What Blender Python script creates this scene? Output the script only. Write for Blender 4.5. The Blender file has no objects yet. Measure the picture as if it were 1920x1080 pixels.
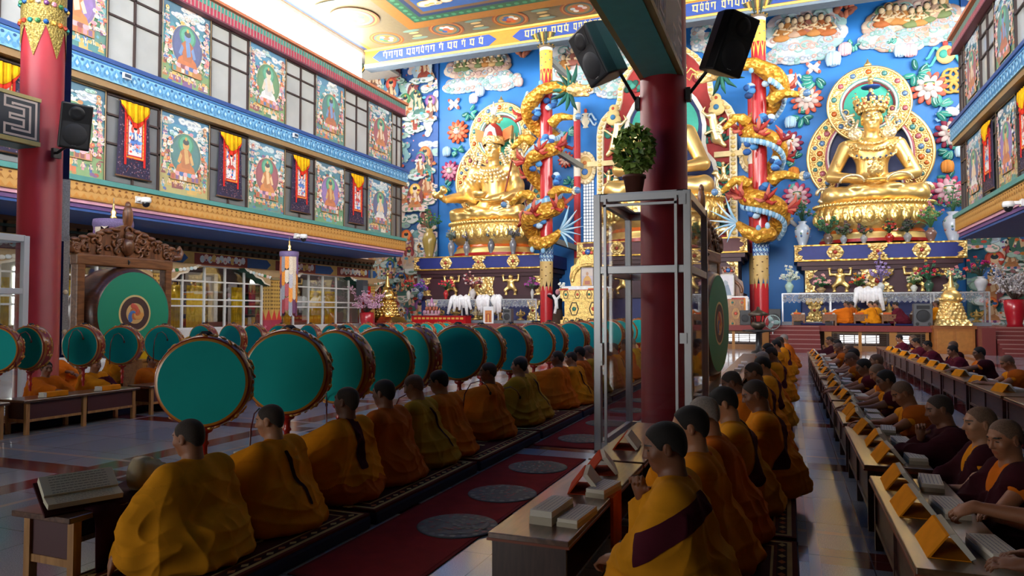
import bpy, bmesh, math, random
import numpy as np
from mathutils import Vector, Matrix, Euler
SC = bpy.context.scene
COL = SC.collection
PI = math.pi
R = math.radians
rnd = random.Random(7)
# ------------------------------------------------------------------ camera
FPX, YAW, PITCH, EYE = 1330.0, R(21.2), R(1.94), Vector((0, 0, 1.65))
_F = Vector((-math.sin(YAW), math.cos(YAW), 0)); _R = Vector((math.cos(YAW), math.sin(YAW), 0)); _Z = Vector((0, 0, 1))
_FW = _F * math.cos(PITCH) + _Z * math.sin(PITCH); _UP = _Z * math.cos(PITCH) - _F * math.sin(PITCH)
def at(px, py, X=None, Y=None, Z=None):
 """Point of the world seen at a photo pixel on one of the hall's planes (X, Y or Z constant)."""
 d = _FW + _R * ((px - 960) / FPX) + _UP * ((540 - py) / FPX)
 t = (X - EYE.x) / d.x if X is not None else (Y - EYE.y) / d.y if Y is not None else (Z - EYE.z) / d.z
 return EYE + d * t
def hexc(s):
 s = s.lstrip('#')
 o = []
 for i in (0, 2, 4):
  v = int(s[i:i + 2], 16) / 255
  o.append(v / 12.92 if v <= .04045 else ((v + .055) / 1.055) ** 2.4)
 return tuple(o)
# ------------------------------------------------------------------ materials
MATS = {}
def mat(name, base=None, rough=.5, metal=0., noise=None, bump=None, spec=None, coat=0., sheen=0., emit=None, trans=0., sss=0., alpha=None):
 """Procedural principled material; base None reads the colours laid into the mesh pattern (attribute Col)."""
 if name in MATS: return MATS[name]
 m = bpy.data.materials.new(name); m.use_nodes = True
 nt = m.node_tree; N = nt.nodes; L = nt.links
 b = N['Principled BSDF']
 b.inputs['Roughness'].default_value = rough; b.inputs['Metallic'].default_value = metal
 if spec is not None: b.inputs['Specular IOR Level'].default_value = spec
 b.inputs['Coat Weight'].default_value = coat; b.inputs['Coat Roughness'].default_value = .1
 b.inputs['Sheen Weight'].default_value = sheen
 if sss: b.inputs['Subsurface Weight'].default_value = sss; b.inputs['Subsurface Scale'].default_value = .01
 tc = N.new('ShaderNodeTexCoord')
 if base is None:
  a = N.new('ShaderNodeAttribute'); a.attribute_name = 'Col'; src = a.outputs['Color']
 else:
  r = N.new('ShaderNodeRGB'); r.outputs[0].default_value = (*base, 1); src = r.outputs[0]
 if noise:
  sc, amt = noise
  n = N.new('ShaderNodeTexNoise'); n.inputs['Scale'].default_value = sc; n.inputs['Detail'].default_value = 4
  L.new(tc.outputs['Object'], n.inputs['Vector'])
  mr = N.new('ShaderNodeMapRange'); mr.inputs[1].default_value = .25; mr.inputs[2].default_value = .75
  mr.inputs[3].default_value = 1 - amt; mr.inputs[4].default_value = 1 + amt
  L.new(n.outputs['Fac'], mr.inputs[0])
  mx = N.new('ShaderNodeVectorMath'); mx.operation = 'SCALE'
  L.new(src, mx.inputs[0]); L.new(mr.outputs[0], mx.inputs['Scale']); src = mx.outputs[0]
 L.new(src, b.inputs['Base Color'])
 if bump:
  sc, st = bump[0], bump[1]; kind = bump[2] if len(bump) > 2 else 'noise'
  if kind == 'voronoi':
   n = N.new('ShaderNodeTexVoronoi'); o = n.outputs['Distance']
  elif kind == 'wave':
   n = N.new('ShaderNodeTexWave'); n.inputs['Distortion'].default_value = 6; o = n.outputs['Fac']
  else:
   n = N.new('ShaderNodeTexNoise'); n.inputs['Detail'].default_value = 3; o = n.outputs['Fac']
  n.inputs['Scale'].default_value = sc
  L.new(tc.outputs['Object'], n.inputs['Vector'])
  bp = N.new('ShaderNodeBump'); bp.inputs['Strength'].default_value = st; bp.inputs['Distance'].default_value = bump[3] if len(bump) > 3 else .02
  L.new(o, bp.inputs['Height']); L.new(bp.outputs[0], b.inputs['Normal'])
 if emit:
  b.inputs['Emission Color'].default_value = (*emit[0], 1); b.inputs['Emission Strength'].default_value = emit[1]
 MATS[name] = m
 return m
def glass_mat(name, tint=(1, 1, 1), gloss=.12, rough=.02):
 if name in MATS: return MATS[name]
 m = bpy.data.materials.new(name); m.use_nodes = True
 nt = m.node_tree; N = nt.nodes; L = nt.links
 N.remove(N['Principled BSDF'])
 t = N.new('ShaderNodeBsdfTransparent'); t.inputs[0].default_value = (*tint, 1)
 g = N.new('ShaderNodeBsdfGlossy'); g.inputs['Roughness'].default_value = rough
 lw = N.new('ShaderNodeLayerWeight'); lw.inputs['Blend'].default_value = .25
 mr = N.new('ShaderNodeMapRange'); mr.inputs[3].default_value = gloss * .4; mr.inputs[4].default_value = min(1, gloss * 4)
 L.new(lw.outputs['Facing'], mr.inputs[0])
 x = N.new('ShaderNodeMixShader'); L.new(mr.outputs[0], x.inputs[0]); L.new(t.outputs[0], x.inputs[1]); L.new(g.outputs[0], x.inputs[2])
 L.new(x.outputs[0], N['Material Output'].inputs[0])
 MATS[name] = m
 return m
PAINT = mat('painted_surface', None, .55, noise=(6, .08))
RELIEF = mat('painted_plaster_relief', None, .62, noise=(3, .12), bump=(9, .3), spec=.3)
LACQ = mat('lacquered_paint', None, .25, coat=.3, noise=(14, .06))
CLOTH = mat('woven_cloth', None, .9, noise=(7, .16), bump=(160, .25, 'noise', .003), spec=.12)
BROCADE = mat('brocade', None, .6, noise=(40, .35), bump=(90, .3, 'noise', .004))
GOLD = mat('polished_gilt', (.98, .68, .24), .36, .82, noise=(2.2, .1), bump=(2.2, .10, 'noise', .08))
GILT = mat('carved_gilt', (.98, .70, .28), .4, .75, noise=(5, .15), bump=(7, .7, 'voronoi', .08))
GILTS = mat('fine_carved_gilt', (.66, .45, .15), .38, .9, noise=(9, .4), bump=(26, .7, 'voronoi', .02))
GOLDP = mat('gold_paint', None, .38, .55, noise=(5, .12), bump=(5, .8, 'voronoi', .06))
BRASS = mat('brass', (.78, .56, .2), .25, 1., noise=(20, .2))
SILVER = mat('silvered_metal', (.75, .75, .74), .28, 1., bump=(30, .3, 'noise', .01))
ALU = mat('anodised_aluminium', (.50, .51, .52), .38, .75, noise=(3, .04))
BLACKP = mat('black_plastic', (.012, .012, .013), .42, bump=(250, .2, 'noise', .002))
GRILLE = mat('speaker_grille', (.02, .021, .023), .6, bump=(300, .5, 'voronoi', .003))
SKIN = mat('skin', None, .5, noise=(30, .07), sss=.06)
HAIR = mat('cropped_hair', None, .8, noise=(120, .3), bump=(200, .4, 'noise', .003))
PAPER = mat('printed_paper', None, .8)
GLASS = glass_mat('clear_glass', (.97, .98, .98), .10)
GLASSW = glass_mat('window_glass', (.93, .96, .96), .16)
def wood_mat(name, c1, c2, rough=.4, scale=6., axis='X', coat=.15):
 if name in MATS: return MATS[name]
 m = mat(name, c1, rough, coat=coat)
 nt = m.node_tree; N = nt.nodes; L = nt.links
 tc = N.new('ShaderNodeTexCoord'); mp = N.new('ShaderNodeMapping')
 st = {'X': (.12, 1, 1), 'Y': (1, .12, 1), 'Z': (1, 1, .12)}[axis]
 mp.inputs['Scale'].default_value = [s * scale for s in st]
 n = N.new('ShaderNodeTexNoise'); n.inputs['Scale'].default_value = 3; n.inputs['Detail'].default_value = 8; n.inputs['Distortion'].default_value = 1.2
 cr = N.new('ShaderNodeValToRGB'); cr.color_ramp.elements[0].color = (*c2, 1); cr.color_ramp.elements[1].color = (*c1, 1)
 cr.color_ramp.elements[0].position = .35; cr.color_ramp.elements[1].position = .62
 L.new(tc.outputs['Object'], mp.inputs[0]); L.new(mp.outputs[0], n.inputs['Vector']); L.new(n.outputs['Fac'], cr.inputs[0])
 L.new(cr.outputs[0], N['Principled BSDF'].inputs['Base Color'])
 return m
WOOD_Y = wood_mat('desk_top_wood', hexc('6b4a38'), hexc('4a3024'), .3, 7, 'Y', .4)
WOOD_L = wood_mat('pale_pine_wood', hexc('b98a55'), hexc('9a6c3c'), .45, 7, 'Z')
WOOD_O = wood_mat('oak_brown_wood', hexc('8a5a30'), hexc('6a4020'), .4, 5, 'Y')
WOOD_D = wood_mat('dark_stained_wood', hexc('4a2a22'), hexc('331a16'), .4, 6, 'Y')
WOOD_C = wood_mat('carved_walnut_wood', hexc('85522e'), hexc('54301a'), .35, 4, 'Z')
# ------------------------------------------------------------------ mesh builder
class MB:
 """Collects shapes into one mesh with a colour for every face."""
 def __init__(s):
  s.v = []; s.f = []; s.c = []; s.s = []; s.M = None; s.col = (.8, .8, .8)
 def add(s, vs, fs, col=None, smooth=False):
  o = len(s.v)
  if s.M is not None: vs = [s.M @ Vector(p) for p in vs]
  s.v += [tuple(p) for p in vs]
  col = col or s.col
  for f in fs:
   s.f.append([i + o for i in f]); s.c.append(col); s.s.append(smooth)
  return s
 def box(s, c, d, col=None, rz=0):
  x, y, z = d[0] / 2, d[1] / 2, d[2] / 2
  vs = [Vector((i, j, k)) for i in (-x, x) for j in (-y, y) for k in (-z, z)]
  if rz:
   m = Matrix.Rotation(rz, 3, 'Z'); vs = [m @ p for p in vs]
  vs = [p + Vector(c) for p in vs]
  return s.add(vs, [(0, 1, 3, 2), (4, 6, 7, 5), (0, 4, 5, 1), (2, 3, 7, 6), (0, 2, 6, 4), (1, 5, 7, 3)], col)
 def bx(s, x0, x1, y0, y1, z0, z1, col=None):
  return s.box(((x0 + x1) / 2, (y0 + y1) / 2, (z0 + z1) / 2), (x1 - x0, y1 - y0, z1 - z0), col)
 def lathe(s, prof, n=24, c=(0, 0, 0), col=None, cols=None, sy=1., axis='Z', a0=0, a1=2 * PI, smooth=True):
  full = abs(a1 - a0 - 2 * PI) < 1e-6
  m = n if full else n + 1
  vs = []
  for r, z in prof:
   for i in range(m):
    a = a0 + (a1 - a0) * i / n
    p = (r * math.cos(a), r * math.sin(a) * sy, z)
    if axis == 'X': p = (p[2], p[0], p[1])
    elif axis == 'Y': p = (p[0], p[2], p[1])
    vs.append((p[0] + c[0], p[1] + c[1], p[2] + c[2]))
  for k in range(len(prof) - 1):
   fs = []
   for i in range(n):
    j = (i + 1) % m
    q = (k * m + i, k * m + j, (k + 1) * m + j, (k + 1) * m + i)
    fs.append(q if axis != 'Y' else q[::-1])
   # faces added ring by ring so that every ring can have its own colour
   if k == 0: s.add(vs, fs, cols[0] if cols else col, smooth); off = len(s.v) - len(vs)
   else:
    cc = (cols[k] if cols else col) or s.col
    for f in fs:
     s.f.append([i + off for i in f]); s.c.append(cc); s.s.append(smooth)
  return s
 def cyl(s, p0, p1, r0, r1=None, n=12, col=None, smooth=True, cap=True):
  p0 = Vector(p0); p1 = Vector(p1); r1 = r0 if r1 is None else r1
  d = (p1 - p0).normalized()
  u = d.cross(Vector((0, 0, 1)) if abs(d.z) < .9 else Vector((1, 0, 0))).normalized(); w = d.cross(u)
  vs = [];
  for p, r in ((p0, r0), (p1, r1)):
   for i in range(n):
    a = 2 * PI * i / n; vs.append(p + u * (r * math.cos(a)) + w * (r * math.sin(a)))
  fs = [(i, i + n, (i + 1) % n + n, (i + 1) % n) for i in range(n)]
  s.add(vs, fs, col, smooth)
  if cap:
   o = len(s.v) - 2 * n
   for f in ([o + i for i in range(n)], [o + n + i for i in range(n)][::-1]):
    s.f.append(f); s.c.append(col or s.col); s.s.append(False)
  return s
 def tube(s, path, r, n=8, col=None, cap=True, cols=None, sq=1.):
  """Tube along a path; r a number or a list per point."""
  P = [Vector(p) for p in path]; m = len(P)
  rs = r if isinstance(r, (list, tuple)) else [r] * m
  T = [(P[min(i + 1, m - 1)] - P[max(i - 1, 0)]).normalized() for i in range(m)]
  u = T[0].cross(Vector((0, 0, 1)) if abs(T[0].z) < .9 else Vector((1, 0, 0))).normalized()
  vs = []
  for i in range(m):
   u = (u - T[i] * u.dot(T[i])).normalized(); w = T[i].cross(u)
   for k in range(n):
    a = 2 * PI * k / n; vs.append(P[i] + u * (rs[i] * math.cos(a)) + w * (rs[i] * sq * math.sin(a)))
  fs = [(i * n + k, i * n + (k + 1) % n, (i + 1) * n + (k + 1) % n, (i + 1) * n + k) for i in range(m - 1) for k in range(n)]
  s.add(vs, fs, col, True)
  if cols:
   b = len(s.c) - len(fs)
   for j in range(len(fs)): s.c[b + j] = cols(j // n / (m - 1), j % n)
  if cap:
   o = len(s.v) - n * m
   for f in ([o + i for i in range(n)][::-1], [o + n * (m - 1) + i for i in range(n)]):
    s.f.append(f); s.c.append(col or s.col); s.s.append(True)
  return s
 def ell(s, c, r, col=None, n=12, m=8, rot=None):
  vs = [(0, 0, 1)]
  for j in range(1, m):
   b = PI * j / m
   for i in range(n):
    a = 2 * PI * i / n; vs.append((math.sin(b) * math.cos(a), math.sin(b) * math.sin(a), math.cos(b)))
  vs.append((0, 0, -1))
  if isinstance(r, (int, float)): r = (r, r, r)
  rm = (Euler(rot).to_matrix() if not isinstance(rot, Matrix) else rot) if rot is not None else Matrix.Identity(3)
  vs = [rm @ Vector((p[0] * r[0], p[1] * r[1], p[2] * r[2])) + Vector(c) for p in vs]
  fs = [(0, 1 + i, 1 + (i + 1) % n) for i in range(n)]
  for j in range(m - 2):
   fs += [(1 + j * n + i, 1 + (j + 1) * n + i, 1 + (j + 1) * n + (i + 1) % n, 1 + j * n + (i + 1) % n) for i in range(n)]
  b = 1 + (m - 2) * n
  fs += [(b + i, b + n, b + (i + 1) % n) for i in range(n)]
  return s.add(vs, fs, col, True)
 def prism(s, poly, d0, d1, axis='Y', col=None, smooth=False, side=None):
  """Polygon extruded along an axis: poly in the other two coordinates."""
  n = len(poly)
  def q(p, d): return (p[0], d, p[1]) if axis == 'Y' else (d, p[0], p[1]) if axis == 'X' else (p[0], p[1], d)
  vs = [q(p, d0) for p in poly] + [q(p, d1) for p in poly]
  s.add(vs, [list(range(n)), list(range(2 * n - 1, n - 1, -1))], col)
  o = len(s.v) - 2 * n
  for i in range(n):
   s.f.append([o + i, o + n + i, o + n + (i + 1) % n, o + (i + 1) % n]); s.c.append(side or col or s.col); s.s.append(smooth)
  return s
 def strip(s, inner, outer, d0, d1, axis='Y', col=None, closed=False):
  """Band between two outlines of equal length, extruded."""
  n = len(inner); m = n if closed else n - 1
  for i in range(m):
   j = (i + 1) % n
   s.prism([inner[i], outer[i], outer[j], inner[j]], d0, d1, axis, col)
  return s
 def quad(s, a, b, c, d, col=None):
  return s.add([a, b, c, d], [(0, 1, 2, 3)], col)
 def build(s, name, material, parent=None, loc=None, bev=0, rot=None):
  me = bpy.data.meshes.new(name)
  me.from_pydata(s.v, [], s.f)
  me.polygons.foreach_set('use_smooth', s.s)
  at_ = me.attributes.new('Col', 'FLOAT_COLOR', 'FACE')
  at_.data.foreach_set('color', [x for c in s.c for x in (c[0], c[1], c[2], 1.)])
  return link(name, me, material, parent, loc, rot, bev)
def link(name, me, material, parent=None, loc=None, rot=None, bev=0):
 o = bpy.data.objects.new(name, me); COL.objects.link(o)
 if material is not None: me.materials.append(material)
 if parent is not None: o.parent = parent
 if loc is not None: o.location = loc
 if rot is not None: o.rotation_euler = rot
 if bev:
  b = o.modifiers.new('soft_edges', 'BEVEL'); b.width = bev; b.segments = 2; b.limit_method = 'ANGLE'
 return o
def thing(name, label, cat, loc=(0, 0, 0), rz=0., group=None):
 o = bpy.data.objects.new(name, None); COL.objects.link(o)
 o.location = loc; o.rotation_euler = (0, 0, rz); o.empty_display_size = .1
 o['label'] = label; o['category'] = cat
 if group: o['group'] = group
 return o
def tag(o, label, cat, group=None, kind=None):
 o['label'] = label; o['category'] = cat
 if group: o['group'] = group
 if kind: o['kind'] = kind
 return o
def struct(o, label=None, cat=None):
 o['kind'] = 'structure'
 if label: o['label'] = label
 if cat: o['category'] = cat
 return o
def kids(o): return [c for c in list(COL.objects) if c.parent == o] if o.name not in KIDS else KIDS[o.name]
KIDS = {}
def dup(root, loc=None, rz=None, label=None, group=None, scale=None, recol=None):
 """Copy of a thing with copies of its parts and sub-parts (mesh data shared)."""
 def rec(o, par):
  c = o.copy(); COL.objects.link(c)
  if par is not None: c.parent = par
  if recol and c.type == 'MESH' and recol.get(o.name.split('.')[0]):
   c.material_slots[0].link = 'OBJECT'; c.material_slots[0].material = recol[o.name.split('.')[0]]
  for ch in o.children: rec(ch, c)
  return c
 r = rec(root, None)
 if loc is not None: r.location = loc
 if rz is not None: r.rotation_euler = (0, 0, rz)
 if scale is not None: r.scale = (scale,) * 3 if isinstance(scale, (int, float)) else scale
 if label: r['label'] = label
 if group: r['group'] = group
 return r
ORD = ['first', 'second', 'third', 'fourth', 'fifth', 'sixth', 'seventh', 'eighth', 'ninth', 'tenth', 'eleventh', 'twelfth', 'thirteenth',
       'fourteenth', 'fifteenth', 'sixteenth', 'seventeenth', 'eighteenth', 'nineteenth', 'twentieth', 'twenty-first', 'twenty-second', 'twenty-third',
       'twenty-fourth', 'twenty-fifth', 'twenty-sixth', 'twenty-seventh', 'twenty-eighth', 'twenty-ninth', 'thirtieth']
# ------------------------------------------------------------------ smooth solid modelling (distance field, then surface nets)
def _sub(ax, lo, hi):
 a = [max(0, int(np.searchsorted(ax[i], lo[i])) - 1) for i in range(3)]
 b = [min(len(ax[i]), int(np.searchsorted(ax[i], hi[i])) + 1) for i in range(3)]
 return a, b
def solid(prims, res, k=.03):
 """prims: ('c', p0, p1, r0, r1, opts) tapered capsule; ('e', centre, radii, rot or None, opts) ellipsoid. Returns vertices, quads."""
 los, his = [], []
 for p in prims:
  if p[-1].get('sub'): continue
  if p[0] == 'c':
   r = max(p[3], p[4]); a = np.array([p[1], p[2]]); los.append(a.min(0) - r); his.append(a.max(0) + r)
  else:
   r = max(p[2]) if p[3] is not None else np.array(p[2]); los.append(np.array(p[1]) - r); his.append(np.array(p[1]) + r)
 lo = np.min(los, 0) - res * 3 - k * .3; hi = np.max(his, 0) + res * 3 + k * .3
 ax = [np.arange(lo[i], hi[i] + res, res, dtype=np.float32) for i in range(3)]
 F = np.full([len(a) for a in ax], 10., np.float32)
 for p in prims:
  o = p[-1]; kk = o.get('k', k); mg = kk + 2.5 * res
  if p[0] == 'c':
   p0 = np.array(p[1], np.float32); p1 = np.array(p[2], np.float32); r = max(p[3], p[4])
   a, b = _sub(ax, np.minimum(p0, p1) - r - mg, np.maximum(p0, p1) + r + mg)
  else:
   c = np.array(p[1], np.float32); r = max(p[2]) if p[3] is not None else np.array(p[2])
   a, b = _sub(ax, c - r - mg, c + r + mg)
  if any(b[i] - a[i] < 1 for i in range(3)): continue
  sl = tuple(slice(a[i], b[i]) for i in range(3))
  X = ax[0][sl[0]][:, None, None]; Y = ax[1][sl[1]][None, :, None]; Z = ax[2][sl[2]][None, None, :]
  if p[0] == 'c':
   d = p1 - p0; dd = float(d @ d) + 1e-12
   t = np.clip(((X - p0[0]) * d[0] + (Y - p0[1]) * d[1] + (Z - p0[2]) * d[2]) / dd, 0, 1)
   D = np.sqrt((X - p0[0] - t * d[0]) ** 2 + (Y - p0[1] - t * d[1]) ** 2 + (Z - p0[2] - t * d[2]) ** 2) - (p[3] + t * (p[4] - p[3]))
  else:
   x, y, z = X - c[0], Y - c[1], Z - c[2]
   if p[3] is not None:
    m = np.array(p[3], np.float32).T
    x, y, z = m[0, 0] * x + m[0, 1] * y + m[0, 2] * z, m[1, 0] * x + m[1, 1] * y + m[1, 2] * z, m[2, 0] * x + m[2, 1] * y + m[2, 2] * z
   rr = p[2]
   k0 = np.sqrt((x / rr[0]) ** 2 + (y / rr[1]) ** 2 + (z / rr[2]) ** 2) + 1e-6
   k1 = np.sqrt((x / rr[0] ** 2) ** 2 + (y / rr[1] ** 2) ** 2 + (z / rr[2] ** 2) ** 2) + 1e-6
   D = k0 * (k0 - 1) / k1
  G = F[sl]
  if o.get('sub'):
   D = -D; h = np.maximum(kk - np.abs(G - D), 0) / kk; F[sl] = np.maximum(G, D) + h * h * kk * .25
  else:
   h = np.maximum(kk - np.abs(G - D), 0) / kk; F[sl] = np.minimum(G, D) - h * h * kk * .25
 return nets(F, lo, res)
def nets(F, lo, res):
 S = F < 0
 n = np.array(F.shape)
 cnt = np.zeros(n - 1, np.int8)
 off = [(i, j, l) for i in (0, 1) for j in (0, 1) for l in (0, 1)]
 for i, j, l in off: cnt += S[i:n[0] - 1 + i, j:n[1] - 1 + j, l:n[2] - 1 + l]
 act = np.argwhere((cnt > 0) & (cnt < 8))
 idx = np.full(n - 1, -1, np.int32); idx[tuple(act.T)] = np.arange(len(act))
 val = np.stack([F[act[:, 0] + i, act[:, 1] + j, act[:, 2] + l] for i, j, l in off], 1)
 acc = np.zeros((len(act), 3)); num = np.zeros((len(act), 1))
 for a in range(8):
  for b in range(a + 1, 8):
   da = np.array(off[a]); db = np.array(off[b])
   if np.abs(da - db).sum() != 1: continue
   va, vb = val[:, a], val[:, b]; m = (va < 0) != (vb < 0)
   t = np.where(m, va / np.where(m, va - vb, 1), 0)[:, None]
   acc += np.where(m[:, None], da + t * (db - da), 0); num += m[:, None]
 V = (act + acc / np.maximum(num, 1)) * res + lo
 Q = []
 for a in range(3):
  b, c = (a + 1) % 3, (a + 2) % 3
  s0 = [slice(None)] * 3; s1 = [slice(None)] * 3
  s0[a] = slice(0, -1); s1[a] = slice(1, None)
  A = S[tuple(s0)]; B = S[tuple(s1)]
  e = np.argwhere(A != B)
  e = e[(e[:, b] > 0) & (e[:, c] > 0) & (e[:, b] < n[b] - 1) & (e[:, c] < n[c] - 1)]
  if not len(e): continue
  inv = A[tuple(e.T)]
  def g(db, dc):
   q = e.copy(); q[:, b] -= db; q[:, c] -= dc; return idx[tuple(q.T)]
  q = np.stack([g(1, 1), g(0, 1), g(0, 0), g(1, 0)], 1)
  q[~inv] = q[~inv][:, ::-1]
  Q.append(q)
 Q = np.concatenate(Q)
 return V, Q[(Q >= 0).all(1)]
def vnormals(V, Q):
 a = V[Q[:, 2]] - V[Q[:, 0]]; b = V[Q[:, 3]] - V[Q[:, 1]]
 fn = np.cross(a, b); N = np.zeros_like(V)
 for i in range(4): np.add.at(N, Q[:, i], fn)
 return N / (np.linalg.norm(N, axis=1, keepdims=True) + 1e-12)
def relax(V, Q, it=2, lam=.5):
 for _ in range(it):
  A = np.zeros_like(V); n = np.zeros((len(V), 1))
  for i in range(4):
   for j in (1, 3):
    np.add.at(A, Q[:, i], V[Q[:, (i + j) % 4]]); np.add.at(n, Q[:, i], 1)
  V = V + lam * (A / np.maximum(n, 1) - V)
 return V
def np_obj(name, V, Q, material, parent=None, col=(.8, .8, .8), cols=None, loc=None, rot=None):
 """Mesh object from arrays; cols: (n_faces, 3) array or one colour."""
 me = bpy.data.meshes.new(name)
 me.from_pydata(V.tolist(), [], Q.tolist())
 me.polygons.foreach_set('use_smooth', [True] * len(Q))
 a = me.attributes.new('Col', 'FLOAT_COLOR', 'FACE')
 c = np.ones((len(Q), 4)); c[:, :3] = cols if cols is not None else col
 a.data.foreach_set('color', c.ravel())
 return link(name, me, material, parent, loc, rot)
def C_(p0, p1, r0, r1=None, **o): return ('c', tuple(p0), tuple(p1), r0, r0 if r1 is None else r1, o)
def E_(c, r, rot=None, **o): return ('e', tuple(c), tuple(r) if not isinstance(r, (int, float)) else (r, r, r), None if rot is None else np.array(Euler(rot).to_matrix()) if not isinstance(rot, np.ndarray) else rot, o)
def moved(prims, M):
 """Prims under a rigid transform with uniform scale (Matrix 4x4)."""
 s = M.to_scale()[0]; r3 = np.array(M.to_3x3()) / s; out = []
 for p in prims:
  o = dict(p[-1])
  if 'k' in o: o['k'] *= s
  if p[0] == 'c': out.append(('c', tuple(M @ Vector(p[1])), tuple(M @ Vector(p[2])), p[3] * s, p[4] * s, o))
  else: out.append(('e', tuple(M @ Vector(p[1])), tuple(x * s for x in p[2]), r3 if p[3] is None else r3 @ p[3], o))
 return out
def waves(P, seed, n=5, f=1.):
 """Smooth pseudo-noise from a few random sine waves."""
 g = np.random.RandomState(seed); o = 0
 for _ in range(n):
  d = g.normal(size=3); d *= f * g.uniform(.6, 1.5) / np.linalg.norm(d)
  o = o + np.sin(P @ d * 2 * PI + g.uniform(0, 6.28))
 return o / n
# ================================================================== flat painted pictures
class Pict:
 """Painted shapes on a plane, one colour each, laid one over the other as coats of paint."""
 def __init__(s, mb, O, U, V, step=.0001):
  s.mb = mb; s.O = Vector(O); s.U = Vector(U).normalized(); s.V = Vector(V).normalized(); s.N = s.U.cross(s.V); s.z = 0.; s.st = step; s.clip = None; s.fade = 0
 def poly(s, pts, col):
  s.z += s.st
  if s.clip: pts = [(min(max(x, 0), s.clip[0]), min(max(y, 0), s.clip[1])) for x, y in pts]
  if s.fade: col = tuple(c * (1 - s.fade) + b * s.fade for c, b in zip(col, (.60, .58, .50)))
  s.mb.add([s.O + s.U * x + s.V * y + s.N * s.z for x, y in pts], [tuple(range(len(pts)))], col)
 def rect(s, x0, y0, x1, y1, col): s.poly([(x0, y0), (x1, y0), (x1, y1), (x0, y1)], col)
 def disc(s, x, y, r, col, ry=None, n=12, a0=0., a1=2 * PI):
  ry = r if ry is None else ry
  m = n if a1 - a0 > 6.28 else n + 1
  s.poly([(x + r * math.cos(a0 + (a1 - a0) * i / n), y + ry * math.sin(a0 + (a1 - a0) * i / n)) for i in range(m)], col)
 def cloud(s, x, y, w, h, col, rim, g, n=6):
  pts = [(x + w * (g.random() - .5), y + h * (g.random() - .5) * .6, (.16 + .16 * g.random()) * w) for _ in range(n)]
  for a, b, r in pts: s.disc(a, b, r, rim, r * .62, 10)
  for a, b, r in pts: s.disc(a, b, r * .84, col, r * .5, 10)
  for a, b, r in pts[:3]: s.disc(a + r * .2, b - r * .1, r * .4, rim, r * .22, 8)
 def flower(s, x, y, r, col, mid, g):
  for k in range(6):
   a = k * PI / 3; s.disc(x + r * .6 * math.cos(a), y + r * .6 * math.sin(a), r * .42, col, None, 6)
  s.disc(x, y, r * .4, mid, None, 6)
 def figure(s, x, y, h, robe, skin, halo, g, lotus=True, stand=False):
  """Seated or standing robed figure with a halo, y = base."""
  w = h * .62
  if halo: s.disc(x, y + h * .80, h * .25, halo, None, 14); s.disc(x, y + h * .80, h * .20, tuple(min(1, c * 1.5 + .03) for c in halo), None, 14)
  if lotus:
   for k in range(5): s.disc(x + (k - 2) * w * .2, y + h * .05, w * .13, g.choice(PAL) if k % 2 else hexc('e8a8b0'), h * .06, 7)
  if stand:
   s.poly([(x - w * .2, y + h * .06), (x + w * .2, y + h * .06), (x + w * .17, y + h * .7), (x - w * .17, y + h * .7)], robe)
  else:
   s.poly([(x - w * .5, y + h * .1), (x + w * .5, y + h * .1), (x + w * .42, y + h * .24), (x + w * .2, y + h * .34), (x - w * .2, y + h * .34), (x - w * .42, y + h * .24)], robe)
  s.poly([(x - w * .2, y + h * .2), (x + w * .2, y + h * .2), (x + w * .3, y + h * .58), (x + w * .14, y + h * .68), (x - w * .14, y + h * .68), (x - w * .3, y + h * .58)], tuple(c * .8 for c in robe))
  s.poly([(x - w * .02, y + h * .3), (x + w * .18, y + h * .36), (x + w * .1, y + h * .66), (x - w * .1, y + h * .66)], skin)
  s.disc(x, y + h * .78, h * .105, skin, h * .125, 10)
  s.disc(x, y + h * .86, h * .10, hexc('22303c'), h * .075, 10)
  s.disc(x, y + h * .94, h * .04, hexc('d8a040'), h * .05, 6)
  for sg in (-1, 1): s.poly([(x + sg * w * .28, y + h * .58), (x + sg * w * .42, y + h * .34), (x + sg * w * .3, y + h * .3), (x + sg * w * .18, y + h * .5)], skin)
PAL = [hexc(c) for c in ('d86a28', 'b8402a', '2f8a86', '3f7a4a', '2a62a8', 'e0b050', 'e6dcc8', '7a4a86', 'd890a0', '5aa8c0', 'c07830', '8a3038')]
PALE = [hexc(c) for c in ('f2efe6', 'e4ecec', 'f0d8d0', 'cfe4e6')]
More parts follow.
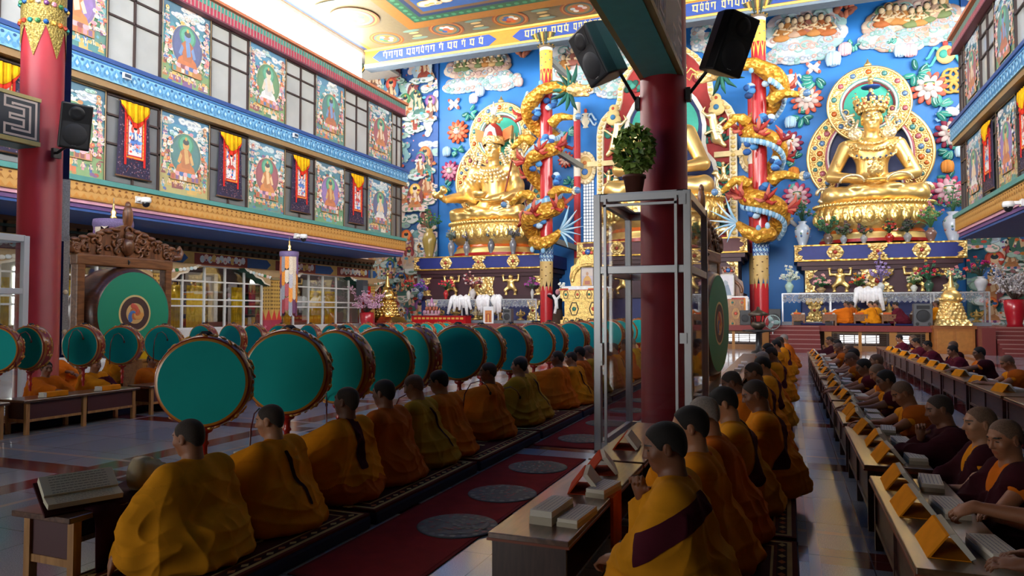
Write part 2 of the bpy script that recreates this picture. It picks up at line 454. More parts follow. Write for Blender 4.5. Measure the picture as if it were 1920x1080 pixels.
def mural(mb, O, U, w, h, seed, kind):
 g = random.Random(seed); p = Pict(mb, O, U, (0, 0, 1)); p.clip = (w, h); p.fade = .16; p.st = .00006
 sky = [[hexc(c) for c in t] for t in (('e6eee6', '9fd0d8', '52a9c4', '2a7ea8'), ('d8e4d0', '8fc4c0', '3f9aa8', '1f6a8a'), ('efe6d0', 'a8cfc0', '5ab0b8', '3a84a8'))][kind % 3]
 for k in range(8):
  t = k / 7 * 2.99; i = int(t); q = t - i; a = sky[i]; b = sky[min(3, i + 1)]
  p.rect(0, h * k / 8, w, h * (k + 1) / 8, tuple(a[j] * (1 - q) + b[j] * q for j in range(3)))
 for k in range(5):
  x = w * (k + .1 + g.random() * .7) / 5
  p.disc(x, h * (.30 + .12 * g.random()), w * (.13 + .1 * g.random()), hexc(g.choice(('2f7a5a', '4a9a6a', '2a6a7a', '78b080'))), h * .09, 12)
 p.rect(0, 0, w, h * .3, hexc(g.choice(('5a9a68', '4a8a7a', '7aa060', 'b8a860'))))
 for k in range(5): p.cloud(w * g.random(), h * (.86 + .1 * g.random()), w * .3, h * .05, g.choice(PALE), hexc('a8b8c8'), g)
 for k in range(26):
  x, y = w * (.04 + .92 * g.random()), h * (.03 + .3 * g.random())
  p.disc(x, y, w * (.02 + .03 * g.random()), g.choice(PAL), h * (.01 + .015 * g.random()), 6)
 # palaces, rows of attendants, hills of followers
 for k in range(3):
  x = w * (.12 + .76 * g.random()); y = h * (.03 + .06 * g.random())
  p.rect(x - w * .1, y, x + w * .1, y + h * .07, g.choice(PAL)); p.poly([(x - w * .13, y + h * .07), (x + w * .13, y + h * .07), (x + w * .05, y + h * .11), (x - w * .05, y + h * .11)], hexc('e0b050'))
 for k in range(16):
  x = w * (.08 + .84 * (k % 8) / 7); y = h * (.06 + .15 * (k // 8) + .04 * g.random())
  p.figure(x, y, h * .12, g.choice(PAL), hexc('f0cfa8'), g.choice(PAL) if g.random() < .5 else None, g, False, g.random() < .6)
 for k in range(40):
  p.cloud(w * g.random(), h * g.uniform(.3, .95), w * .16, h * .03, g.choice(PALE + [hexc('a8d4d0'), hexc('d8c8b0')]), hexc(g.choice(('8ab0b8', 'b8a890', '78a890'))), g, 3)
 for k in range(14):
  sg = -1 if k % 2 else 1; y = h * (.30 + .085 * (k // 2))
  p.figure(w * (.5 + sg * (.38 + .05 * g.random())), y, h * .11, g.choice(PAL), hexc('f0d0b0'), g.choice(PAL), g, True)
 # the great figure
 cx = w * .5
 aur = hexc(('7a5a9a', '2f6a6a', '3a4a7a', '8a3a4a', '4a7a4a')[kind % 5])
 p.disc(cx, h * .52, w * .33, hexc('e0c890'), h * .275, 22); p.disc(cx, h * .52, w * .315, aur, h * .262, 22)
 p.disc(cx, h * .52, w * .27, tuple(min(1, c * 1.35) for c in aur), h * .235, 22)
 for k in range(20):
  a = k * PI / 10; p.disc(cx + w * .35 * math.cos(a), h * .52 + h * .285 * math.sin(a), w * .045, g.choice(PALE) if k % 2 else g.choice(PAL), h * .022, 8)
 p.rect(cx - w * .3, h * .19, cx + w * .3, h * .27, hexc('b87a30'))
 for k in range(7): p.rect(cx - w * .28 + k * w * .081, h * .2, cx - w * .22 + k * w * .081, h * .26, g.choice(PAL))
 robe = hexc(('cc6a22', 'b85a20', 'd88028', 'e8e6e0', 'c8702a')[(kind * 3 + seed) % 5])
 p.figure(cx, h * .25, h * .5, robe, hexc(('f0c890', 'e8d0b0', 'd8a860', '6a90c0')[kind % 4]), hexc('2f8a66'), g)
 for k in range(14):
  sg = -1 if k % 2 else 1
  p.flower(cx + sg * w * (.28 + .18 * g.random()), h * (.25 + .45 * g.random()), w * .035, hexc(g.choice(('e07080', 'f0c0c8', 'e8e0d0', 'd84a3a'))), hexc('e8c040'), g)
 for a, b, c, d in ((0, 0, w, .03), (0, h - .03, w, h), (0, 0, .03, h), (w - .03, 0, w, h)): p.rect(a, b, c, d, hexc('a88a50'))
# ================================================================== the hall
XL, XR, YE = -18.1, 6.26, 31.2          # inner faces of the two galleries, their far ends
BACK = 39.0
B_ = hexc('24406e')
def floor_mat():
 m = mat('polished_granite', hexc('7d838b'), .07, spec=.6)
 nt = m.node_tree; N = nt.nodes; L = nt.links; b = N['Principled BSDF']
 tc = N.new('ShaderNodeTexCoord'); sp = N.new('ShaderNodeSeparateXYZ'); L.new(tc.outputs['Object'], sp.inputs[0])
 def mth(op, a, v=None, w=None):
  n = N.new('ShaderNodeMath'); n.operation = op
  for i, x in enumerate((a, v, w)):
   if x is None: continue
   if isinstance(x, (int, float)): n.inputs[i].default_value = x
   else: L.new(x, n.inputs[i])
  return n.outputs[0]
 def band(src, period, off, width):
  return mth('LESS_THAN', mth('ABSOLUTE', mth('SUBTRACT', mth('FLOORED_MODULO', mth('SUBTRACT', src, off), period), period / 2)), width / 2)
 x, y = sp.outputs[0], sp.outputs[1]
 red = mth('MAXIMUM', band(x, 3.2, -6.8 - 1.6, .34), band(y, 3.0, 5.3 - 1.5, .34))
 pale = mth('MAXIMUM', band(x, 3.2, -6.25 - 1.6, .07), band(y, 3.0, 5.85 - 1.5, .07))
 seam = mth('MAXIMUM', band(x, .8, .1, .008), band(y, .8, .1, .008))
 n = N.new('ShaderNodeTexNoise'); n.inputs['Scale'].default_value = 160; n.inputs['Detail'].default_value = 3; L.new(tc.outputs['Object'], n.inputs['Vector'])
 n2 = N.new('ShaderNodeTexNoise'); n2.inputs['Scale'].default_value = 1.1; n2.inputs['Detail'].default_value = 3; L.new(tc.outputs['Object'], n2.inputs['Vector'])
 cr = N.new('ShaderNodeValToRGB'); L.new(n.outputs['Fac'], cr.inputs[0])
 cr.color_ramp.elements[0].color = (*hexc('868d94'), 1); cr.color_ramp.elements[1].color = (*hexc('b0b6bc'), 1)
 cr.color_ramp.elements[0].position = .35; cr.color_ramp.elements[1].position = .65
 def mix(fac, a, col):
  q = N.new('ShaderNodeMix'); q.data_type = 'RGBA'; L.new(fac, q.inputs[0]); L.new(a, q.inputs[6]); q.inputs[7].default_value = (*col, 1); return q.outputs[2]
 c = mix(red, cr.outputs[0], hexc('7a3230')); c = mix(pale, c, hexc('c0b0a4')); c = mix(seam, c, hexc('5a5e64'))
 L.new(c, b.inputs['Base Color'])
 mr = N.new('ShaderNodeMapRange'); mr.inputs[3].default_value = .07; mr.inputs[4].default_value = .19; L.new(n2.outputs['Fac'], mr.inputs[0]); L.new(mr.outputs[0], b.inputs['Roughness'])
 return m
fl = MB(); fl.bx(-34, 22, -9, 41, -.2, 0); struct(fl.build('floor', floor_mat()))
# ---- back wall and the painted end walls beside it
m = MB(); m.bx(-20, 7.9, BACK, BACK + .4, 0, 18, hexc('1e78c8')); WB = struct(m.build('wall_back', mat('blue_wall_paint', None, .5, noise=(.5, .14))), 'bright blue back wall behind the three gilded statues', 'wall')
def cloud_wall(name, x0, x1, y, z0, z1, seed, label):
 """End wall painted with saints on clouds, blue above and green below."""
 g = random.Random(seed); w = x1 - x0; h = z1 - z0; m = MB()
 m.bx(x0, x1, y, y + .3, z0, z1, hexc('2a5590'))
 p = Pict(m, (x0, y - .002, z0), (1, 0, 0), (0, 0, 1))
 for k in range(10):
  q = k / 9; a, b = hexc('2a7f78'), hexc('2f5fa8'); p.rect(0, h * k / 10, w, h * (k + 1) / 10, tuple(a[j] * (1 - min(1, q * 2.2)) + b[j] * min(1, q * 2.2) for j in range(3)))
 p.clip = (w, h); p.st = .00005
 for k in range(int(w * h / .7)):
  x, y = w * g.random(), h * g.random(); c = g.choice(PALE + [hexc('9cc4b8'), hexc('b8d4e4'), hexc('7fb0b8')])
  if k % 3 == 0:
   for j in range(5): p.disc(x + .12 * math.sin(j * 1.7), y + j * .22, .16 + .1 * g.random(), c, .22, 9)
  else: p.cloud(x, y, .8 + .7 * g.random(), .5, c, hexc(g.choice(('8aa0b8', '6f9890', 'a8b4c4'))), g, 6)
 for k in range(int(w * h / 1.0)):
  x, y0 = w * (.05 + .9 * g.random()), h * g.random() * .95; sz = 1.0 + .7 * g.random(); rb = g.choice([hexc(q) for q in ('b86a40', 'a84a38', 'c88a58', '8a5a48', '4a7a70', 'd8c8b8', 'c07a50')])
  if g.random() < .6: p.disc(x, y0 + sz * .5, sz * .36, g.choice([hexc(q) for q in ('3a6a58', '5a8ab0', 'c8a070', 'd8b8a8', '8a4a48', 'cfe0e4')]), sz * .52, 14)
  p.cloud(x, y0 + .05, sz * .9, .35, g.choice(PALE + [hexc('a8ccc0')]), hexc('7fa090'), g, 5)
  p.figure(x, y0, sz, rb, hexc(g.choice(('e8c8a0', 'd8b890', 'f0d8c0'))), g.choice(PAL) if g.random() < .6 else None, g, g.random() < .5, g.random() < .4)
  for j in range(3): p.disc(x + sz * g.uniform(-.4, .4), y0 + sz * g.uniform(.1, .8), .1 * sz, g.choice(PALE + PAL), .06 * sz, 7)
 for k in range(int(w * h * 2.0)): p.disc(w * g.random(), h * g.random(), .04 + .07 * g.random(), g.choice(PALE + PAL), .03 + .05 * g.random(), 6)
 return struct(m.build(name, PAINT), label, 'wall')
cloud_wall('wall_back_left', -26.3, -19.98, 38.9, 0, 17.6, 3, 'end wall painted with saints on clouds at left of blue wall')
cloud_wall('wall_back_right', 7.9, 14.4, 38.9, 0, 17.6, 8, 'end wall painted green with saints right of blue wall')
# ---- outer walls
m = MB(); m.bx(-26.6, -26.3, -9, 39, 0, 12.5, hexc('c8c4b8')); m.bx(-26.6, -26.3, -9, 39, 16.5, 18, hexc('c8c4b8')); struct(m.build('wall_left_outer', PAINT))
m = MB(); m.bx(14.4, 14.7, -9, 39, 0, 12.5, hexc('b8b4a8')); m.bx(14.4, 14.7, -9, 39, 16.5, 18, hexc('b8b4a8')); struct(m.build('wall_right_outer', PAINT))
m = MB(); m.bx(-34, 22, -9.3, -9, 0, 18, hexc('7a5a48')); struct(m.build('wall_rear', PAINT))
# ---- ceiling with painted borders, medallions and the inner coffer
m = MB(); m.bx(-22.6, 10.8, -9, 35.2, 16.7, 17.0, hexc('8a7450'))
p = Pict(m, (-22.5, 35, 16.7), (1, 0, 0), (0, -1, 0), .0004)
W_, H_ = 33.2, 44
p.rect(0, 0, W_, H_, hexc('76694a'))
for x0, y0, x1, y1 in ((0, 0, W_, .25), (0, 0, .25, H_), (W_ - .25, 0, W_, H_)): p.rect(x0, y0, x1, y1, hexc('28406a'))
for x0, y0, x1, y1 in ((.25, .25, W_ - .25, .5), (.25, .25, .5, H_), (W_ - .5, .25, W_ - .25, H_)): p.rect(x0, y0, x1, y1, hexc('a86c26'))
def medallion(x, y, r, g):
 for q, c in ((1., 'a05424'), (.9, 'b88034'), (.82, '84392a'), (.74, '56705f'), (.6, 'a87c44')): p.disc(x, y, r * q, hexc(c), None, 26)
 for k in range(6): p.disc(x + r * .3 * math.cos(k), y + r * .3 * math.sin(k * 1.0), r * .16, g.choice(PALE + PAL[:6]), None, 8)
 p.disc(x, y, r * .2, hexc('c86a48'), None, 12)
g_ = random.Random(4)
for k in range(9):
 x = 2.1 + k * 3.65
 medallion(x, 1.5, .95, g_)
 for q in (-1, 1):
  p.disc(x + 1.8, 1.5 + q * .5, .5, hexc('7a9a88'), .16, 12); p.disc(x + 1.8, 1.5 - q * .2, .3, hexc('d8b878'), .12, 10)
for k in range(9):
 y = 4.6 + k * 3.65
 for x in (2.1, W_ - 2.1):
  medallion(x, y, 1.25, g_)
  p.disc(x, y + 1.85, 1.1, hexc('7a9a88'), .3, 12); p.disc(x, y + 1.85, .5, hexc('d88a48'), .18, 10)
a = 4.1; bq = 2.5
for q, c in ((0, 'a0681f'), (.7, '255a3c'), (1.25, '1d3458'), (1.5, '705434'), (1.75, '335c98')):
 p.rect(a + q, bq + q, W_ - a - q, H_, hexc(c))
for k in range(60):
 p.disc(a + .95 + k * .42, bq + .97, .14, hexc('3f8a5e'), None, 6); p.disc(a + .97, bq + 1.3 + k * .42, .14, hexc('3f8a5e'), None, 6)
for k in range(14): p.cloud(a + 3 + 1.8 * k, bq + 2.6 + (k % 3), 1.6, .6, hexc('b8402a') if k % 2 else hexc('e0d0c0'), hexc('e8b050'), g_)
CEI = struct(m.build('ceiling', PAINT), 'ceiling painted in orange, green and blue with round medallions', 'ceiling')
m = MB(); m.bx(-26.6, -22.6, -9, 39, 16.5, 16.7, hexc('d8d4c8')); m.bx(10.8, 14.7, -9, 39, 16.5, 16.7, hexc('d8d4c8')); m.bx(-26.6, 14.7, 35.2, 39.4, 17.8, 18, hexc('406090')); m.bx(-22.6, 10.8, 35.15, 35.25, 16.7, 18, hexc('406090')); struct(m.build('ceiling_side', PAINT))
# ---- entablature over the altar columns: gold band with script on blue panels
m = MB(); m.bx(-22.5, 10.7, 34.6, 35.2, 15.75, 16.72, hexc('bc822a'))
m.bx(-22.5, 10.7, 34.55, 35.25, 15.62, 15.78, hexc('6a7a88')); m.bx(-22.5, 10.7, 34.5, 34.6, 16.6, 16.72, hexc('e8c060')); m.bx(-22.5, 10.7, 34.5, 34.6, 15.76, 15.86, hexc('e8c060'))
p = Pict(m, (-22.5, 34.59, 15.86), (1, 0, 0), (0, 0, 1))
g = random.Random(2)
for k in range(4):
 x0, x1 = .5 + k * 8.6, 8.2 + k * 8.6
 p.poly([(x0, .37), (x0 + .45, .06), (x1 - .45, .06), (x1, .37), (x1 - .45, .68), (x0 + .45, .68)], hexc('2a4a98'))
 x = x0 + .7
 while x < x1 - .8:      # syllables in raised gold: a head stroke, an upright and a turned tail
  w = .18 + .12 * g.random(); c = hexc('f0d080')
  p.rect(x, .52, x + w, .58, c); p.rect(x + w * .7, .2, x + w * .9, .54, c); p.rect(x + w * .1, .34, x + w * .3, .54, c)
  if g.random() < .6: p.poly([(x + w * .1, .34), (x + w * .75, .28), (x + w * .75, .22), (x, .29)], c)
  if g.random() < .4: p.poly([(x + w * .3, .62), (x + w * .6, .66), (x + w * .5, .6)], c)
  x += w + (.07 if g.random() < .85 else .25)
struct(m.build('trim_1', PAINT), 'gold beam with raised script on blue panels under ceiling', 'beam')
# ---- the two galleries
NW = [0]
def gallery(sg, X, side):
 """sg = +1: the wall looks towards +X (left gallery)."""
 g = random.Random(11 if sg > 0 else 12); O = lambda d: X + sg * d
 y0 = 1.5
 def bx(m, d0, d1, ya, yb, z0, z1, c): m.bx(min(O(d0), O(d1)), max(O(d0), O(d1)), ya, yb, z0, z1, c)
 U = (0, 1, 0) if sg > 0 else (0, -1, 0)
 def pic(m, d, z): return Pict(m, (O(d), y0 if sg > 0 else YE, z), U, (0, 0, 1))
 L = YE - y0
 m = MB(); bx(m, -.3, -.06, y0, YE, 4.5, 12.0, hexc('4a4440')); bx(m, -4, -.3, YE - .3, YE, 4.5, 12.0, hexc('8a8a88')); bx(m, -8.3, -.3, y0, YE, 11.9, 12.0, hexc('d8d8d4'))
 struct(m.build('wall_' + side, PAINT), 'gallery wall of painted panels and windows at ' + side, 'wall')
 # striped eave
 m = MB(); bx(m, -.1, .25, y0, YE, 11.56, 12.05, hexc('c8a8a0')); bx(m, -.1, .4, y0, YE, 12.05, 12.16, hexc('c87850')); bx(m, -.1, .3, y0, YE, 11.5, 11.56, hexc('7a3a48'))
 p = pic(m, .255, 11.56)
 for k in range(int(L / .16)):
  p.rect(k * .16, 0, k * .16 + .09, .26, hexc('b83a50')); p.rect(k * .16 + .02, .26, k * .16 + .11, .47, hexc('3f9a88'))
 struct(m.build('trim_2' if sg > 0 else 'trim_3', PAINT), 'striped pink and green eave along the top of ' + side + ' gallery', 'eave')
 # blue ledge
 m = MB(); bx(m, -.1, .42, y0, YE, 8.66, 8.78, hexc('2e4f8c')); bx(m, -.1, .36, y0, YE, 8.16, 8.66, hexc('86c2e2')); bx(m, -.1, .3, y0, YE, 7.98, 8.16, hexc('9a7a50'))
 p = pic(m, .365, 8.16)
 for k in range(int(L / .3)):
  x = k * .3; p.rect(x, .42, x + .3, .47, hexc('3a78b8'))
  p.poly([(x + .15, .06), (x + .26, .2), (x + .15, .38), (x + .04, .2)], hexc('5596c4')); p.poly([(x + .15, .13), (x + .2, .2), (x + .15, .29), (x + .1, .2)], hexc('b8e0f4'))
  p.disc(x, .1, .06, hexc('5c9cc8'), .08, 6); p.disc(x, .34, .05, hexc('28588c'), .04, 6)
 struct(m.build('trim_4' if sg > 0 else 'trim_5', PAINT), 'light blue lattice ledge between the two storeys of ' + side + ' gallery', 'ledge')
 # yellow fascia, sill and soffit
 m = MB(); bx(m, -.1, .34, y0, YE, 5.2, 5.34, hexc('4f9088')); bx(m, -.1, .26, y0, YE, 4.72, 5.2, hexc('cc9a52')); bx(m, -.1, .2, y0, YE, 4.62, 4.72, hexc('d8a0b0')); bx(m, -.1, .14, y0, YE, 4.5, 4.62, hexc('6a4a80'))
 bx(m, -6.5, .1, y0, YE, 4.42, 4.5, hexc('2f5596'))
 p = pic(m, .265, 4.72)
 for k in range(int(L / .22)):
  x = k * .22; c = hexc('a8702a')
  p.poly([(x + .02, .2), (x + .11, .34), (x + .2, .2), (x + .11, .26)], c); p.disc(x + .11, .4, .045, hexc('7a4a20'), .03, 6); p.poly([(x, .02), (x + .11, .16), (x + .22, .02)], hexc('c88a3a'))
 struct(m.build('trim_6' if sg > 0 else 'trim_7', PAINT), 'yellow carved fascia with blue soffit under ' + side + ' gallery', 'fascia')
 # murals and windows in turn
 edges = [(4.7, 6.6), (8.6, 10.6), (12.5, 14.5), (16.4, 18.4), (20.25, 22.25), (24.15, 26.2), (28.1, 30.2)]
 lo = 2 if sg > 0 else 3
 pos = ['first', 'second', 'third', 'fourth', 'fifth', 'sixth']
 n = len(edges)
 for i in range(lo, n):
  ya, yb = edges[i]; k = n - 1 - i
  for fl, (z0, z1) in (('upper', (8.8, 11.52)), ('lower', (5.36, 7.96))):
   mm = MB(); bx(mm, -.05, .0, ya, yb, z0, z1, hexc('6a6a60'))
   mural(mm, (O(.004), ya if sg > 0 else yb, z0), U, yb - ya, z1 - z0, i * 7 + (3 if fl == 'upper' else 0) + (50 if sg < 0 else 0), i * 2 + (fl == 'upper'))
   tag(mm.build('mural_panel', PAINT), 'painted panel of a haloed figure, %s from altar, %s row, %s gallery' % (pos[k], fl, side), 'painting', 'painted panels of the ' + side + ' gallery')
 gaps = [(6.6, 8.6), (10.6, 12.5), (14.5, 16.4), (18.4, 20.25), (22.25, 24.15), (26.2, 28.1), (30.2, 31.2)]
 for i, (ya, yb) in enumerate(gaps):
  if i < 1: continue
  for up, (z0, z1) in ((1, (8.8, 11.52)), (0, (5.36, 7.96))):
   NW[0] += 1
   w = MB(); bx(w, -.05, -.03, ya, yb, z0, z1, hexc('b4b6b0') if up else hexc('6e7172'))  # upper panes coloured paler as if lit from behind; lower panes darker
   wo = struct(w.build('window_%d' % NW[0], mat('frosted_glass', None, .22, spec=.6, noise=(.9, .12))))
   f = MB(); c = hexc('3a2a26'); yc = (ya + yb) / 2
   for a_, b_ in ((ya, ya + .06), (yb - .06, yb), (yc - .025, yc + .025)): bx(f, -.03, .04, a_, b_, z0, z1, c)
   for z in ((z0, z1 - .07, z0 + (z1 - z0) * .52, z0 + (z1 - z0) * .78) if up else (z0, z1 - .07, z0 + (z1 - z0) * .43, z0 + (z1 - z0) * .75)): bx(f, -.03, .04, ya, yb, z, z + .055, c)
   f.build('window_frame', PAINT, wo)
gallery(1, XL, 'left'); gallery(-1, XR, 'right')
def solid_side(sg, X, side):
 """Under the gallery: columns, carved cornice, painted beam and the glazed rooms behind."""
 XG = X - sg * 3.0
 def bx(m, d0, d1, ya, yb, z0, z1, c): m.bx(min(XG + sg * d0, XG + sg * d1), max(XG + sg * d0, XG + sg * d1), ya, yb, z0, z1, c)
 m = MB()
 bx(m, -.2, .1, 1.5, 33, 3.95, 4.45, hexc('3a2a20')); bx(m, -.2, .35, 1.5, 33, 4.28, 4.45, hexc('5a3c26')); bx(m, -.2, .22, 1.5, 33, 4.12, 4.2, hexc('2c4038'))
 for k in range(84):
  y = 1.7 + k * .375; bx(m, .1, .3, y, y + .2, 4.2, 4.28, hexc('6a4a2c')); bx(m, .1, .2, y + .05, y + .25, 3.97, 4.1, hexc('54402c'))
 struct(m.build('trim_8' if sg > 0 else 'trim_9', PAINT), 'dark carved cornice under the ' + side + ' gallery', 'cornice')
 m = MB(); bx(m, -.2, .02, 1.5, 33, 3.45, 3.95, hexc('c8a860'))
 p = Pict(m, (XG + sg * .025, 1.5 if sg > 0 else 33, 3.45), (0, sg, 0), (0, 0, 1)); g = random.Random(5)
 for k in range(7):
  x = k * 4.6; p.rect(x, 0, x + 4.6, .5, hexc('d8b868')); p.rect(x + .9, .03, x + 3.9, .47, hexc('8a3a34'))
  for s_ in (0, 1): q = x + (.0 if s_ == 0 else 4.05); p.poly([(q - .3, .05), (q + .35, .05), (q + .6, .25), (q + .35, .45), (q - .3, .45)], hexc('2f62a0'))
  for j in range(12): p.disc(x + 1.3 + j * .2, .25 + .06 * (j % 2), .13, g.choice(PALE + [hexc('e0c070')]), .15, 8)
  for j in range(8): p.disc(x + 1.5 + j * .25, .22, .05, g.choice(PAL), None, 6)
 p.rect(0, .0, 31.5, .04, hexc('d89060'))
 struct(m.build('trim_10' if sg > 0 else 'trim_11', PAINT), 'painted beam of red and blue panels under the ' + side + ' gallery', 'beam')
 return XG
XG = solid_side(1, XL, 'left'); XGR = solid_side(-1, XR, 'right')
# glazed rooms on the left: white frames, glass, white dado, curtains inside
g = random.Random(9)
for wi, (ya, yb) in enumerate(((11.6, 18.8), (19.2, 24.6), (25.6, 32.2))):
 fr = MB(); wht = hexc('d8d8d4')
 n = int((yb - ya) / .95); st = (yb - ya) / n
 for k in range(n + 1): fr.bx(XG - .06, XG + .02, ya + k * st - .035, ya + k * st + .035, 1.0, 3.45, wht)
 for z in (1.0, 1.85, 2.1, 2.8, 3.4): fr.bx(XG - .06, XG + .025, ya, yb, z, z + .06, wht)
 fr.bx(XG - .08, XG + .03, ya, yb, 0, 1.0, hexc('cfcdc8'))
 NW[0] += 1
 wo = struct(fr.build('window_%d' % NW[0], LACQ))
 q = MB(); q.bx(XG - .03, XG - .022, ya, yb, 1.0, 3.4); q.build('pane', GLASSW, wo)
m = MB(); m.bx(-24.6, -24.4, 1.5, 33, 0, 1.2, hexc('8a7a68')); m.bx(-24.6, -24.4, 1.5, 33, 3.4, 4.4, hexc('4a4038'))
for k in range(9): m.bx(-24.6, -24.4, 1.5 + k * 4, 3.6 + k * 4, 1.2, 3.4, hexc('584a40'))
struct(m.build('wall_left_room', PAINT), 'inner wall of the glazed rooms under left gallery', 'wall')
m = MB(); m.bx(-26.4, -21, 33, 33.2, 0, 4.4, hexc('9a988e')); m.bx(-26.4, -21.2, 18.9, 19.1, 0, 4.4, hexc('9a988e')); struct(m.build('wall_room_partition', PAINT))
# yellow curtains in the rooms
for i, (y, w) in enumerate(((14.0, .9), (16.3, .7), (20.6, .8), (21.7, .9), (24.0, .7), (27.2, .5), (29.4, 1.0), (30.6, .9))):
 m = MB(); n = 26
 pts = [(.05 * math.sin(k * 1.3), -w / 2 + w * k / n) for k in range(n + 1)]
 vs = [(a, b, z) for z in (1.05, 2.7) for a, b in pts]
 m.add(vs, [(k, k + 1, n + 2 + k, n + 1 + k) for k in range(n)], hexc('e0b414'), True)
 o = m.build('curtain', CLOTH, loc=(-21.9, y, 0)); s = o.modifiers.new('thickness', 'SOLIDIFY'); s.thickness = .01
 tag(o, 'yellow curtain inside the glazed room, %s from the drum frame' % ORD[i], 'curtain', 'yellow curtains in the glazed rooms')
# shelves with cloth wrapped books behind the glass
for i, y in enumerate((18.2, 22.7, 26.3)):
 t = thing('bookcase', 'shelf of dark cloths and painted fronts inside the glazed room, %s from the drum frame' % ORD[i], 'shelf', (-23.4, y, 0), 0, 'shelves in the glazed rooms')
 m = MB()
 for k in range(5): m.bx(-.25, .25, -.9, .9, .5 + k * .5, .55 + k * .5, hexc('6a4030'))
 m.bx(-.25, .25, -.95, -.9, 0, 2.9, hexc('54382a')); m.bx(-.25, .25, .9, .95, 0, 2.9, hexc('54382a')); m.bx(-.25, -.22, -.9, .9, 0, 2.9, hexc('3a2a22')); m.build('frame', PAINT, t)
 m = MB()
 for k in range(5):
  for j in range(7): m.bx(-.2, .15, -.86 + j * .25, -.64 + j * .25, .56 + k * .5, .86 + k * .5 + .1 * g.random(), hexc(g.choice(('5a1a20', '1f4a3a', '8a2a28', 'c8a040', '2a3a5a', 'd8d0c0'))))
 o = m.build('book_bundles', CLOTH, t); o['kind'] = 'stuff'
# square painted columns under the left gallery
def hall_column(x, y, label, h=3.45):
 t = thing('painted_column', label, 'column', (x, y, 0)); t['kind'] = 'structure'
 m = MB(); c = .32
 m.bx(-c, c, -c, c, 0, 1.3, hexc('a8324a')); m.bx(-c, c, -c, c, 1.3, h - .4, hexc('c8a050'))
 for ax_, sgn in (('X', 1), ('Y', -1), ('X', -1)):
  for k in range(2):
   a = -c + k * c
   pts = [(a, 1.3), (a + c, 1.3), (a + c / 2, 1.75)]
   m.prism(pts, sgn * c, sgn * (c + .01), ax_, hexc('c8382e'))
  for k in range(40):
   a, z = -c + .05 + (k % 5) * .14, 1.75 + (k // 5) * .16
   if z < h - .5: m.prism([(a, z), (a + .05, z + .05), (a, z + .1), (a - .05, z + .05)], sgn * c, sgn * (c + .008), ax_, hexc('7a5a28'))
  for k in range(3):
   pts = [(-.2 + .2 * math.cos(j * .5) + .05 * j, .25 + k * .33 + .12 * math.sin(j * .9)) for j in range(9)]
   for j in range(8):
    a, b = pts[j], pts[j + 1]; m.prism([(a[0], a[1]), (b[0], b[1]), (b[0], b[1] + .05), (a[0], a[1] + .05)], sgn * c, sgn * (c + .02), ax_, hexc('e07a90'))
 m.build('shaft', PAINT, t)
 m = MB(); m.bx(-c - .06, c + .06, -c - .06, c + .06, h - .42, h - .3, hexc('8a7a58'))
 for s_ in (-1, 1):        # scrolled bracket arms along the beam, painted dark green with a pale carved edge
  prof = [(0, h), (s_ * 1.9, h), (s_ * 1.75, h - .12), (s_ * 1.4, h - .2), (s_ * 1.25, h - .34), (s_ * .9, h - .42), (s_ * .7, h - .6), (s_ * .34, h - .68), (0, h - .68)]
  m.prism(prof if s_ > 0 else prof[::-1], -.24, .24, 'X', hexc('e0d4c0'), side=hexc('1f4a3c'))
  q = [(a * .9, b + .05 if b < h else b) for a, b in prof]
  m.prism(q if s_ > 0 else q[::-1], .24, .265, 'X', hexc('b89a70'))
  for k in range(9): m.ell((.27, s_ * (.2 + k * .17), h - .12 - .22 * (1 - k / 9)), (.03, .1, .07), PALE[k % 4] if k % 3 else PAL[(k * 5) % 12], 8, 5)
 m.build('bracket', RELIEF, t)
 return t
for x, y, l in ((XG + .1, 18.95, 'painted square column beside the great drum, gold above red'), (XG + .1, 25.05, 'painted square column between the two glazed rooms'), (XG + .1, 32.6, 'painted square column at altar end of the glazed rooms'), (XG + .1, 12.6, 'painted square column behind the red pillar, dark blue waves below')):
 hall_column(x, y, l)
for k, y in enumerate((15., 21., 27., 32.4)): hall_column(XGR - .1, y, 'painted square column under right gallery, %s from the altar' % ORD[3 - k])
m = MB(); m.bx(XGR + .02, XGR + .2, 1.5, 33, 0, 3.5, hexc('5a6a60')); struct(m.build('wall_right_room', PAINT), 'wall under the right gallery', 'wall')
# carved door with glazed panes in the painted end wall
t = thing('door_1', 'dark red wooden door with glazed panes beside the painted end wall', 'door', (-24.1, 38.8, 1.06)); t['kind'] = 'structure'
m = MB()
for a, b in ((-.85, -.68), (.68, .85), (-.06, .06)): m.bx(a, b, -.08, .06, 0, 3.3, hexc('4a1c18'))
for z in (0, .9, 2.35, 3.15): m.bx(-.85, .85, -.07, .06, z, z + .16, hexc('4a1c18'))
m.bx(-.7, .7, -.03, .03, .1, 1.0, hexc('5a241c')); m.build('door_frame', LACQ, t)
m = MB(); m.bx(-.7, .7, -.01, .01, 1.0, 3.2, hexc('3a4038')); m.build('door_pane', mat('dark_glass', None, .1, spec=.7), t)
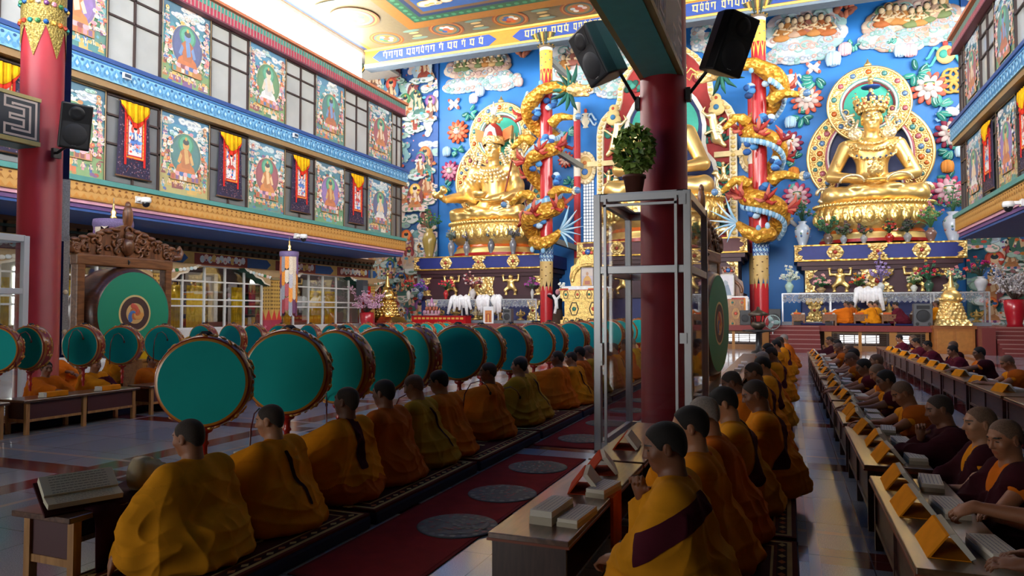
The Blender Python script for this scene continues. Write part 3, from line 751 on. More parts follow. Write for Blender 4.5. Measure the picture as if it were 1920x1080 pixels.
# ---- raised altar stage with lattice front and steps
ST = 33.0; SZ = 1.07
m = MB(); m.bx(-26.3, 14.4, ST, BACK, SZ - .22, SZ, hexc('7a3a38')); m.bx(-26.3, 14.4, ST - .06, ST + .1, SZ - .24, SZ + .005, hexc('8a4440'))
m.bx(-26.3, 14.4, ST + 1.2, ST + 1.3, 0, SZ - .2, hexc('3a2a22'))
struct(m.build('floor_stage', mat('red_granite', None, .18, noise=(60, .15))), 'raised red stage in front of the altars', 'stage')
def lattice(x0, x1, nm, label):
 t = thing('lattice_front', label, 'lattice', (0, ST + .12, 0)); t['kind'] = 'structure'
 m = MB(); c = hexc('a8702a'); n = max(1, round((x1 - x0) / 1.15)); st = (x1 - x0) / n
 m.bx(x0, x1, -.05, .05, .0, .22, hexc('8a5a2a')); m.bx(x0, x1, -.05, .05, .74, .86, hexc('6a5028'))
 for k in range(n + 1):
  w = .14 if k % 2 == 0 else .06; m.bx(x0 + k * st - w, x0 + k * st + w, -.08, .05, 0, .85, c)
 for k in range(6): m.bx(x0, x1, -.01, .03, .265 + k * .08, .295 + k * .08, hexc('3a2618'))
 for k in range(n * 3): m.bx(x0 + (k + .5) * st / 3 - .02, x0 + (k + .5) * st / 3 + .02, -.012, .028, .22, .75, hexc('3a2618'))
 m.build('lattice', PAINT, t)
 return t
lattice(1.6, 5.3, 1, 'wooden lattice under the stage in front of right altar')
lattice(-3.6, -.9, 2, 'wooden lattice under the stage behind the second great drum')
lattice(-18, -4.2, 3, 'wooden lattice under the stage behind the row of drums')
# windows behind the lattice that let daylight into the crawl space
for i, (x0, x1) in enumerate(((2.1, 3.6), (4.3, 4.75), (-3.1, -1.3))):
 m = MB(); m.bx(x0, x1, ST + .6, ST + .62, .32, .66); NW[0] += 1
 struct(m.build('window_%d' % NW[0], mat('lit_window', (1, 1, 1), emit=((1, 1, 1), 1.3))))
def steps(x0, x1, n, label, run=.32):
 m = MB(); c = hexc('7e3e3c')
 for k in range(n):
  z = SZ * (n - k) / (n + 0.0); m.bx(x0, x1, ST - (k + 1) * run, ST - k * run - .06 if k == 0 else ST - k * run, 0, SZ * (n - k - 0) / n - .0 if k else SZ - .02, c)
  zt = SZ * (n - k) / n if k else SZ - .02
  m.bx(x0, x1, ST - (k + 1) * run - .015, ST - (k + 1) * run + .03, zt - .03, zt + .004, hexc('a87a74'))
 return struct(m.build('stairs', mat('red_granite', None, .18)), label, 'steps')
steps(-.7, 1.25, 6, 'red granite steps up to the stage at the end of the aisle')
steps(7.4, 13, 7, 'wide red granite steps at right end of the stage')
m = MB(); m.bx(6.9, 7.35, ST - 1.3, ST + .1, 0, SZ - .02, hexc('7a3c3a')); struct(m.build('wall_step_cheek', mat('red_granite', None, .18)))
m = MB(); m.bx(5.45, 6.85, ST - .5, ST + .3, 0, .98, hexc('a8682c')); m.bx(5.4, 6.9, ST - .55, ST + .35, .98, SZ + .04, hexc('96582a'))
for k in range(2): m.bx(5.55 + k * .66, 6.1 + k * .66, ST - .52, ST - .5, .12, .88, hexc('b07232'))
tag(m.build('wooden_plinth', mat('varnished_panel', None, .35, noise=(8, .15))), 'brown wooden plinth under the gilded stupa beside the wide steps', 'plinth')
# ---- unseen slab: right aisle part follows the beam, full width added to darken foreground
m = MB(); m.bx(-34, 22, -9, 5.8, 5.9, 6.3, hexc('6a5a4a')); m.bx(-1.2, 22, 5.8, 8.9, 5.9, 6.3, hexc('6a5a4a')); struct(m.build('ceiling_shade_slab', PAINT))
# ---- nave columns with painted beams
def red_column(x, y, r, z1, label, collar=None):
 t = thing('red_column', label, 'column', (x, y, 0)); t['kind'] = 'structure'
 m = MB(); m.lathe([(r * 1.12, 0), (r * 1.12, .12), (r, .16), (r * .96, z1)], 48, col=hexc('96202a')); m.build('shaft', mat('column_lacquer', None, .42, noise=(5, .06), spec=.4), t)
 if collar:
  z = collar; m = MB(); n = 60; rr = r * 1.02
  def prof(k): return z - .55 * abs(((k / 10) % 1) * 2 - 1) - .15
  vs = []; fs = []
  for k in range(n):
   a = 2 * PI * k / n; vs += [(rr * math.cos(a), rr * math.sin(a), prof(k)), (rr * math.cos(a), rr * math.sin(a), z + 1.4)]
  fs = [(2 * k, 2 * ((k + 1) % n), 2 * ((k + 1) % n) + 1, 2 * k + 1) for k in range(n)]
  m.add(vs, fs, hexc('94803e'), True)
  for k in range(18):
   a = 2 * PI * (k + .5) / 18
   for j in range(4): m.ell((rr * math.cos(a), rr * math.sin(a), z - .1 + j * .32), .045, PAL[(k + j * 3) % 12], 8, 5)
  m.build('gilt_collar', mat('gilded_filigree', None, .4, .4, noise=(30, .5), bump=(30, .8, 'voronoi', .02)), t)
 return t
CR = (-1.49, 9.35); CLm = (-11.77, 8.25)
red_column(*CR, .31, 6.0, 'tall red round column behind the glass case, speakers at its top')
red_column(*CLm, .325, 9.5, 'tall red round column at the left with gilt collar above', 6.6)
def beam(name, x, y1, z0, z1, w, label, soff, long):
 t = thing(name, label, 'beam'); t['kind'] = 'structure'
 m = MB(); m.bx(x - w / 2, x + w / 2, -4, y1, z0, z1, soff); m.bx(x - w / 2 - .02, x + w / 2 + .02, -4, y1 + .01, z0 - .02, z0 + .05, hexc('a89a60')); m.bx(x - w / 2 - .02, x + w / 2 + .02, -4, y1 + .01, z1 - .06, z1, hexc('a89a60'))
 m.bx(x - w / 2 + .05, x + w / 2 - .05, -4, y1 - .02, z0 - .03, z0 - .02, soff)
 m.build('beam_body', PAINT, t)
 # fret-work border and blue field on the face towards the aisle
 m = MB(); p = Pict(m, (x + w / 2 + .003, -4, z0 + .06), (0, 1, 0), (0, 0, 1)); h = z1 - z0 - .12; L = y1 + 4
 p.rect(0, 0, L, h, hexc('16202c')); p.rect(0, h * .18, L - 1.6, h * .82, hexc('2a4a8a'))
 wht = hexc('b8a8a0')
 def fr(pts, q=.035):
  for (a, b), (c, d) in zip(pts, pts[1:]): p.rect(min(a, c) - q / 2, min(b, d) - q / 2, max(a, c) + q / 2, max(b, d) + q / 2, wht)
 for k in range(4):
  o = L - .06 - k * 1.5
  fr([(o, .03), (o, h - .03), (o - .5, h - .03), (o - .5, h * .72), (o - .2, h * .72), (o - .2, h * .55), (o - .42, h * .55), (o - .42, h * .45), (o - .2, h * .45), (o - .2, h * .28), (o - .5, h * .28), (o - .5, .03), (o, .03)])
  fr([(o - .1, .12), (o - .1, h - .12), (o - .38, h - .12), (o - .38, h * .8)])
  fr([(o - .1, .12), (o - .38, .12), (o - .38, h * .2)])
  fr([(o - .62, .05), (o - .62, h * .3), (o - .9, h * .3), (o - .9, .1), (o - .74, .1), (o - .74, h * .2)])
  fr([(o - .62, h - .05), (o - .62, h * .7), (o - .9, h * .7), (o - .9, h - .1), (o - .74, h - .1), (o - .74, h * .8)])
 m.build('fret_panel', PAINT, t)
 return t
beam('painted_beam', CR[0], CR[1] + .1, 4.72, 5.9, .52, 'teal beam with fret border running over the aisle to red column', hexc('58bcb6'), 1)
beam('painted_beam', CLm[0] + .1, CLm[1] - .28, 4.38, 5.15, .5, 'painted beam with white fret border ending at left red column', hexc('2a6468'), 1)
# ================================================================== heads and gilded statues
def head_prims(jaw=1., ears=1., nose=1.):
 """Human head facing +x, centred between the ears, about 0.23 high; every blend radius explicit."""
 P = [E_((-.012, 0, .036), (.097, .076, .083), k=.02), E_((.022, 0, -.028), (.066, .059 * jaw, .082), k=.03), E_((.055, 0, -.088), (.028, .027 * jaw, .021), k=.03),
         E_((-.01, 0, -.05), (.055, .056 * jaw, .05), k=.03),
         C_((.078, -.03, .032), (.078, .03, .032), .013, k=.018),
         C_((.086, 0, .02), (.103 * nose + .002, 0, -.022), .008, .0125, k=.012), E_((.093, .011, -.026), (.011, .008, .008), k=.008), E_((.093, -.011, -.026), (.011, .008, .008), k=.008)]
 for s in (-1, 1):
  P += [E_((.058, s * .042, -.018), (.024, .02, .02), k=.03), E_((.084, s * .031, .014), (.010, .018, .010), k=.012, sub=1), E_((.073, s * .031, .012), (.012, .0145, .011), k=.006),
              E_((-.008, s * .077, -.006), (.021 * ears, .008, .033 * ears), (0, 0, s * .35), k=.008), E_((.0, s * .085, -.004), (.010, .004, .018), (0, 0, s * .35), k=.006, sub=1)]
 P += [C_((.082, -.018, -.050), (.082, .018, -.050), .0085, k=.01), C_((.080, -.014, -.063), (.080, .014, -.063), .009, k=.01), C_((.093, -.02, -.0565), (.093, .02, -.0565), .0024, k=.005, sub=1)]
 return P
def face_colour(L, skin, lip=None, brow=(.02, .014, .012), hair=None):
 """Skin, lips, eyes and brows by place on the face (L in head coordinates)."""
 x, y, z = L.T; ay = np.abs(y); c = np.tile(np.array(skin), (len(L), 1))
 near = (np.abs(x) < .14) & (ay < .1) & (np.abs(z) < .14)
 def put(m, col): c[m & near] = col
 if lip is not None: put((x > .07) & (ay < .021) & (z < -.045) & (z > -.07), lip)
 put((x > .058) & (np.abs(ay - .031) < .0125) & (np.abs(z - .011 + .1 * np.abs(ay - .031)) < .0042), brow)
 put((x > .06) & (np.abs(ay - .032) < .02) & (np.abs(z - .036 + (ay - .03) ** 2 * 12) < .0042), brow)
 return c
def statue(name, label, c, S, kind):
 """Seated gilded figure facing -Y; units: seat at 0, crown of the head near 5.2, times S."""
 t = thing(name, label, 'statue', c, 0); t.scale = (S, S, S)
 P = []
 P += [E_((0, .1, .75), (1.15, 1.0, .8), k=.3), C_((0, .15, .8), (0, .1, 2.2), .72, .74, k=.35), E_((0, .08, 2.75), (1.0, .62, .62), k=.3)]
 P += [C_((-1.0, .08, 3.05), (1.0, .08, 3.05), .36, k=.25), C_((0, .1, 3.2), (0, -.02, 3.8), .36, .33, k=.12)]
 for s in (-1, 1):        # legs folded, feet on the thighs
  P += [C_((s * .5, .1, .5), (s * 2.0, -.85, .42), .56, .44, k=.25), C_((s * 2.0, -.85, .40), (-s * .35, -1.25, .42), .40, .3, k=.15)]
 P += [E_((.75, -1.15, .72), (.55, .28, .2), (0, 0, .2), k=.1), E_((-.75, -1.2, .70), (.55, .28, .2), (0, 0, -.2), k=.1)]
 Hm = Matrix.Translation((0, -.06, 4.38)) @ Matrix.Rotation(-PI / 2, 4, 'Z') @ Matrix.Scale(5.7, 4)
 P += moved(head_prims(1.06, 1.5), Hm)
 if kind == 'crowned' or kind == 'buddha':
  for s in (-1, 1):
   el = (s * 1.9, -.15, 1.5)
   P += [C_((s * 1.22, .08, 3.0), el, .37, .30, k=.12), C_(el, (s * .42, -1.25, 1.12), .30, .2, k=.08)]
   P += [E_((s * .18, -1.42, 1.05), (.45, .2, .12), (0, 0, s * .25), k=.08)]
   for j in range(4): P.append(C_((s * .1, -1.3 - j * .1, 1.08), (-s * .38, -1.3 - j * .11, 1.05), .065, .05, k=.03))
   P.append(C_((s * .2, -1.3, 1.12), (s * .04, -1.4, 1.34), .07, .055, k=.04))
 else:
  P += [C_((-1.22, .08, 3.0), (-1.9, -.45, 1.55), .40, .33, k=.15), C_((-1.9, -.45, 1.55), (-2.3, -1.75, 1.3), .33, .2, k=.1), E_((-2.38, -2.0, 1.38), (.2, .3, .17), (0, 0, .3), k=.08)]
  for j in range(4): P.append(C_((-2.5 + j * .1, -2.15, 1.4), (-2.5 + j * .1, -2.3, 1.62), .07, .055, k=.03))
  P += [C_((1.22, .08, 3.0), (1.75, -.3, 1.6), .42, .36, k=.15), C_((1.75, -.3, 1.6), (.35, -1.3, 1.2), .36, .22, k=.1), E_((.1, -1.45, 1.15), (.4, .24, .14), k=.08)]
  for j in range(4): P.append(C_((0, -1.35 - j * .1, 1.2), (-.42, -1.35 - j * .11, 1.2), .07, .05, k=.03))
  # folded mantle over both shoulders
  P += [C_((-1.15, .1, 3.1), (-1.5, .2, 1.6), .42, .5, k=.3), C_((1.15, .1, 3.1), (1.4, .2, 1.5), .42, .5, k=.3)]
 V, Q = solid(P, .047, .15)
 N = vnormals(V, Q)
 body = (V[:, 2] < 3.3)
 leg = np.clip((1.1 - V[:, 2]) / .5, 0, 1)
 f = .022 * np.sin(V[:, 0] * 9 + 3 * V[:, 2] + 2 * waves(V, 3, 4, .4)) * leg
 if kind == 'mantled': f = f + .03 * np.sin(np.arctan2(V[:, 0], V[:, 2] - .2) * 26 + waves(V, 5, 4, .5) * 2) * ((V[:, 2] < 2.9) & (np.abs(V[:, 0]) > .9))
 V = V + N * (f * body)[:, None]
 np_obj('body', V, Q, GOLD, t)
 # face painting
 m = MB(); navy = hexc('30406a')
 def hp(x, y, z): return Hm @ Vector((x, y, z))
 for s in (-1, 1):
  m.tube([hp(.088 - .01 * abs(k - 2) / 2, s * (.014 + k * .0095), .036 + .006 * (1 - ((k - 2) / 2) ** 2)) for k in range(5)], .018, 5, navy)
  m.tube([hp(.0865 - .006 * abs(k - 2) / 2, s * (.018 + k * .007), .012 - .003 * (1 - ((k - 2) / 2) ** 2)) for k in range(5)], .02, 5, navy)
  m.ell(hp(.085, s * .031, .0095), (.05, .03, .022), hexc('d8d8d0'), 8, 5)
 m.tube([hp(.0905 - .004 * abs(k - 2), (k - 2) * .0085, -.056 - .002 * abs(k - 2)) for k in range(5)], .028, 5, hexc('a85848'))
 m.build('painted_features', PAINT, t)
 hair = MB()
 if kind == 'crowned':
  hair.ell(hp(-.03, 0, .062), (.47, .46, .38), navy, 18, 10); hair.build('blue_hair', PAINT, t)
  cr = MB()        # five-leaved crown with jewels
  for k in range(44):
   a0, a1 = PI * 2 * k / 44, PI * 2 * (k + 1) / 44
   def e(a, r, z): return (r * math.sin(a), -.02 - r * math.cos(a) * .95, z)
   cr.add([e(a0, .56, 4.72), e(a1, .56, 4.72), e(a1, .68, 4.98), e(a0, .68, 4.98)], [(0, 1, 2, 3)], None, True)
  for k in range(11):
   a = -PI * .8 + PI * 1.6 * k / 10; hgt = .95 if k % 2 else .62
   r0 = .66; b = Vector((math.sin(a), -math.cos(a) * .95, 0)); tg = Vector((math.cos(a), math.sin(a) * .95, 0)); o = Vector((0, -.02, 4.86))
   for u_, w_, z_ in ((0, .17, .12), (-.13, .09, .22), (.13, .09, .22), (0, .13, .34), (-.07, .08, .46), (.07, .08, .46), (0, .07, .62), (0, .035, .78)):
    if z_ < hgt: cr.ell(o + b * (r0 + z_ * .28) + tg * (u_ * 1.15) + Vector((0, 0, z_)), (w_, .07, w_), None, 8, 6, (0, 0, a))
  for k in range(26): a = 2 * PI * k / 26; cr.ell((.6 * math.sin(a), -.02 - .58 * math.cos(a), 4.74), .06, None, 7, 5)
  crown = cr.build('crown', GILT, t)
  for k in range(11):
   gm = MB(); a = -PI * .8 + PI * 1.6 * k / 10; b = Vector((math.sin(a), -math.cos(a) * .95, 0)); gm.ell(Vector((0, -.02, 5.06)) + b * .79, .06, hexc(('28406a', 'a8322a', '2f7a5a')[k % 3]), 8, 6)
   if k % 2: gm.ell(Vector((0, -.02, 5.66)) + b * .9, .04, hexc('2f5a8a'), 8, 6)
   gm.build('jewel', LACQ, crown)
  fn = MB(); fn.lathe([(0.02, 5.1), (.3, 5.2), (.34, 5.5), (.2, 5.62), (.1, 5.75), (.09, 6.05)], 16, col=navy); fn.lathe([(.08, 5.95), (.42, 6.0), (.46, 6.06), (.1, 6.12)], 18, col=hexc('28509a'))
  fn.build('topknot', PAINT, t)
  fk = MB(); fk.lathe([(.1, 5.75), (.1, 6.3), (.04, 6.34)], 12); fk.lathe([(.0, 6.3), (.13, 6.38), (.15, 6.48), (.08, 6.58), (0, 6.62)], 14); fk.build('finial', GOLD, t)
  for s in (-1, 1):
   er = MB(); er.lathe([(0, -.09), (.3, -.07), (.34, 0), (.3, .05), (.1, .09), (0, .09)], 20, (s * .78, -.25, 3.62), axis='Y')
   er.lathe([(0, -.12), (.1, -.1), (.12, 0)], 12, (s * .78, -.25, 3.62), axis='Y')
   for k in range(8): a = k * PI / 4; er.ell((s * .78 + .21 * math.cos(a), -.33, 3.62 + .21 * math.sin(a)), .05, None, 7, 5)
   for k in range(12):        # ribbon scrolls that fly out beside the ears
    a = k * .5; er.ell((s * (.95 + .22 * math.cos(a) + k * .012), .02, 4.25 + .3 * math.sin(a)), .085, None, 8, 6)
   er.tube([(s * .75, .0, 4.7), (s * 1.15, .05, 4.62), (s * 1.35, .05, 4.95)], [.1, .08, .02], 8)
   er.tube([(s * .62, -.2, 4.35), (s * .74, -.24, 3.95), (s * .76, -.24, 3.7)], .07, 8)
   er.build('earring', mat('pale_gilt', (.98, .82, .5), .36, .7, bump=(8, .4, 'voronoi', .05)), t)
  nk = MB()
  for q, (r, dz) in enumerate(((.55, .25), (.75, .0), (.95, -.4))):
   for k in range(21):
    a = -PI * .5 + PI * k / 20; x = r * 1.08 * math.sin(a)
    nk.ell((x, -.50 - .24 * math.cos(a) + (.18 if q == 0 else .03), 3.0 + dz - .5 * r * math.cos(a) * .8), .07 if k % 2 else .095, None, 8, 5)
  for s in (-1, 1):
   sh = MB()
   for k in range(5): sh.ell((s * (.75 + .12 * k), -.42 + .05 * k, 2.75 + .12 * k), (.1, .07, .1), None, 8, 5)
   sh.build('shoulder_ornament', GILT, t); sh = MB()
   for k in range(20): a = 2 * PI * k / 20; sh.ell((s * 1.62 + .02 * math.cos(a) + s * .03 * math.sin(a), -.1 + .36 * math.cos(a), 2.1 + .34 * math.sin(a) * .5), .07, None, 6, 5)
   sh.build('armlet', GILT, t)
  necklace = nk.build('necklace', GILT, t)
  for k in range(7): gm = MB(); a = -PI * .3 + PI * .6 * k / 6; gm.ell((.95 * math.sin(a), -.80, 2.62 - .42 * math.cos(a) * .9), .06, hexc('4a5a7a'), 8, 5); gm.build('jewel', LACQ, necklace)
  vs_ = MB(); vs_.lathe([(.0, 1.2), (.25, 1.24), (.38, 1.45), (.34, 1.62), (.16, 1.74), (.2, 1.82), (.1, 1.95), (.04, 2.2)], 20, (0, -1.5, 0))
  for k in range(7): a = k * .9; vs_.ell((.32 * math.cos(a), -1.5 + .1 * math.sin(a), 1.7 + .16 * math.sin(a * 2)), .09, None, 8, 5)
  vs_.build('vase_in_hands', GILT, t)
  for s in (-1, 1):
   rb = MB(); rb.tube([(s * (1.05 + .55 * math.cos(a)), -1.5 - .1 * math.sin(a), .95 + .36 * math.sin(a)) for a in [k * .35 for k in range(10)]], .06, 8); rb.build('ribbon', mat('pale_gilt', (.98, .82, .5), .36, .7), t)
   rb = MB(); rb.tube([(s * (2.35 + .28 * math.cos(a)), -.4, .55 + .34 * math.sin(a)) for a in [k * .55 for k in range(11)]], .1, 8); rb.build('ribbon', mat('pale_gilt', (.98, .82, .5), .36, .7), t)
 elif kind == 'buddha':
  for k in range(150):
   a = k * 2.39996; zz = 1 - k / 150 * 1.05; r = math.sqrt(max(0, 1 - zz * zz)); hair.ell(hp(-.02 + .088 * r * math.cos(a) - .01, .08 * r * math.sin(a), .05 + .085 * zz), .085, navy, 6, 4)
  hair.ell(hp(-.02, 0, .13), (.3, .3, .26), navy); hair.build('curled_hair', PAINT, t)
 else:
  hat = MB()        # lotus hat: gilt brim, red petals, orange flaps, white feather finial
  hat.lathe([(.60, 4.62), (.66, 4.68), (.7, 5.0), (.62, 5.08)], 26, (0, -.02, 0)); hat.build('hat_brim', GILT, t)
  hb = MB(); hb.lathe([(.62, 4.95), (.6, 5.3), (.42, 5.7), (.2, 5.9), (.08, 5.95)], 20, (0, .0, 0), col=hexc('b83a34'))
  for s in (-1, 1):
   hb.prism([(s * .45, 4.75), (s * 1.12, 5.0), (s * 1.18, 5.72), (s * .62, 5.5)][::s], -.05, .3, 'Y', hexc('d8742a'), side=hexc('c8a060'))
  hb.prism([(-.42, 5.02), (.42, 5.02), (.3, 5.5), (0, 5.75), (-.3, 5.5)], -.58, -.3, 'Y', hexc('c8c0c0'))
  hb.build('hat_crown', PAINT, t)
  ff = MB(); ff.lathe([(.05, 5.85), (.22, 6.0), (.3, 6.15), (.2, 6.3), (.08, 6.4)], 16)
  for k in range(8): a = k * PI / 4; ff.ell((.5 * math.cos(a), -.05, 6.15 + .2 * math.sin(a)), .12, None, 8, 5)
  ff.build('hat_finial', GILT, t)
  fw = MB()
  for k in range(3): fw.tube([(0, 0, 6.3), ((k - 1) * .12, 0, 6.8), ((k - 1) * .32, 0, 7.25 - .2 * abs(k - 1))], [.1, .12, .02], 8, hexc('e8e8e4'))
  fw.build('feather', PAINT, t)
  ms = MB(); ms.tube([hp(.09, s_ * y_, -.043 - y_ * .15) for s_ in (1,) for y_ in (-.02, 0, .02)], .02, 5, hexc('2a3050')); ms.build('moustache', PAINT, t)
  for s in (-1, 1):        # long hair locks with ornaments, scrolls beside the ears
   nk = MB()
   for k in range(9): nk.ell((s * (.62 + .05 * k), -.3 + .02 * k, 4.0 - k * .13), (.13, .1, .12), None, 8, 5)
   for k in range(14): a = k * .5; nk.ell((s * (1.5 + .42 * math.cos(a)), -.15, 3.75 + .42 * math.sin(a)), .11, None, 8, 5)
   for k in range(9): a = k * .7; nk.ell((s * (1.0 + .2 * math.cos(a)), -.15, 4.15 + .25 * math.sin(a)), .09, None, 8, 5)
   nk.build('hair_ornament', mat('pale_gilt', (.98, .82, .5), .36, .7), t)
  nk = MB()
  for k in range(40): a = -1.5 + 3 * (k % 10) / 9; q = k // 10; nk.ell(((.5 + .2 * q) * 1.1 * math.sin(a), -.58 - .14 * math.cos(a), 3.1 - q * .16 - .3 * (.4 + .15 * q) * math.cos(a)), .1, None, 8, 5)
  nk.build('necklace', mat('pale_gilt', (.98, .82, .5), .36, .7), t)
  va = MB(); va.lathe([(0, -.5), (.2, -.42), (.26, -.25), (.08, -.1), (.08, .1), (.26, .25), (.2, .42), (0, .5)], 12, (0, 0, 0))
  va.build('vajra', GOLD, t, (-2.42, -2.25, 1.62), rot=(0, 1.1, 0))
  bw = MB(); bw.lathe([(0, 1.25), (.3, 1.3), (.48, 1.6), (.44, 1.62), (.28, 1.36)], 20, (-.2, -1.55, 0)); bw.build('skull_bowl', GOLD, t)
  st_ = MB(); st_.cyl((.95, -1.2, .6), (1.35, -.35, 3.7), .05, n=8, col=hexc('8a3a2a')); st_.build('staff', PAINT, t)
  tr = MB()
  for k in (-1, 0, 1): tr.tube([(1.42, -.2, 4.3), (1.42 + k * .3, -.2, 4.7), (1.42 + k * .22, -.2, 5.2)], [.07, .07, .02], 8)
  for k in range(4): tr.ell((1.38, -.25, 3.75 + .17 * k), .17 - .02 * k, None, 10, 6)
  tr.build('trident_head', GILT, t)
 return t
def lotus_base(c, S, label, petals=15):
 """Gilded lotus seat: bead rim, two rows of petals, drum and red foot. c = centre of its top."""
 t = thing('lotus_throne', label, 'lotus throne', c); t.scale = (S, S * .6, S)
 m = MB(); m.lathe([(0, .0), (2.7, .0), (2.78, -.06), (2.7, -.14), (2.55, -.2)], 72); m.build('seat_top', GOLD, t)
 m = MB()
 for k in range(84): a = 2 * PI * k / 84; m.ell((2.76 * math.cos(a), 2.76 * math.sin(a), -.05), .085, None, 7, 5)
 m.build('bead_rim', GOLD, t)
 m = MB(); m.lathe([(2.6, -.18), (2.72, -.5), (2.6, -.95), (2.3, -1.25), (2.2, -1.35)], 72)
 n = petals * 2
 for k in range(n):
  a = 2 * PI * k / n; ca, sa = math.cos(a), math.sin(a)
  m.ell((2.62 * ca, 2.62 * sa, -.62), (.16, .25, .44), None, 12, 8, (0, 0, a)); m.ell((2.74 * ca, 2.74 * sa, -.72), (.1, .15, .24), None, 10, 6, (0, 0, a))
  b = a + PI / n; m.ell((2.58 * math.cos(b), 2.58 * math.sin(b), -.42), (.1, .13, .2), None, 8, 6, (0, 0, b))
 m.build('petals', mat('embossed_gilt', (.98, .68, .22), .3, .85, bump=(5, .5, 'noise', .08)), t)
 m = MB(); m.lathe([(2.18, -1.3), (2.3, -1.42), (2.34, -1.5)], 72, col=hexc('d8641c')); m.build('orange_waist', LACQ, t)
 m = MB(); m.lathe([(2.3, -1.48), (2.32, -1.6), (2.45, -1.72), (2.5, -1.84)], 72); m.build('lower_ring', GOLD, t)
 m = MB(); m.lathe([(2.52, -1.82), (2.56, -1.98)], 72, col=hexc('a8201c')); m.build('red_foot', LACQ, t)
 return t
def halo(c, S, label):
 """Gilt mandorla: body halo with scrolls and jewels, round head halo, teal disc and navy recess."""
 t = thing('mandorla', label, 'halo', c); t.scale = (S, S, S)
 hz, n = 5.55, 60
 def outline(o):
  pts = [(2.35 * o + .1, -.3)]
  for k in range(17):
   a = -.7 + (1.15 + .7) * k / 16; pts.append(((2.98 if o == 1 else 2.08) * math.cos(a) * (1.0), 2.9 + 2.75 * math.sin(a) * (1 if o == 1 else .8)))
  return pts
 out, inn = outline(1), outline(.8)
 inn = [(min(x, 2.08), z) for x, z in inn]; inn[0] = (2.0, -.3)
 m = MB(); g = MB(); pk = MB()
 for s in (-1, 1):
  o = [(s * x, z) for x, z in out]; i = [(s * x, z) for x, z in inn]
  m.strip(i if s > 0 else o, o if s > 0 else i, -.12, .3)
  g.tube([(x, -.12, z) for x, z in o], .085, 8)
  for rw in (.22, .5, .78):
   for q in range(len(o) - 1):
    for h_ in (0, .5):
     a = Vector(i[q]).lerp(Vector(o[q]), rw); b = Vector(i[q + 1]).lerp(Vector(o[q + 1]), rw); p = a.lerp(b, h_)
     g.tube([(p.x + .12 * math.cos(w + q) * (1 - w / 9), -.14, p.y + .12 * math.sin(w + q) * (1 - w / 9)) for w in [z * .8 for z in range(8)]], .035, 5)
  for q in range(0, len(o) - 1, 2):
   for rw, r in ((.36, .15), (.68, .11)):
    p = Vector(i[q + (rw > .5)]).lerp(Vector(o[q + (rw > .5)]), rw); cc = hexc(('c86428', '5a80a8', 'b06068', '4a8a88')[(q // 2 + (rw > .5) + (s > 0)) % 4])
    jw = MB(); jw.ell((p.x, -.16, p.y), (r, .09, r), cc, 12, 7); jw.build('jewel', LACQ, t)
    g.tube([(p.x + (r + .05) * math.cos(w), -.15, p.y + (r + .05) * math.sin(w)) for w in [z * PI / 6 for z in range(13)]], .04, 5, cap=False)
  for off, cc in ((.0, 'b86878'), (.09, 'e8e0d8')):
   pk.tube([(x - s * off, -.1, z) for x, z in i], .06, 6, hexc(cc))
 for k in range(n):
  a0, a1 = 2 * PI * k / n, 2 * PI * (k + 1) / n
  def pt(a, r): return (r * math.cos(a), hz + r * math.sin(a))
  m.prism([pt(a0, 1.42), pt(a0, 1.98), pt(a1, 1.98), pt(a1, 1.42)], -.34, .3)
  for r_ in (1.56, 1.85):
   g.tube([(r_ * math.cos(a0) + .075 * math.cos(w + k) * (1 - w / 9), -.36, hz + r_ * math.sin(a0) + .075 * math.sin(w + k) * (1 - w / 9)) for w in [z * .9 for z in range(7)]], .03, 5)
  pk.prism([pt(a0, 1.36), pt(a0, 1.46), pt(a1, 1.46), pt(a1, 1.36)], -.33, .2, 'Y', hexc('5a9a98')); pk.prism([pt(a0, 1.27), pt(a0, 1.37), pt(a1, 1.37), pt(a1, 1.27)], -.3, .2, 'Y', hexc('f0ece6'))
  pk.prism([pt(a0, 1.18), pt(a0, 1.27), pt(a1, 1.27), pt(a1, 1.18)], -.05, .2, 'Y', hexc('8a3038'))
 g.tube([(1.97 * math.cos(PI * k / 30), -.33, hz + 1.97 * math.sin(PI * k / 30)) for k in range(61)], .07, 8, cap=False)
 for k in range(14):
  a = PI * 2 * (k + .5) / 14; r = 1.71; cc = hexc(('5a80a8', 'b06068', '4a8a88', 'c86428')[k % 4]); p = (r * math.cos(a), -.36, hz + r * math.sin(a))
  jw = MB(); jw.ell(p, (.14, .09, .14), cc, 12, 7); jw.build('jewel', LACQ, t)
  g.tube([(p[0] + .18 * math.cos(w), -.36, p[2] + .18 * math.sin(w)) for w in [z * PI / 6 for z in range(13)]], .04, 5, cap=False)
 m.build('gilt_body', GILT, t); g.build('scrollwork', mat('pale_gilt_scroll', (.92, .64, .26), .38, .8), t)['kind'] = 'stuff'; pk.build('painted_rims', PAINT, t)
 d = MB(); d.lathe([(0, .02), (.6, .06), (1.2, .22)], 40, (0, -.2, hz), col=hexc('3fb8a0'), axis='Y'); d.build('teal_disc', PAINT, t)
 d = MB(); d.prism([(2.0, -.3)] + inn[1:] + [(-x, z) for x, z in inn[1:]][::-1] + [(-2.0, -.3)], .2, .3, 'Y', hexc('1d2a58')); d.build('navy_recess', PAINT, t)
 f = MB(); f.lathe([(.0, 0), (.16, .05), (.2, .16), (.08, .3), (.0, .5)], 12, (0, -.1, hz + 2.0)); f.build('jewel_finial', GOLD, t)
 return t
AX = {'right': 3.83, 'left': -15.6, 'centre': -6.1}
ZT = {'right': 6.72, 'left': 6.72, 'centre': 7.5}
SCL = {'right': .93, 'left': .97, 'centre': 1.15}
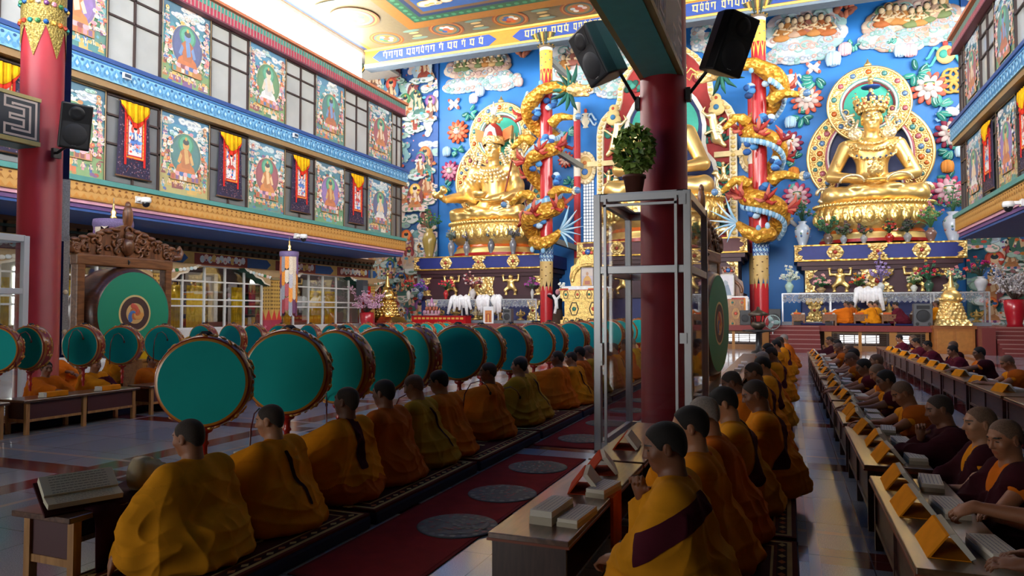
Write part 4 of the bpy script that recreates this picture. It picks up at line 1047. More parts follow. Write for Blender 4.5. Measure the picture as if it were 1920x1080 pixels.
WHO = {'right': 'at right, crowned, both hands in its lap', 'left': 'at left, lotus hat, one arm stretched over the knee', 'centre': 'at centre, half hidden behind the red column'}
KND = {'right': 'crowned', 'left': 'mantled', 'centre': 'buddha'}
for w_ in ('right', 'left', 'centre'):
 s = SCL[w_]
 statue('gilded_statue', 'huge gilded seated statue ' + WHO[w_], (AX[w_], 37.3, ZT[w_]), s, KND[w_])
 lotus_base((AX[w_], 37.3, ZT[w_]), s, 'gilded lotus throne under the statue ' + {'right': 'with jewelled crown', 'left': 'with lotus hat', 'centre': 'half hidden by the red column'}[w_])
 if w_ != 'centre': halo((AX[w_], 38.55, ZT[w_] - .1), s, 'gilt mandorla with teal disc behind the statue ' + {'right': 'with jewelled crown', 'left': 'with lotus hat'}[w_])
# ------------------------------------------------------------------ altars
def rosette(m, jw, x, y, z, w, h):
 pts = [(x + w * a, z + h * b) for a, b in ((-.5, 0), (-.36, .34), (-.18, .5), (.18, .5), (.36, .34), (.5, 0), (.36, -.34), (.18, -.5), (-.18, -.5), (-.36, -.34))]
 m.prism(pts, y - .06, y, 'Y')
 for k in range(6): a = k * PI / 3; m.ell((x + w * .27 * math.cos(a), y - .07, z + h * .27 * math.sin(a)), (w * .15, .07, h * .15), None, 8, 5)
 jw.ell((x, y - .1, z), (w * .12, .06, w * .12), hexc('a83028'), 8, 6)
def hourglass(m, jw, x, y, z0, z1, w):
 zc = (z0 + z1) / 2; h = z1 - z0
 pts = [(x - w / 2, z0), (x + w / 2, z0), (x + w * .42, z0 + h * .18), (x + w * .3, z0 + h * .24), (x + w * .36, z0 + h * .36), (x + w * .2, zc), (x + w * .36, z0 + h * .64), (x + w * .3, z0 + h * .76), (x + w * .42, z0 + h * .82), (x + w / 2, z1), (x - w / 2, z1)]
 pts += [(2 * x - a, b) for a, b in pts[2:9]][::-1]
 m.prism(pts, y - .06, y, 'Y')
 for sz in (-1, 1):
  for k in range(5): m.ell((x + (k - 2) * w * .19, y - .07, zc + sz * h * (.38 - .04 * abs(k - 2))), (w * .1, .07, h * .09), None, 8, 5)
  m.ell((x - w * .12, y - .07, zc + sz * h * .2), (w * .1, .08, h * .08), None, 8, 5); m.ell((x + w * .12, y - .07, zc + sz * h * .2), (w * .1, .08, h * .08), None, 8, 5)
 m.ell((x, y - .07, zc), (w * .24, .09, h * .17), None, 12, 6)
 jw.ell((x, y - .15, zc), (w * .09, .06, w * .09), hexc('a83028'), 8, 6)
def bracket(m, x, y, z0, z1, w, s):
 h = z1 - z0; pts = [(x, z0), (x + s * w, z0), (x + s * w * .7, z0 + h * .14), (x + s * w * .8, z0 + h * .28), (x + s * w * .35, z0 + h * .38), (x + s * w * .3, z0 + h * .6), (x + s * w * .75, z0 + h * .72), (x + s * w * .65, z0 + h * .86), (x + s * w, z1), (x, z1)]
 m.prism(pts if s > 0 else pts[::-1], y - .06, y, 'Y')
 for k in range(7): q = abs(k - 3) / 3; m.ell((x + s * w * (.22 + .3 * q), y - .07, z0 + h * (k + .5) / 7), (w * (.14 + .1 * q), .07, h * .075), None, 8, 5)
ATL = None
def atlante(x, z, label, group):
 """Squat gilded bearer with raised arms under the altar cornice."""
 global ATL
 if ATL is None:
  P = [E_((0, 0, .52), (.2, .15, .2), k=.1), E_((0, -.02, .74), (.2, .13, .15), k=.08), E_((0, -.06, .98), (.12, .11, .13), k=.04), E_((0, -.16, .95), (.05, .05, .04), k=.03)]
  for s in (-1, 1):
   P += [C_((s * .12, 0, .42), (s * .3, -.08, .26), .12, .09, k=.05), C_((s * .3, -.08, .26), (s * .24, -.02, .04), .08, .06, k=.03), E_((s * .26, -.07, .03), (.1, .06, .04), k=.03),
                  C_((s * .18, 0, .82), (s * .42, -.02, .8), .07, .06, k=.04), C_((s * .42, -.02, .8), (s * .46, -.03, 1.06), .06, .05, k=.03), E_((s * .44, -.03, 1.1), (.1, .07, .04), k=.03), E_((s * .12, -.02, 1.0), (.02, .05, .07), k=.02)]
  V, Q = solid(P, .028, .05)
  ATL = np_obj('bearer_figure', V, Q, GOLD, None, loc=(x, 35.98, z)); o = ATL
 else:
  o = ATL.copy(); COL.objects.link(o); o.location = (x, 35.98, z)
 return tag(o, label, 'figure', group)
def altar(key, x0, x1, z1, band, label):
 """Altar block: banded top, stepped cornice, recessed panel with gilt ornaments, navy plinth."""
 t = thing('altar', label, 'altar', (0, 0, 0)); y = 36.0; e = .45; b0 = z1 - .68
 m = MB(); m.bx(x0, x1, y - .25, BACK - .02, b0, z1, band); m.build('band', PAINT, t)
 m = MB(); m.bx(x0 - .02, x1 + .02, y - .28, y + .1, b0 - .05, b0 + .02, hexc('d8a848')); m.bx(x0 - .02, x1 + .02, y - .28, y + .1, z1 - .03, z1 + .03, hexc('d8a848')); m.build('gilt_edge', GOLDP, t)
 m = MB(); m.bx(x0 + .12, x1 - .12, y - .16, BACK - .02, b0 - .26, b0 - .04, hexc('48242a')); m.bx(x0 + .3, x1 - .3, y - .06, BACK - .02, b0 - .46, b0 - .26, hexc('401e24'))
 m.build('cornice', PAINT, t)
 p0 = 2.55
 m = MB(); m.bx(x0 + e, x1 - e, y + .08, BACK - .02, p0, b0 - .44, hexc('44212a')); m.bx(x0 + .2, x1 - .2, y - .12, BACK - .02, p0 - .18, p0 + .02, hexc('3c1c22')); m.build('recessed_panel', PAINT, t)
 m = MB(); m.bx(x0 + .3, x1 - .3, y + .05, BACK - .02, SZ - .01, p0 - .18, hexc('26306a')); m.build('plinth', PAINT, t)
 g = MB(); j = MB(); yb = y - .26; zc = (b0 + z1) / 2; w = x1 - x0; hb = .62
 bracket(g, x0, yb, b0, z1, .45, 1); bracket(g, x1, yb, b0, z1, .45, -1)
 for f in (.25, .75): rosette(g, j, x0 + w * f, yb, zc, .75, hb)
 hourglass(g, j, x0 + w / 2, yb, b0, z1, .85)
 yp = y + .07; pz1 = b0 - .46
 bracket(g, x0 + e, yp, p0, pz1, .55, 1); bracket(g, x1 - e, yp, p0, pz1, .55, -1)
 if key == 'left':
  c = x0 + w * .5; g.prism([(c - .8, p0), (c + .8, p0), (c + .66, (p0 + pz1) / 2), (c + .8, pz1), (c - .8, pz1), (c - .66, (p0 + pz1) / 2)], yp - .06, yp, 'Y')
  g.lathe([(0, -.16), (.34, -.14), (.42, -.06), (.42, 0)], 24, (c, yp - .04, (p0 + pz1) / 2), axis='Y'); j.ell((c, yp - .2, (p0 + pz1) / 2), (.09, .05, .09), hexc('a83028'), 8, 6)
  for k in range(12): a = k * PI / 6; g.ell((c + .5 * math.cos(a), yp - .1, (p0 + pz1) / 2 + .42 * math.sin(a)), .08, None, 7, 5)
 else: hourglass(g, j, x0 + w / 2, yp, p0, pz1, 1.4)
 for f in (.12, .5, .88): hourglass(g, j, x0 + w * f, y + .04, 1.15, 2.3, .8)
 g.build('gilt_ornaments', GILT, t)['kind'] = 'stuff'; j.build('red_gems', LACQ, t)['kind'] = 'stuff'
 nm = {'right': 'right', 'left': 'left', 'centre': 'centre'}[key]
 for i, f in enumerate((.28, .72)):
  atlante(x0 + w * f, p0 + .02, 'gilded squat bearer with raised arms on the %s altar, %s of its pair' % (nm, ('left', 'right')[i]), 'gilded bearers on the altar fronts')
 return t
altar('right', .35, 7.3, 4.74, hexc('24307c'), 'altar block with navy band below the crowned statue')
altar('left', -19.85, -11.75, 4.74, hexc('24307c'), 'altar block with navy band below the statue with lotus hat')
altar('centre', -10.2, -1.75, 5.25, hexc('5c2a30'), 'altar block with maroon band below the middle statue')
# ------------------------------------------------------------------ arch behind the middle statue
def arch_pts(w, h0, h1):
 return [(w, h0), (w, h0 + 6.2), (w * .985, h0 + 6.7), (w * .93, h0 + 7.15), (w * .84, h0 + 7.5), (w * .72, h0 + 7.75), (w * .685, h0 + 8.2), (w * .67, h0 + 8.8), (w * .6, h0 + 9.5), (w * .48, h0 + 10.1), (w * .32, h0 + 10.6), (w * .15, h0 + 10.95), (0, h1)]
t = thing('arch_throne', 'gilded arch of mythical animals on red ground behind the middle statue', 'arch', (-6.1, 38.66, 5.3))
o1 = arch_pts(3.75, 0, 11.1); o2 = [(x * .9, z * .98) for x, z in o1]; i1 = [(2.6, 0), (2.6, 3.7), (2.45, 4.3), (2.05, 4.8), (1.95, 5.3), (2.0, 6.3), (1.85, 7.1), (1.5, 7.75), (1.0, 8.15), (.5, 8.35), (0, 8.4)]
m = MB(); poly = o2 + [(-x, z) for x, z in o2[:-1]][::-1]; m.prism(poly, .1, .3, 'Y', hexc('a83a38'))
gl = random.Random(21)
for k in range(420):
 x, z = gl.uniform(-3.3, 3.3), gl.uniform(.2, 10.4)
 if abs(x) > 2.75 or z > 8.6 or (z > 5 and abs(x) > 2.1):
  if abs(x) < 3.3 * (1 if z < 7 else .66 if z < 9 else max(.05, .66 - (z - 9) / 2.6)): m.ell((x, .08, z), (.12 + .14 * gl.random(), .1, .1 + .12 * gl.random()), hexc(gl.choice(('2f6a5e', '3f8a7a', '28584c', '8a2a30', '4a9a8a'))), 8, 5, (0, gl.random() * 3, 0))
m.build('red_ground', RELIEF, t)
m = MB(); 
for s in (-1, 1): m.strip([(s * x, z) for x, z in o2][::s], [(s * x, z) for x, z in o1][::s], -.15, .3, 'Y', hexc('efe2c4'))
for s in (-1, 1):
 for q in range(len(o1) - 1):
  a, b = Vector(o1[q]).lerp(Vector(o2[q]), .5), Vector(o1[q + 1]).lerp(Vector(o2[q + 1]), .5); nn = max(2, int((b - a).length / .22))
  for k in range(nn): p = a.lerp(b, k / nn); m.ell((s * p.x, -.18, p.y), (.13, .1, .1), hexc('f0dca0') if k % 2 else hexc('e8c878'), 8, 5)
m.bx(-4.3, -2.6, -.2, .3, 4.5, 4.78, hexc('f0d8a0')); m.bx(2.6, 4.3, -.2, .3, 4.5, 4.78, hexc('f0d8a0'))
for s in (-1, 1): m.strip([(s * x, z) for x, z in i1][::s], [(s * (x + .22), z + (.22 if x < 1.3 else .05)) for x, z in i1][::s], -.12, .3, 'Y', hexc('f6f0e4'))
m.build('pale_borders', RELIEF, t)
m = MB(); m.prism([(x, z) for x, z in i1] + [(-x, z) for x, z in i1[:-1]][::-1], .05, .15, 'Y', hexc('22346e')); m.lathe([(0, -.02), (1.0, .05), (1.8, .1)], 36, (0, -.1, 6.4), hexc('3fb8a0'), axis='Y'); m.build('recess', PAINT, t)
def creature(kind, s):
 """Arch animals: elephant, winged lion with rider, sea-goat, garuda; each one gilded solid."""
 P = []
 if kind == 'elephant':
  P += [E_((0, 0, .75), (.55, .25, .34), k=.1), E_((.6, -.05, .9), (.24, .2, .24), k=.1), C_((.75, -.1, .85), (.95, -.15, .4), .11, .06, k=.06), C_((.95, -.15, .4), (1.1, -.15, .32), .06, .04, k=.03), E_((.5, -.24, .92), (.18, .05, .2), k=.04)]
  for x in (-.35, .35):
   for y in (-.14, .12): P.append(C_((x, y, .6), (x * 1.1, y, .05), .14, .11, k=.06))
 elif kind == 'lion':
  P += [E_((0, 0, .95), (.5, .24, .27), k=.1), E_((.55, -.05, 1.35), (.22, .2, .24), k=.1), C_((.35, 0, 1.1), (.5, -.02, 1.3), .2, .18, k=.08), E_((.72, -.12, 1.3), (.12, .12, .09), k=.05), C_((-.5, 0, 1.0), (-.8, 0, 1.7), .07, .1, k=.04)]
  for x in (-.38, .38):
   for y in (-.13, .12): P += [C_((x, y, .85), (x * 1.25, y - .05, .45), .12, .09, k=.05), C_((x * 1.25, y - .05, .45), (x * 1.1, y - .05, .05), .08, .08, k=.04)]
  P += [C_((-.05, -.05, 1.15), (0, -.1, 1.7), .16, .17, k=.08), E_((0, -.12, 2.0), (.13, .13, .15), k=.04), C_((.1, -.1, 1.65), (.45, -.2, 1.8), .06, .05, k=.03), C_((-.1, -.1, 1.65), (-.4, -.2, 1.95), .06, .05, k=.03), C_((-.05, -.2, 1.2), (.15, -.3, .8), .09, .07, k=.04)]
 elif kind == 'makara':
  P += [C_((0, 0, .2), (.2, -.1, 1.3), .3, .22, k=.1), E_((.25, -.15, 1.5), (.26, .2, .22), k=.08), C_((.45, -.2, 1.45), (.75, -.2, 1.75), .1, .06, k=.05), C_((.75, -.2, 1.75), (.6, -.2, 2.0), .06, .04, k=.04), C_((0, 0, .2), (-.4, 0, -.2), .22, .12, k=.08), C_((-.1, -.2, .9), (-.5, -.3, 1.2), .08, .06, k=.04), C_((.3, -.25, .6), (.6, -.3, .45), .09, .07, k=.04)]
 else:
  P += [E_((0, 0, .8), (.34, .22, .42), k=.1), E_((0, -.15, 1.45), (.24, .2, .24), k=.08), C_((0, -.3, 1.42), (0, -.45, 1.3), .08, .03, k=.04)]
  for q in (-1, 1): P += [C_((q * .25, 0, 1.0), (q * .8, .05, 1.5), .14, .1, k=.06), C_((q * .8, .05, 1.5), (q * 1.0, .05, .8), .1, .05, k=.05), C_((q * .2, -.1, .5), (q * .35, -.2, .05), .12, .08, k=.05), C_((q * .3, -.1, 1.0), (q * .55, -.3, 1.25), .08, .06, k=.04)]
 V, Q = solid(P, .045, .06); V[:, 0] *= s
 if s < 0: Q = Q[:, ::-1]
 return V, Q
for s in (-1, 1):
 for kind, x, z, sc in (('elephant', 3.0, .15, .7), ('makara', 3.0, 1.2, .8), ('lion', 3.05, 2.7, .72), ('makara', 2.75, 5.3, .95)):
  V, Q = creature(kind, -s); np_obj('arch_animal', V * sc, Q, mat('cream_gilt', (.98, .76, .38), .35, .8), t, loc=(s * x, -.1, z))
 a = MB()
 for k in range(3): a.ell((s * 2.75, -.25, 7.0 + .3 * k), (.42 - .08 * k, .2, .32 - .03 * k), hexc('f0d490'), 12, 8)
 a.ell((s * 2.75, -.45, 7.1), (.15, .1, .15), hexc('4a88b8'), 10, 6); a.ell((s * 2.75, -.4, 7.6), (.1, .08, .1), hexc('c85a38'), 8, 6)
 a.build('jewel_crest', RELIEF, t)
V, Q = creature('garuda', 1); np_obj('garuda', V * 1.2, Q, mat('cream_gilt', (.98, .76, .38), .35, .8), t, loc=(0, -.15, 8.5))
for s, nm in ((-1, 'left'), (1, 'right')):
 m = MB(); m.ell((0, 0, .9), (.62, .16, .95), hexc('efdcae'), 20, 10); m.ell((0, -.14, .9), (.42, .1, .66), hexc('d8b878'), 16, 8); m.ell((0, -.2, .65), (.2, .1, .2), hexc('4a78b8'), 12, 7); m.ell((0, -.2, 1.15), (.13, .09, .13), hexc('c87a48'), 10, 6)
 for k in range(16): a = k * PI / 8; m.ell((.55 * math.cos(a), -.12, .9 + .85 * math.sin(a)), .1, hexc('f6e6bc'), 7, 5)
 tag(m.build('jewel_medallion', RELIEF, loc=(-6.1 + s * 4.45, 38.75, 8.9)), 'cream oval jewel medallion beside the middle arch, ' + nm + ' of the pair', 'ornament', 'jewel medallions beside the arch')
# leaded window beside the middle altar
NW[0] += 1
a, b = at(1094, 460, Y=38.9), at(1114, 325, Y=38.9)
m = MB(); m.bx(a.x, b.x, 38.9, 38.94, a.z, b.z, hexc('dfe4e4')); wo = struct(m.build('window_%d' % NW[0], mat('leaded_glass', None, .3, emit=((.9, .95, 1), .5))), 'tall leaded window left of the middle altar', 'window')
m = MB(); n = 22
for k in range(n + 1): m.bx(a.x, b.x, 38.87, 38.9, a.z + (b.z - a.z) * k / n - .018, a.z + (b.z - a.z) * k / n + .018, hexc('1c4a78'))
for k in range(5): m.bx(a.x + (b.x - a.x) * k / 4 - .02, a.x + (b.x - a.x) * k / 4 + .02, 38.87, 38.9, a.z, b.z, hexc('1c4a78'))
m.build('lead_bars', PAINT, wo)
# ================================================================== plaster reliefs on the blue wall
WY = 38.95
def place(px, py): return at(px, py, Y=WY)
def cloud_relief(px, py, w, h, label, seed, base=('f2efe8', 'cfd8dc'), figures=0, warm=False):
 g = random.Random(seed); c = place(px, py); m = MB()
 sx = w * 38 / 1330 * (1.08 if px < 1200 else .8); sz = h * 36 / 1330
 cols = [hexc(x) for x in (('d8c4b0', 'c8a898', 'b89a80', 'e0d4c4') if warm else ('e4e4e0', 'b8d0d4', '9cc4c4', 'd0c4c4'))]
 n = int(10 + w / 7)
 for k in range(n):
  a = 2 * PI * k / n; q = .75 + .25 * g.random()
  x, z = sx * .5 * q * math.cos(a), sz * .5 * q * math.sin(a); r = .20 * min(sx, sz * 1.6) * (.6 + .6 * g.random())
  m.ell((x, -.05, z), (r * 1.15, .14, r * .85), cols[k % 4], 12, 7)
  m.tube([(x + r * .62 * math.cos(b) * (1 - b / 12), -.17, z + r * .45 * math.sin(b) * (1 - b / 12)) for b in [j * .7 for j in range(11)]], .04 + r * .03, 5, hexc(g.choice(('a8b8c8', '8fb4b0', 'c8a8a0'))))
 for k in range(n):
  x, z = sx * .38 * g.uniform(-1, 1), sz * .34 * g.uniform(-1, 1); m.ell((x, -.03, z), (.2 * sx ** .5, .1, .16 * sx ** .5), cols[(k + 1) % 4], 10, 6)
 o = m.build('cloud_relief', RELIEF, loc=c); tag(o, label, 'relief', 'plaster clouds on the blue wall')
 for k in range(figures):
  f = MB(); x = sx * .8 * ((k + .5) / figures - .5); z = sz * .12 * g.uniform(-1, 1) - .2; s = min(1.0, sz * .62)
  rb, hl = hexc(g.choice(('c88a4a', 'b86a3a', '7a8a5a', 'd8b078', 'a8685a', 'c8a890'))), hexc(g.choice(('6a9a7a', '8fb4a0', 'c8a068', 'b0c4b8')))
  f.ell((x, -.14, z + s * .78), (s * .30, .04, s * .34), hl, 14, 7); f.ell((x, -.22, z + s * .15), (s * .42, .12, s * .2), rb, 12, 7); f.ell((x, -.22, z + s * .42), (s * .22, .1, s * .3), tuple(q * .85 for q in rb), 10, 6)
  f.ell((x, -.26, z + s * .8), (s * .14, .1, s * .17), hexc('ead0a8'), 10, 6); f.ell((x, -.24, z + s * .95), (s * .1, .08, s * .08), hexc('3a3430'), 8, 5)
  for q in (-1, 1): f.tube([(x + q * s * .2, -.24, z + s * .6), (x + q * s * .36, -.28, z + s * .35), (x + q * s * .1, -.34, z + s * .3)], s * .07, 6, hexc('ead0a8'))
  f.build('seated_deity', RELIEF, o)
 return o
cloud_relief(900, 122, 128, 46, 'plaster cloud crowded with seated deities at top left of the wall', 1, figures=7, warm=True)
cloud_relief(872, 160, 92, 26, 'white and pale green plaster cloud under the top left deities', 2)
cloud_relief(940, 152, 70, 34, 'small white plaster cloud right of the top left deities', 3)
cloud_relief(1085, 120, 90, 80, 'plaster cloud with green-robed deities behind the left dragon column', 4, figures=4)
cloud_relief(1092, 160, 110, 34, 'bluish white plaster cloud behind the left dragon column', 5)
cloud_relief(1150, 165, 60, 30, 'white plaster cloud under the left loudspeaker', 6)
cloud_relief(1175, 100, 50, 70, 'plaster cloud beside the teal beam', 7)
cloud_relief(1330, 70, 70, 60, 'teal plaster cloud behind the right loudspeaker', 8)
cloud_relief(1508, 62, 138, 66, 'wide plaster cloud of white deities beside the right dragon column', 9, figures=8)
cloud_relief(1500, 100, 140, 30, 'bluish white plaster cloud under the wide deity cloud', 10)
cloud_relief(1708, 40, 160, 58, 'plaster cloud of golden deities at top right of the wall', 11, figures=9, warm=True)
cloud_relief(1690, 78, 90, 30, 'pink curled plaster cloud above the right mandorla', 12, warm=True)
cloud_relief(1745, 62, 110, 34, 'white and rose plaster cloud under the golden deities', 13)
cloud_relief(1640, 76, 60, 26, 'pale plaster cloud at the top of the right mandorla', 14)
def lotus_relief(px, py, r, outer, inner, label):
 c = place(px, py); s = r * 36 / 1330; t = thing('lotus_relief', label, 'flower relief', c, 0, 'plaster lotuses around the mandorlas')
 m = MB()
 for q, (n, rr, l) in enumerate(((12, .8, .36), (9, .55, .32))):
  for k in range(n):
   a = 2 * PI * (k + q * .5) / n; m.ell((s * rr * math.cos(a), -.1 - .1 * q, s * rr * math.sin(a)), (s * l, s * .12, s * .19), hexc(outer if q == 0 else inner), 10, 6, Matrix.Rotation(-a, 3, 'Y'))
 m.build('petals', RELIEF, t)
 m = MB(); m.ell((0, -.25, .06 * s), (s * .38, s * .3, s * .34), hexc('eae4dc'), 14, 8)
 for k, cc in enumerate(('b8342a', 'd8b040', '3f7a5a')): m.tube([(s * .3 * math.cos(b), -.25 - s * .22, s * (.02 + .1 * k) + s * .05 * math.sin(b)) for b in [j * .4 for j in range(9)]], s * .045, 5, hexc(cc))
 m.build('seed_head', RELIEF, t)
 return t
for i, a in enumerate(((860, 248, 24, 'e0603a', 'e88a68', 'orange-red plaster lotus left of the left head halo'), (846, 322, 22, 'a83a68', 'd890a8', 'magenta plaster lotus beside the left mandorla'),
          (1513, 188, 25, 'e07058', 'd8c0b8', 'coral plaster lotus left of the right head halo'), (1740, 166, 27, 'd86a58', 'd8ccc8', 'coral plaster lotus right of the right head halo'),
          (1783, 251, 25, '8a3048', 'd8c8c4', 'maroon plaster lotus beside right edge of the blue wall'), (1480, 270, 22, '8a3450', 'e0d0cc', 'maroon plaster lotus beside the right dragon'),
          (1494, 368, 23, 'd85a80', 'f0c8d0', 'pink plaster lotus low on the left of the right mandorla'), (1776, 358, 25, 'c84a70', 'e8b8c4', 'pink plaster lotus low on the right of the right mandorla'),
          (1062, 300, 16, 'c85040', 'e0b0a0', 'red plaster lotus between the left dragon column and the arch'))): lotus_relief(*a)
def bud(px, py, r, col, label):
 c = place(px, py); s = r * 36 / 1330; m = MB(); m.ell((0, -.15, 0), (s, s * .6, s * 1.1), hexc(col), 14, 9)
 for k in range(5): a = -1 + k * .5; m.ell((s * .75 * math.sin(a), -.15 - s * .35 * math.cos(a), -.1 * s), (s * .32, s * .3, s * .95), tuple(min(1, q * (1.12 if k % 2 else .9)) for q in hexc(col)), 8, 6)
 tag(m.build('bud_relief', RELIEF, loc=c), label, 'flower relief', 'plaster buds around the mandorlas')
for a in ((1488, 325, 11, 'e8903a', 'orange plaster bud left of the right mandorla'), (1775, 313, 11, 'e09040', 'orange plaster bud right of the right mandorla'), (1584, 94, 12, 'f0c0c8', 'pink plaster bud left of the right halo top'),
          (1706, 96, 12, 'f0b8c0', 'pink plaster bud right of the right halo top'), (1562, 112, 14, 'b8d8ee', 'pale blue plaster bud left of the right halo'), (1688, 96, 12, 'c0dcf0', 'pale blue plaster bud right of the right halo'),
          (975, 155, 10, 'e8c0b8', 'pale pink plaster bud at the top of the left mandorla'), (890, 186, 11, 'e8d8e8', 'lilac plaster bud left of the left halo'), (902, 172, 12, 'b8d0e8', 'pale blue plaster bud above the left halo'),
          (1482, 230, 11, 'b0d4f0', 'pale blue plaster bud beside the right dragon'), (840, 285, 11, 'a8ccec', 'pale blue plaster bud above the magenta lotus'), (1800, 285, 10, 'c0d8ec', 'pale blue plaster bud beside the right gallery')): bud(*a)
def leaves(px, py, r, label, seed, n=8, col='2f8a80'):
 g = random.Random(seed); c = place(px, py); s = r * 36 / 1330; m = MB()
 for k in range(n):
  a = g.uniform(0, 6.28); x, z = s * .5 * math.cos(a), s * .6 * math.sin(a); cc = hexc(g.choice((col, '3fa090', '257068', '58b0a0')))
  R3 = Matrix.Rotation(-a + g.uniform(-.4, .4), 3, 'Y')
  m.ell((x, -.1 - .05 * g.random(), z), (s * .42, s * .1, s * .2), cc, 12, 7, R3)
  m.tube([Vector((x, -.13 - s * .13, z)) + R3 @ Vector((s * .5 * (q - .5), 0, s * .06 * math.sin(q * 3))) for q in (0, .25, .5, .75, 1)], s * .035, 5, hexc('a8d8cc'))
 tag(m.build('leaf_relief', RELIEF, loc=c), label, 'leaf relief', 'plaster leaves around the mandorlas')
for i, (x, y, r, l) in enumerate(((882, 212, 22, 'left of the left head halo'), (860, 285, 18, 'above the left body halo'), (838, 350, 18, 'low beside the left body halo'), (1526, 150, 26, 'left of the right head halo'), (1502, 218, 24, 'under the coral lotus beside the right dragon'),
              (1718, 138, 26, 'right of the right head halo'), (1760, 205, 26, 'under the coral lotus at right'), (1778, 280, 20, 'under the maroon lotus at right'), (1490, 300, 18, 'above the left orange bud'), (1490, 342, 18, 'under the left orange bud'),
              (1775, 335, 18, 'under the right orange bud'), (1600, 85, 14, 'left of the top of the right halo'), (1670, 85, 14, 'right of the top of the right halo'), (1065, 250, 20, 'between the left dragon and the arch'), (1070, 345, 18, 'low between the left dragon and the arch'))):
 leaves(x, y, r, 'teal plaster leaves ' + l, 30 + i)
def symbol(px, py, r, kind, label):
 c = place(px, py); s = r * 36 / 1330; m = MB()
 def rib(sg, col):
  for q in range(2): m.tube([(sg * s * (.3 + .8 * u), -.08, s * (.2 - .5 * q + .35 * math.sin(u * 5 + q))) for u in (0, .2, .4, .6, .8, 1)], s * .1, 6, hexc(col))
 if kind == 'vase':
  m.lathe([(0, -.8 * s), (.3 * s, -.75 * s), (.2 * s, -.55 * s), (.5 * s, -.1 * s), (.35 * s, .3 * s), (.18 * s, .45 * s), (.4 * s, .6 * s), (0, .7 * s)], 18, col=hexc('ece4c8'), sy=.5); m.ell((0, 0, .9 * s), (.15 * s, .12 * s, .22 * s), hexc('c84a30')); rib(-1, 'bcd8ec'); rib(1, 'bcd8ec')
 elif kind == 'knot':
  for k in range(6): a = k * PI / 3; m.tube([(s * .42 * math.cos(a) + s * .42 * math.cos(b), -.08, s * .45 * math.sin(a) + s * .42 * math.sin(b)) for b in [j * .6 for j in range(12)]], s * .1, 6, hexc('d8a858'))
 elif kind == 'banner':
  for k in range(4): a = PI / 4 + k * PI / 2; m.ell((s * .5 * math.cos(a), -.06, s * .4 * math.sin(a)), (s * .5, .1, s * .25), hexc('e8d0cc'), 10, 6, Matrix.Rotation(-a, 3, 'Y')); m.ell((s * .8 * math.cos(a), -.1, s * .65 * math.sin(a)), (s * .18, .1, s * .18), hexc('d07060'), 8, 6)
  m.ell((0, -.15, 0), (s * .3, .12, s * .25), hexc('f0ece4'), 10, 6)
 elif kind == 'flame':
  for k in range(9): a = k * .7; m.ell((s * .5 * math.cos(a), -.08, s * .35 * math.sin(a) - .2 * s), (s * .35, .12, s * .2), hexc('c87a5a' if k % 2 else '9a5a48'), 10, 6, (0, a, 0))
  for k in range(5): m.ell(((k - 2) * s * .15, -.12, s * (.5 - .15 * abs(k - 2))), (s * .1, .1, s * .4), hexc('b83028'), 8, 6)
 elif kind == 'jewel':
  m.ell((0, -.12, 0), (s * .55, .2, s * .6), hexc('e8c888'), 14, 8); m.ell((-.15 * s, -.28, 0), (s * .25, .08, s * .28), hexc('4aa898'), 10, 6); m.ell((.2 * s, -.28, .05 * s), (s * .22, .08, s * .25), hexc('d8684a'), 10, 6); m.ell((0, -.1, .7 * s), (s * .16, .1, s * .2), hexc('c8504a')); rib(-1, '5ac0b8'); rib(1, '5ac0b8')
 elif kind == 'conch':
  m.ell((0, -.1, 0), (s * .5, .15, s * .32), hexc('ecebf4'), 12, 7, (0, .5, 0)); m.ell((s * .4, -.1, s * .3), (s * .25, .12, s * .15), hexc('d0dcf0'), 10, 6, (0, -.6, 0)); rib(-1, '8ab8ec'); rib(1, 'bcd8f4')
 else:        # painted fish pair
  for q in (-1, 1): m.ell((q * s * .2, -.08, 0), (s * .7, .1, s * .2), hexc('c8d0d4' if q > 0 else 'd8c8a0'), 12, 7, (0, q * .8, 0)); m.ell((q * s * .6, -.08, -s * .6), (s * .3, .08, s * .14), hexc('b8c4c8'), 8, 6, (0, q * 1.3, 0))
 tag(m.build('auspicious_emblem', RELIEF, loc=c), label, 'relief', 'auspicious emblems on the blue wall')
for a in ((852, 196, 20, 'banner', 'white and pink plaster emblem above the orange-red lotus'), (982, 92, 24, 'flame', 'plaster flaming jewel at top of the wall near the left column'), (1483, 155, 24, 'vase', 'white plaster vase emblem with ribbons beside the right dragon column'),
          (1772, 104, 28, 'jewel', 'plaster jewel emblem with teal ribbons near the right gallery'), (1787, 152, 26, 'knot', 'gold plaster knot emblem near the right gallery'), (1785, 210, 24, 'conch', 'white plaster conch emblem with blue ribbons'),
          (1583, 14, 26, 'flame', 'orange plaster flame emblem at the top of the wall'), (1482, 418, 20, 'fish', 'pale plaster fish emblem under the right dragon'), (1098, 225, 22, 'vase', 'pale plaster vase emblem between left dragon column and arch'), (1345, 70, 20, 'jewel', 'plaster jewel emblem behind the right loudspeaker'),
          (1525, 128, 18, 'banner', 'pink and gold plaster emblem left of the right halo'), (1790, 375, 18, 'conch', 'pale plaster emblem low beside the right gallery'), (846, 372, 16, 'fish', 'pale plaster emblem low beside the left altar')): symbol(*a)
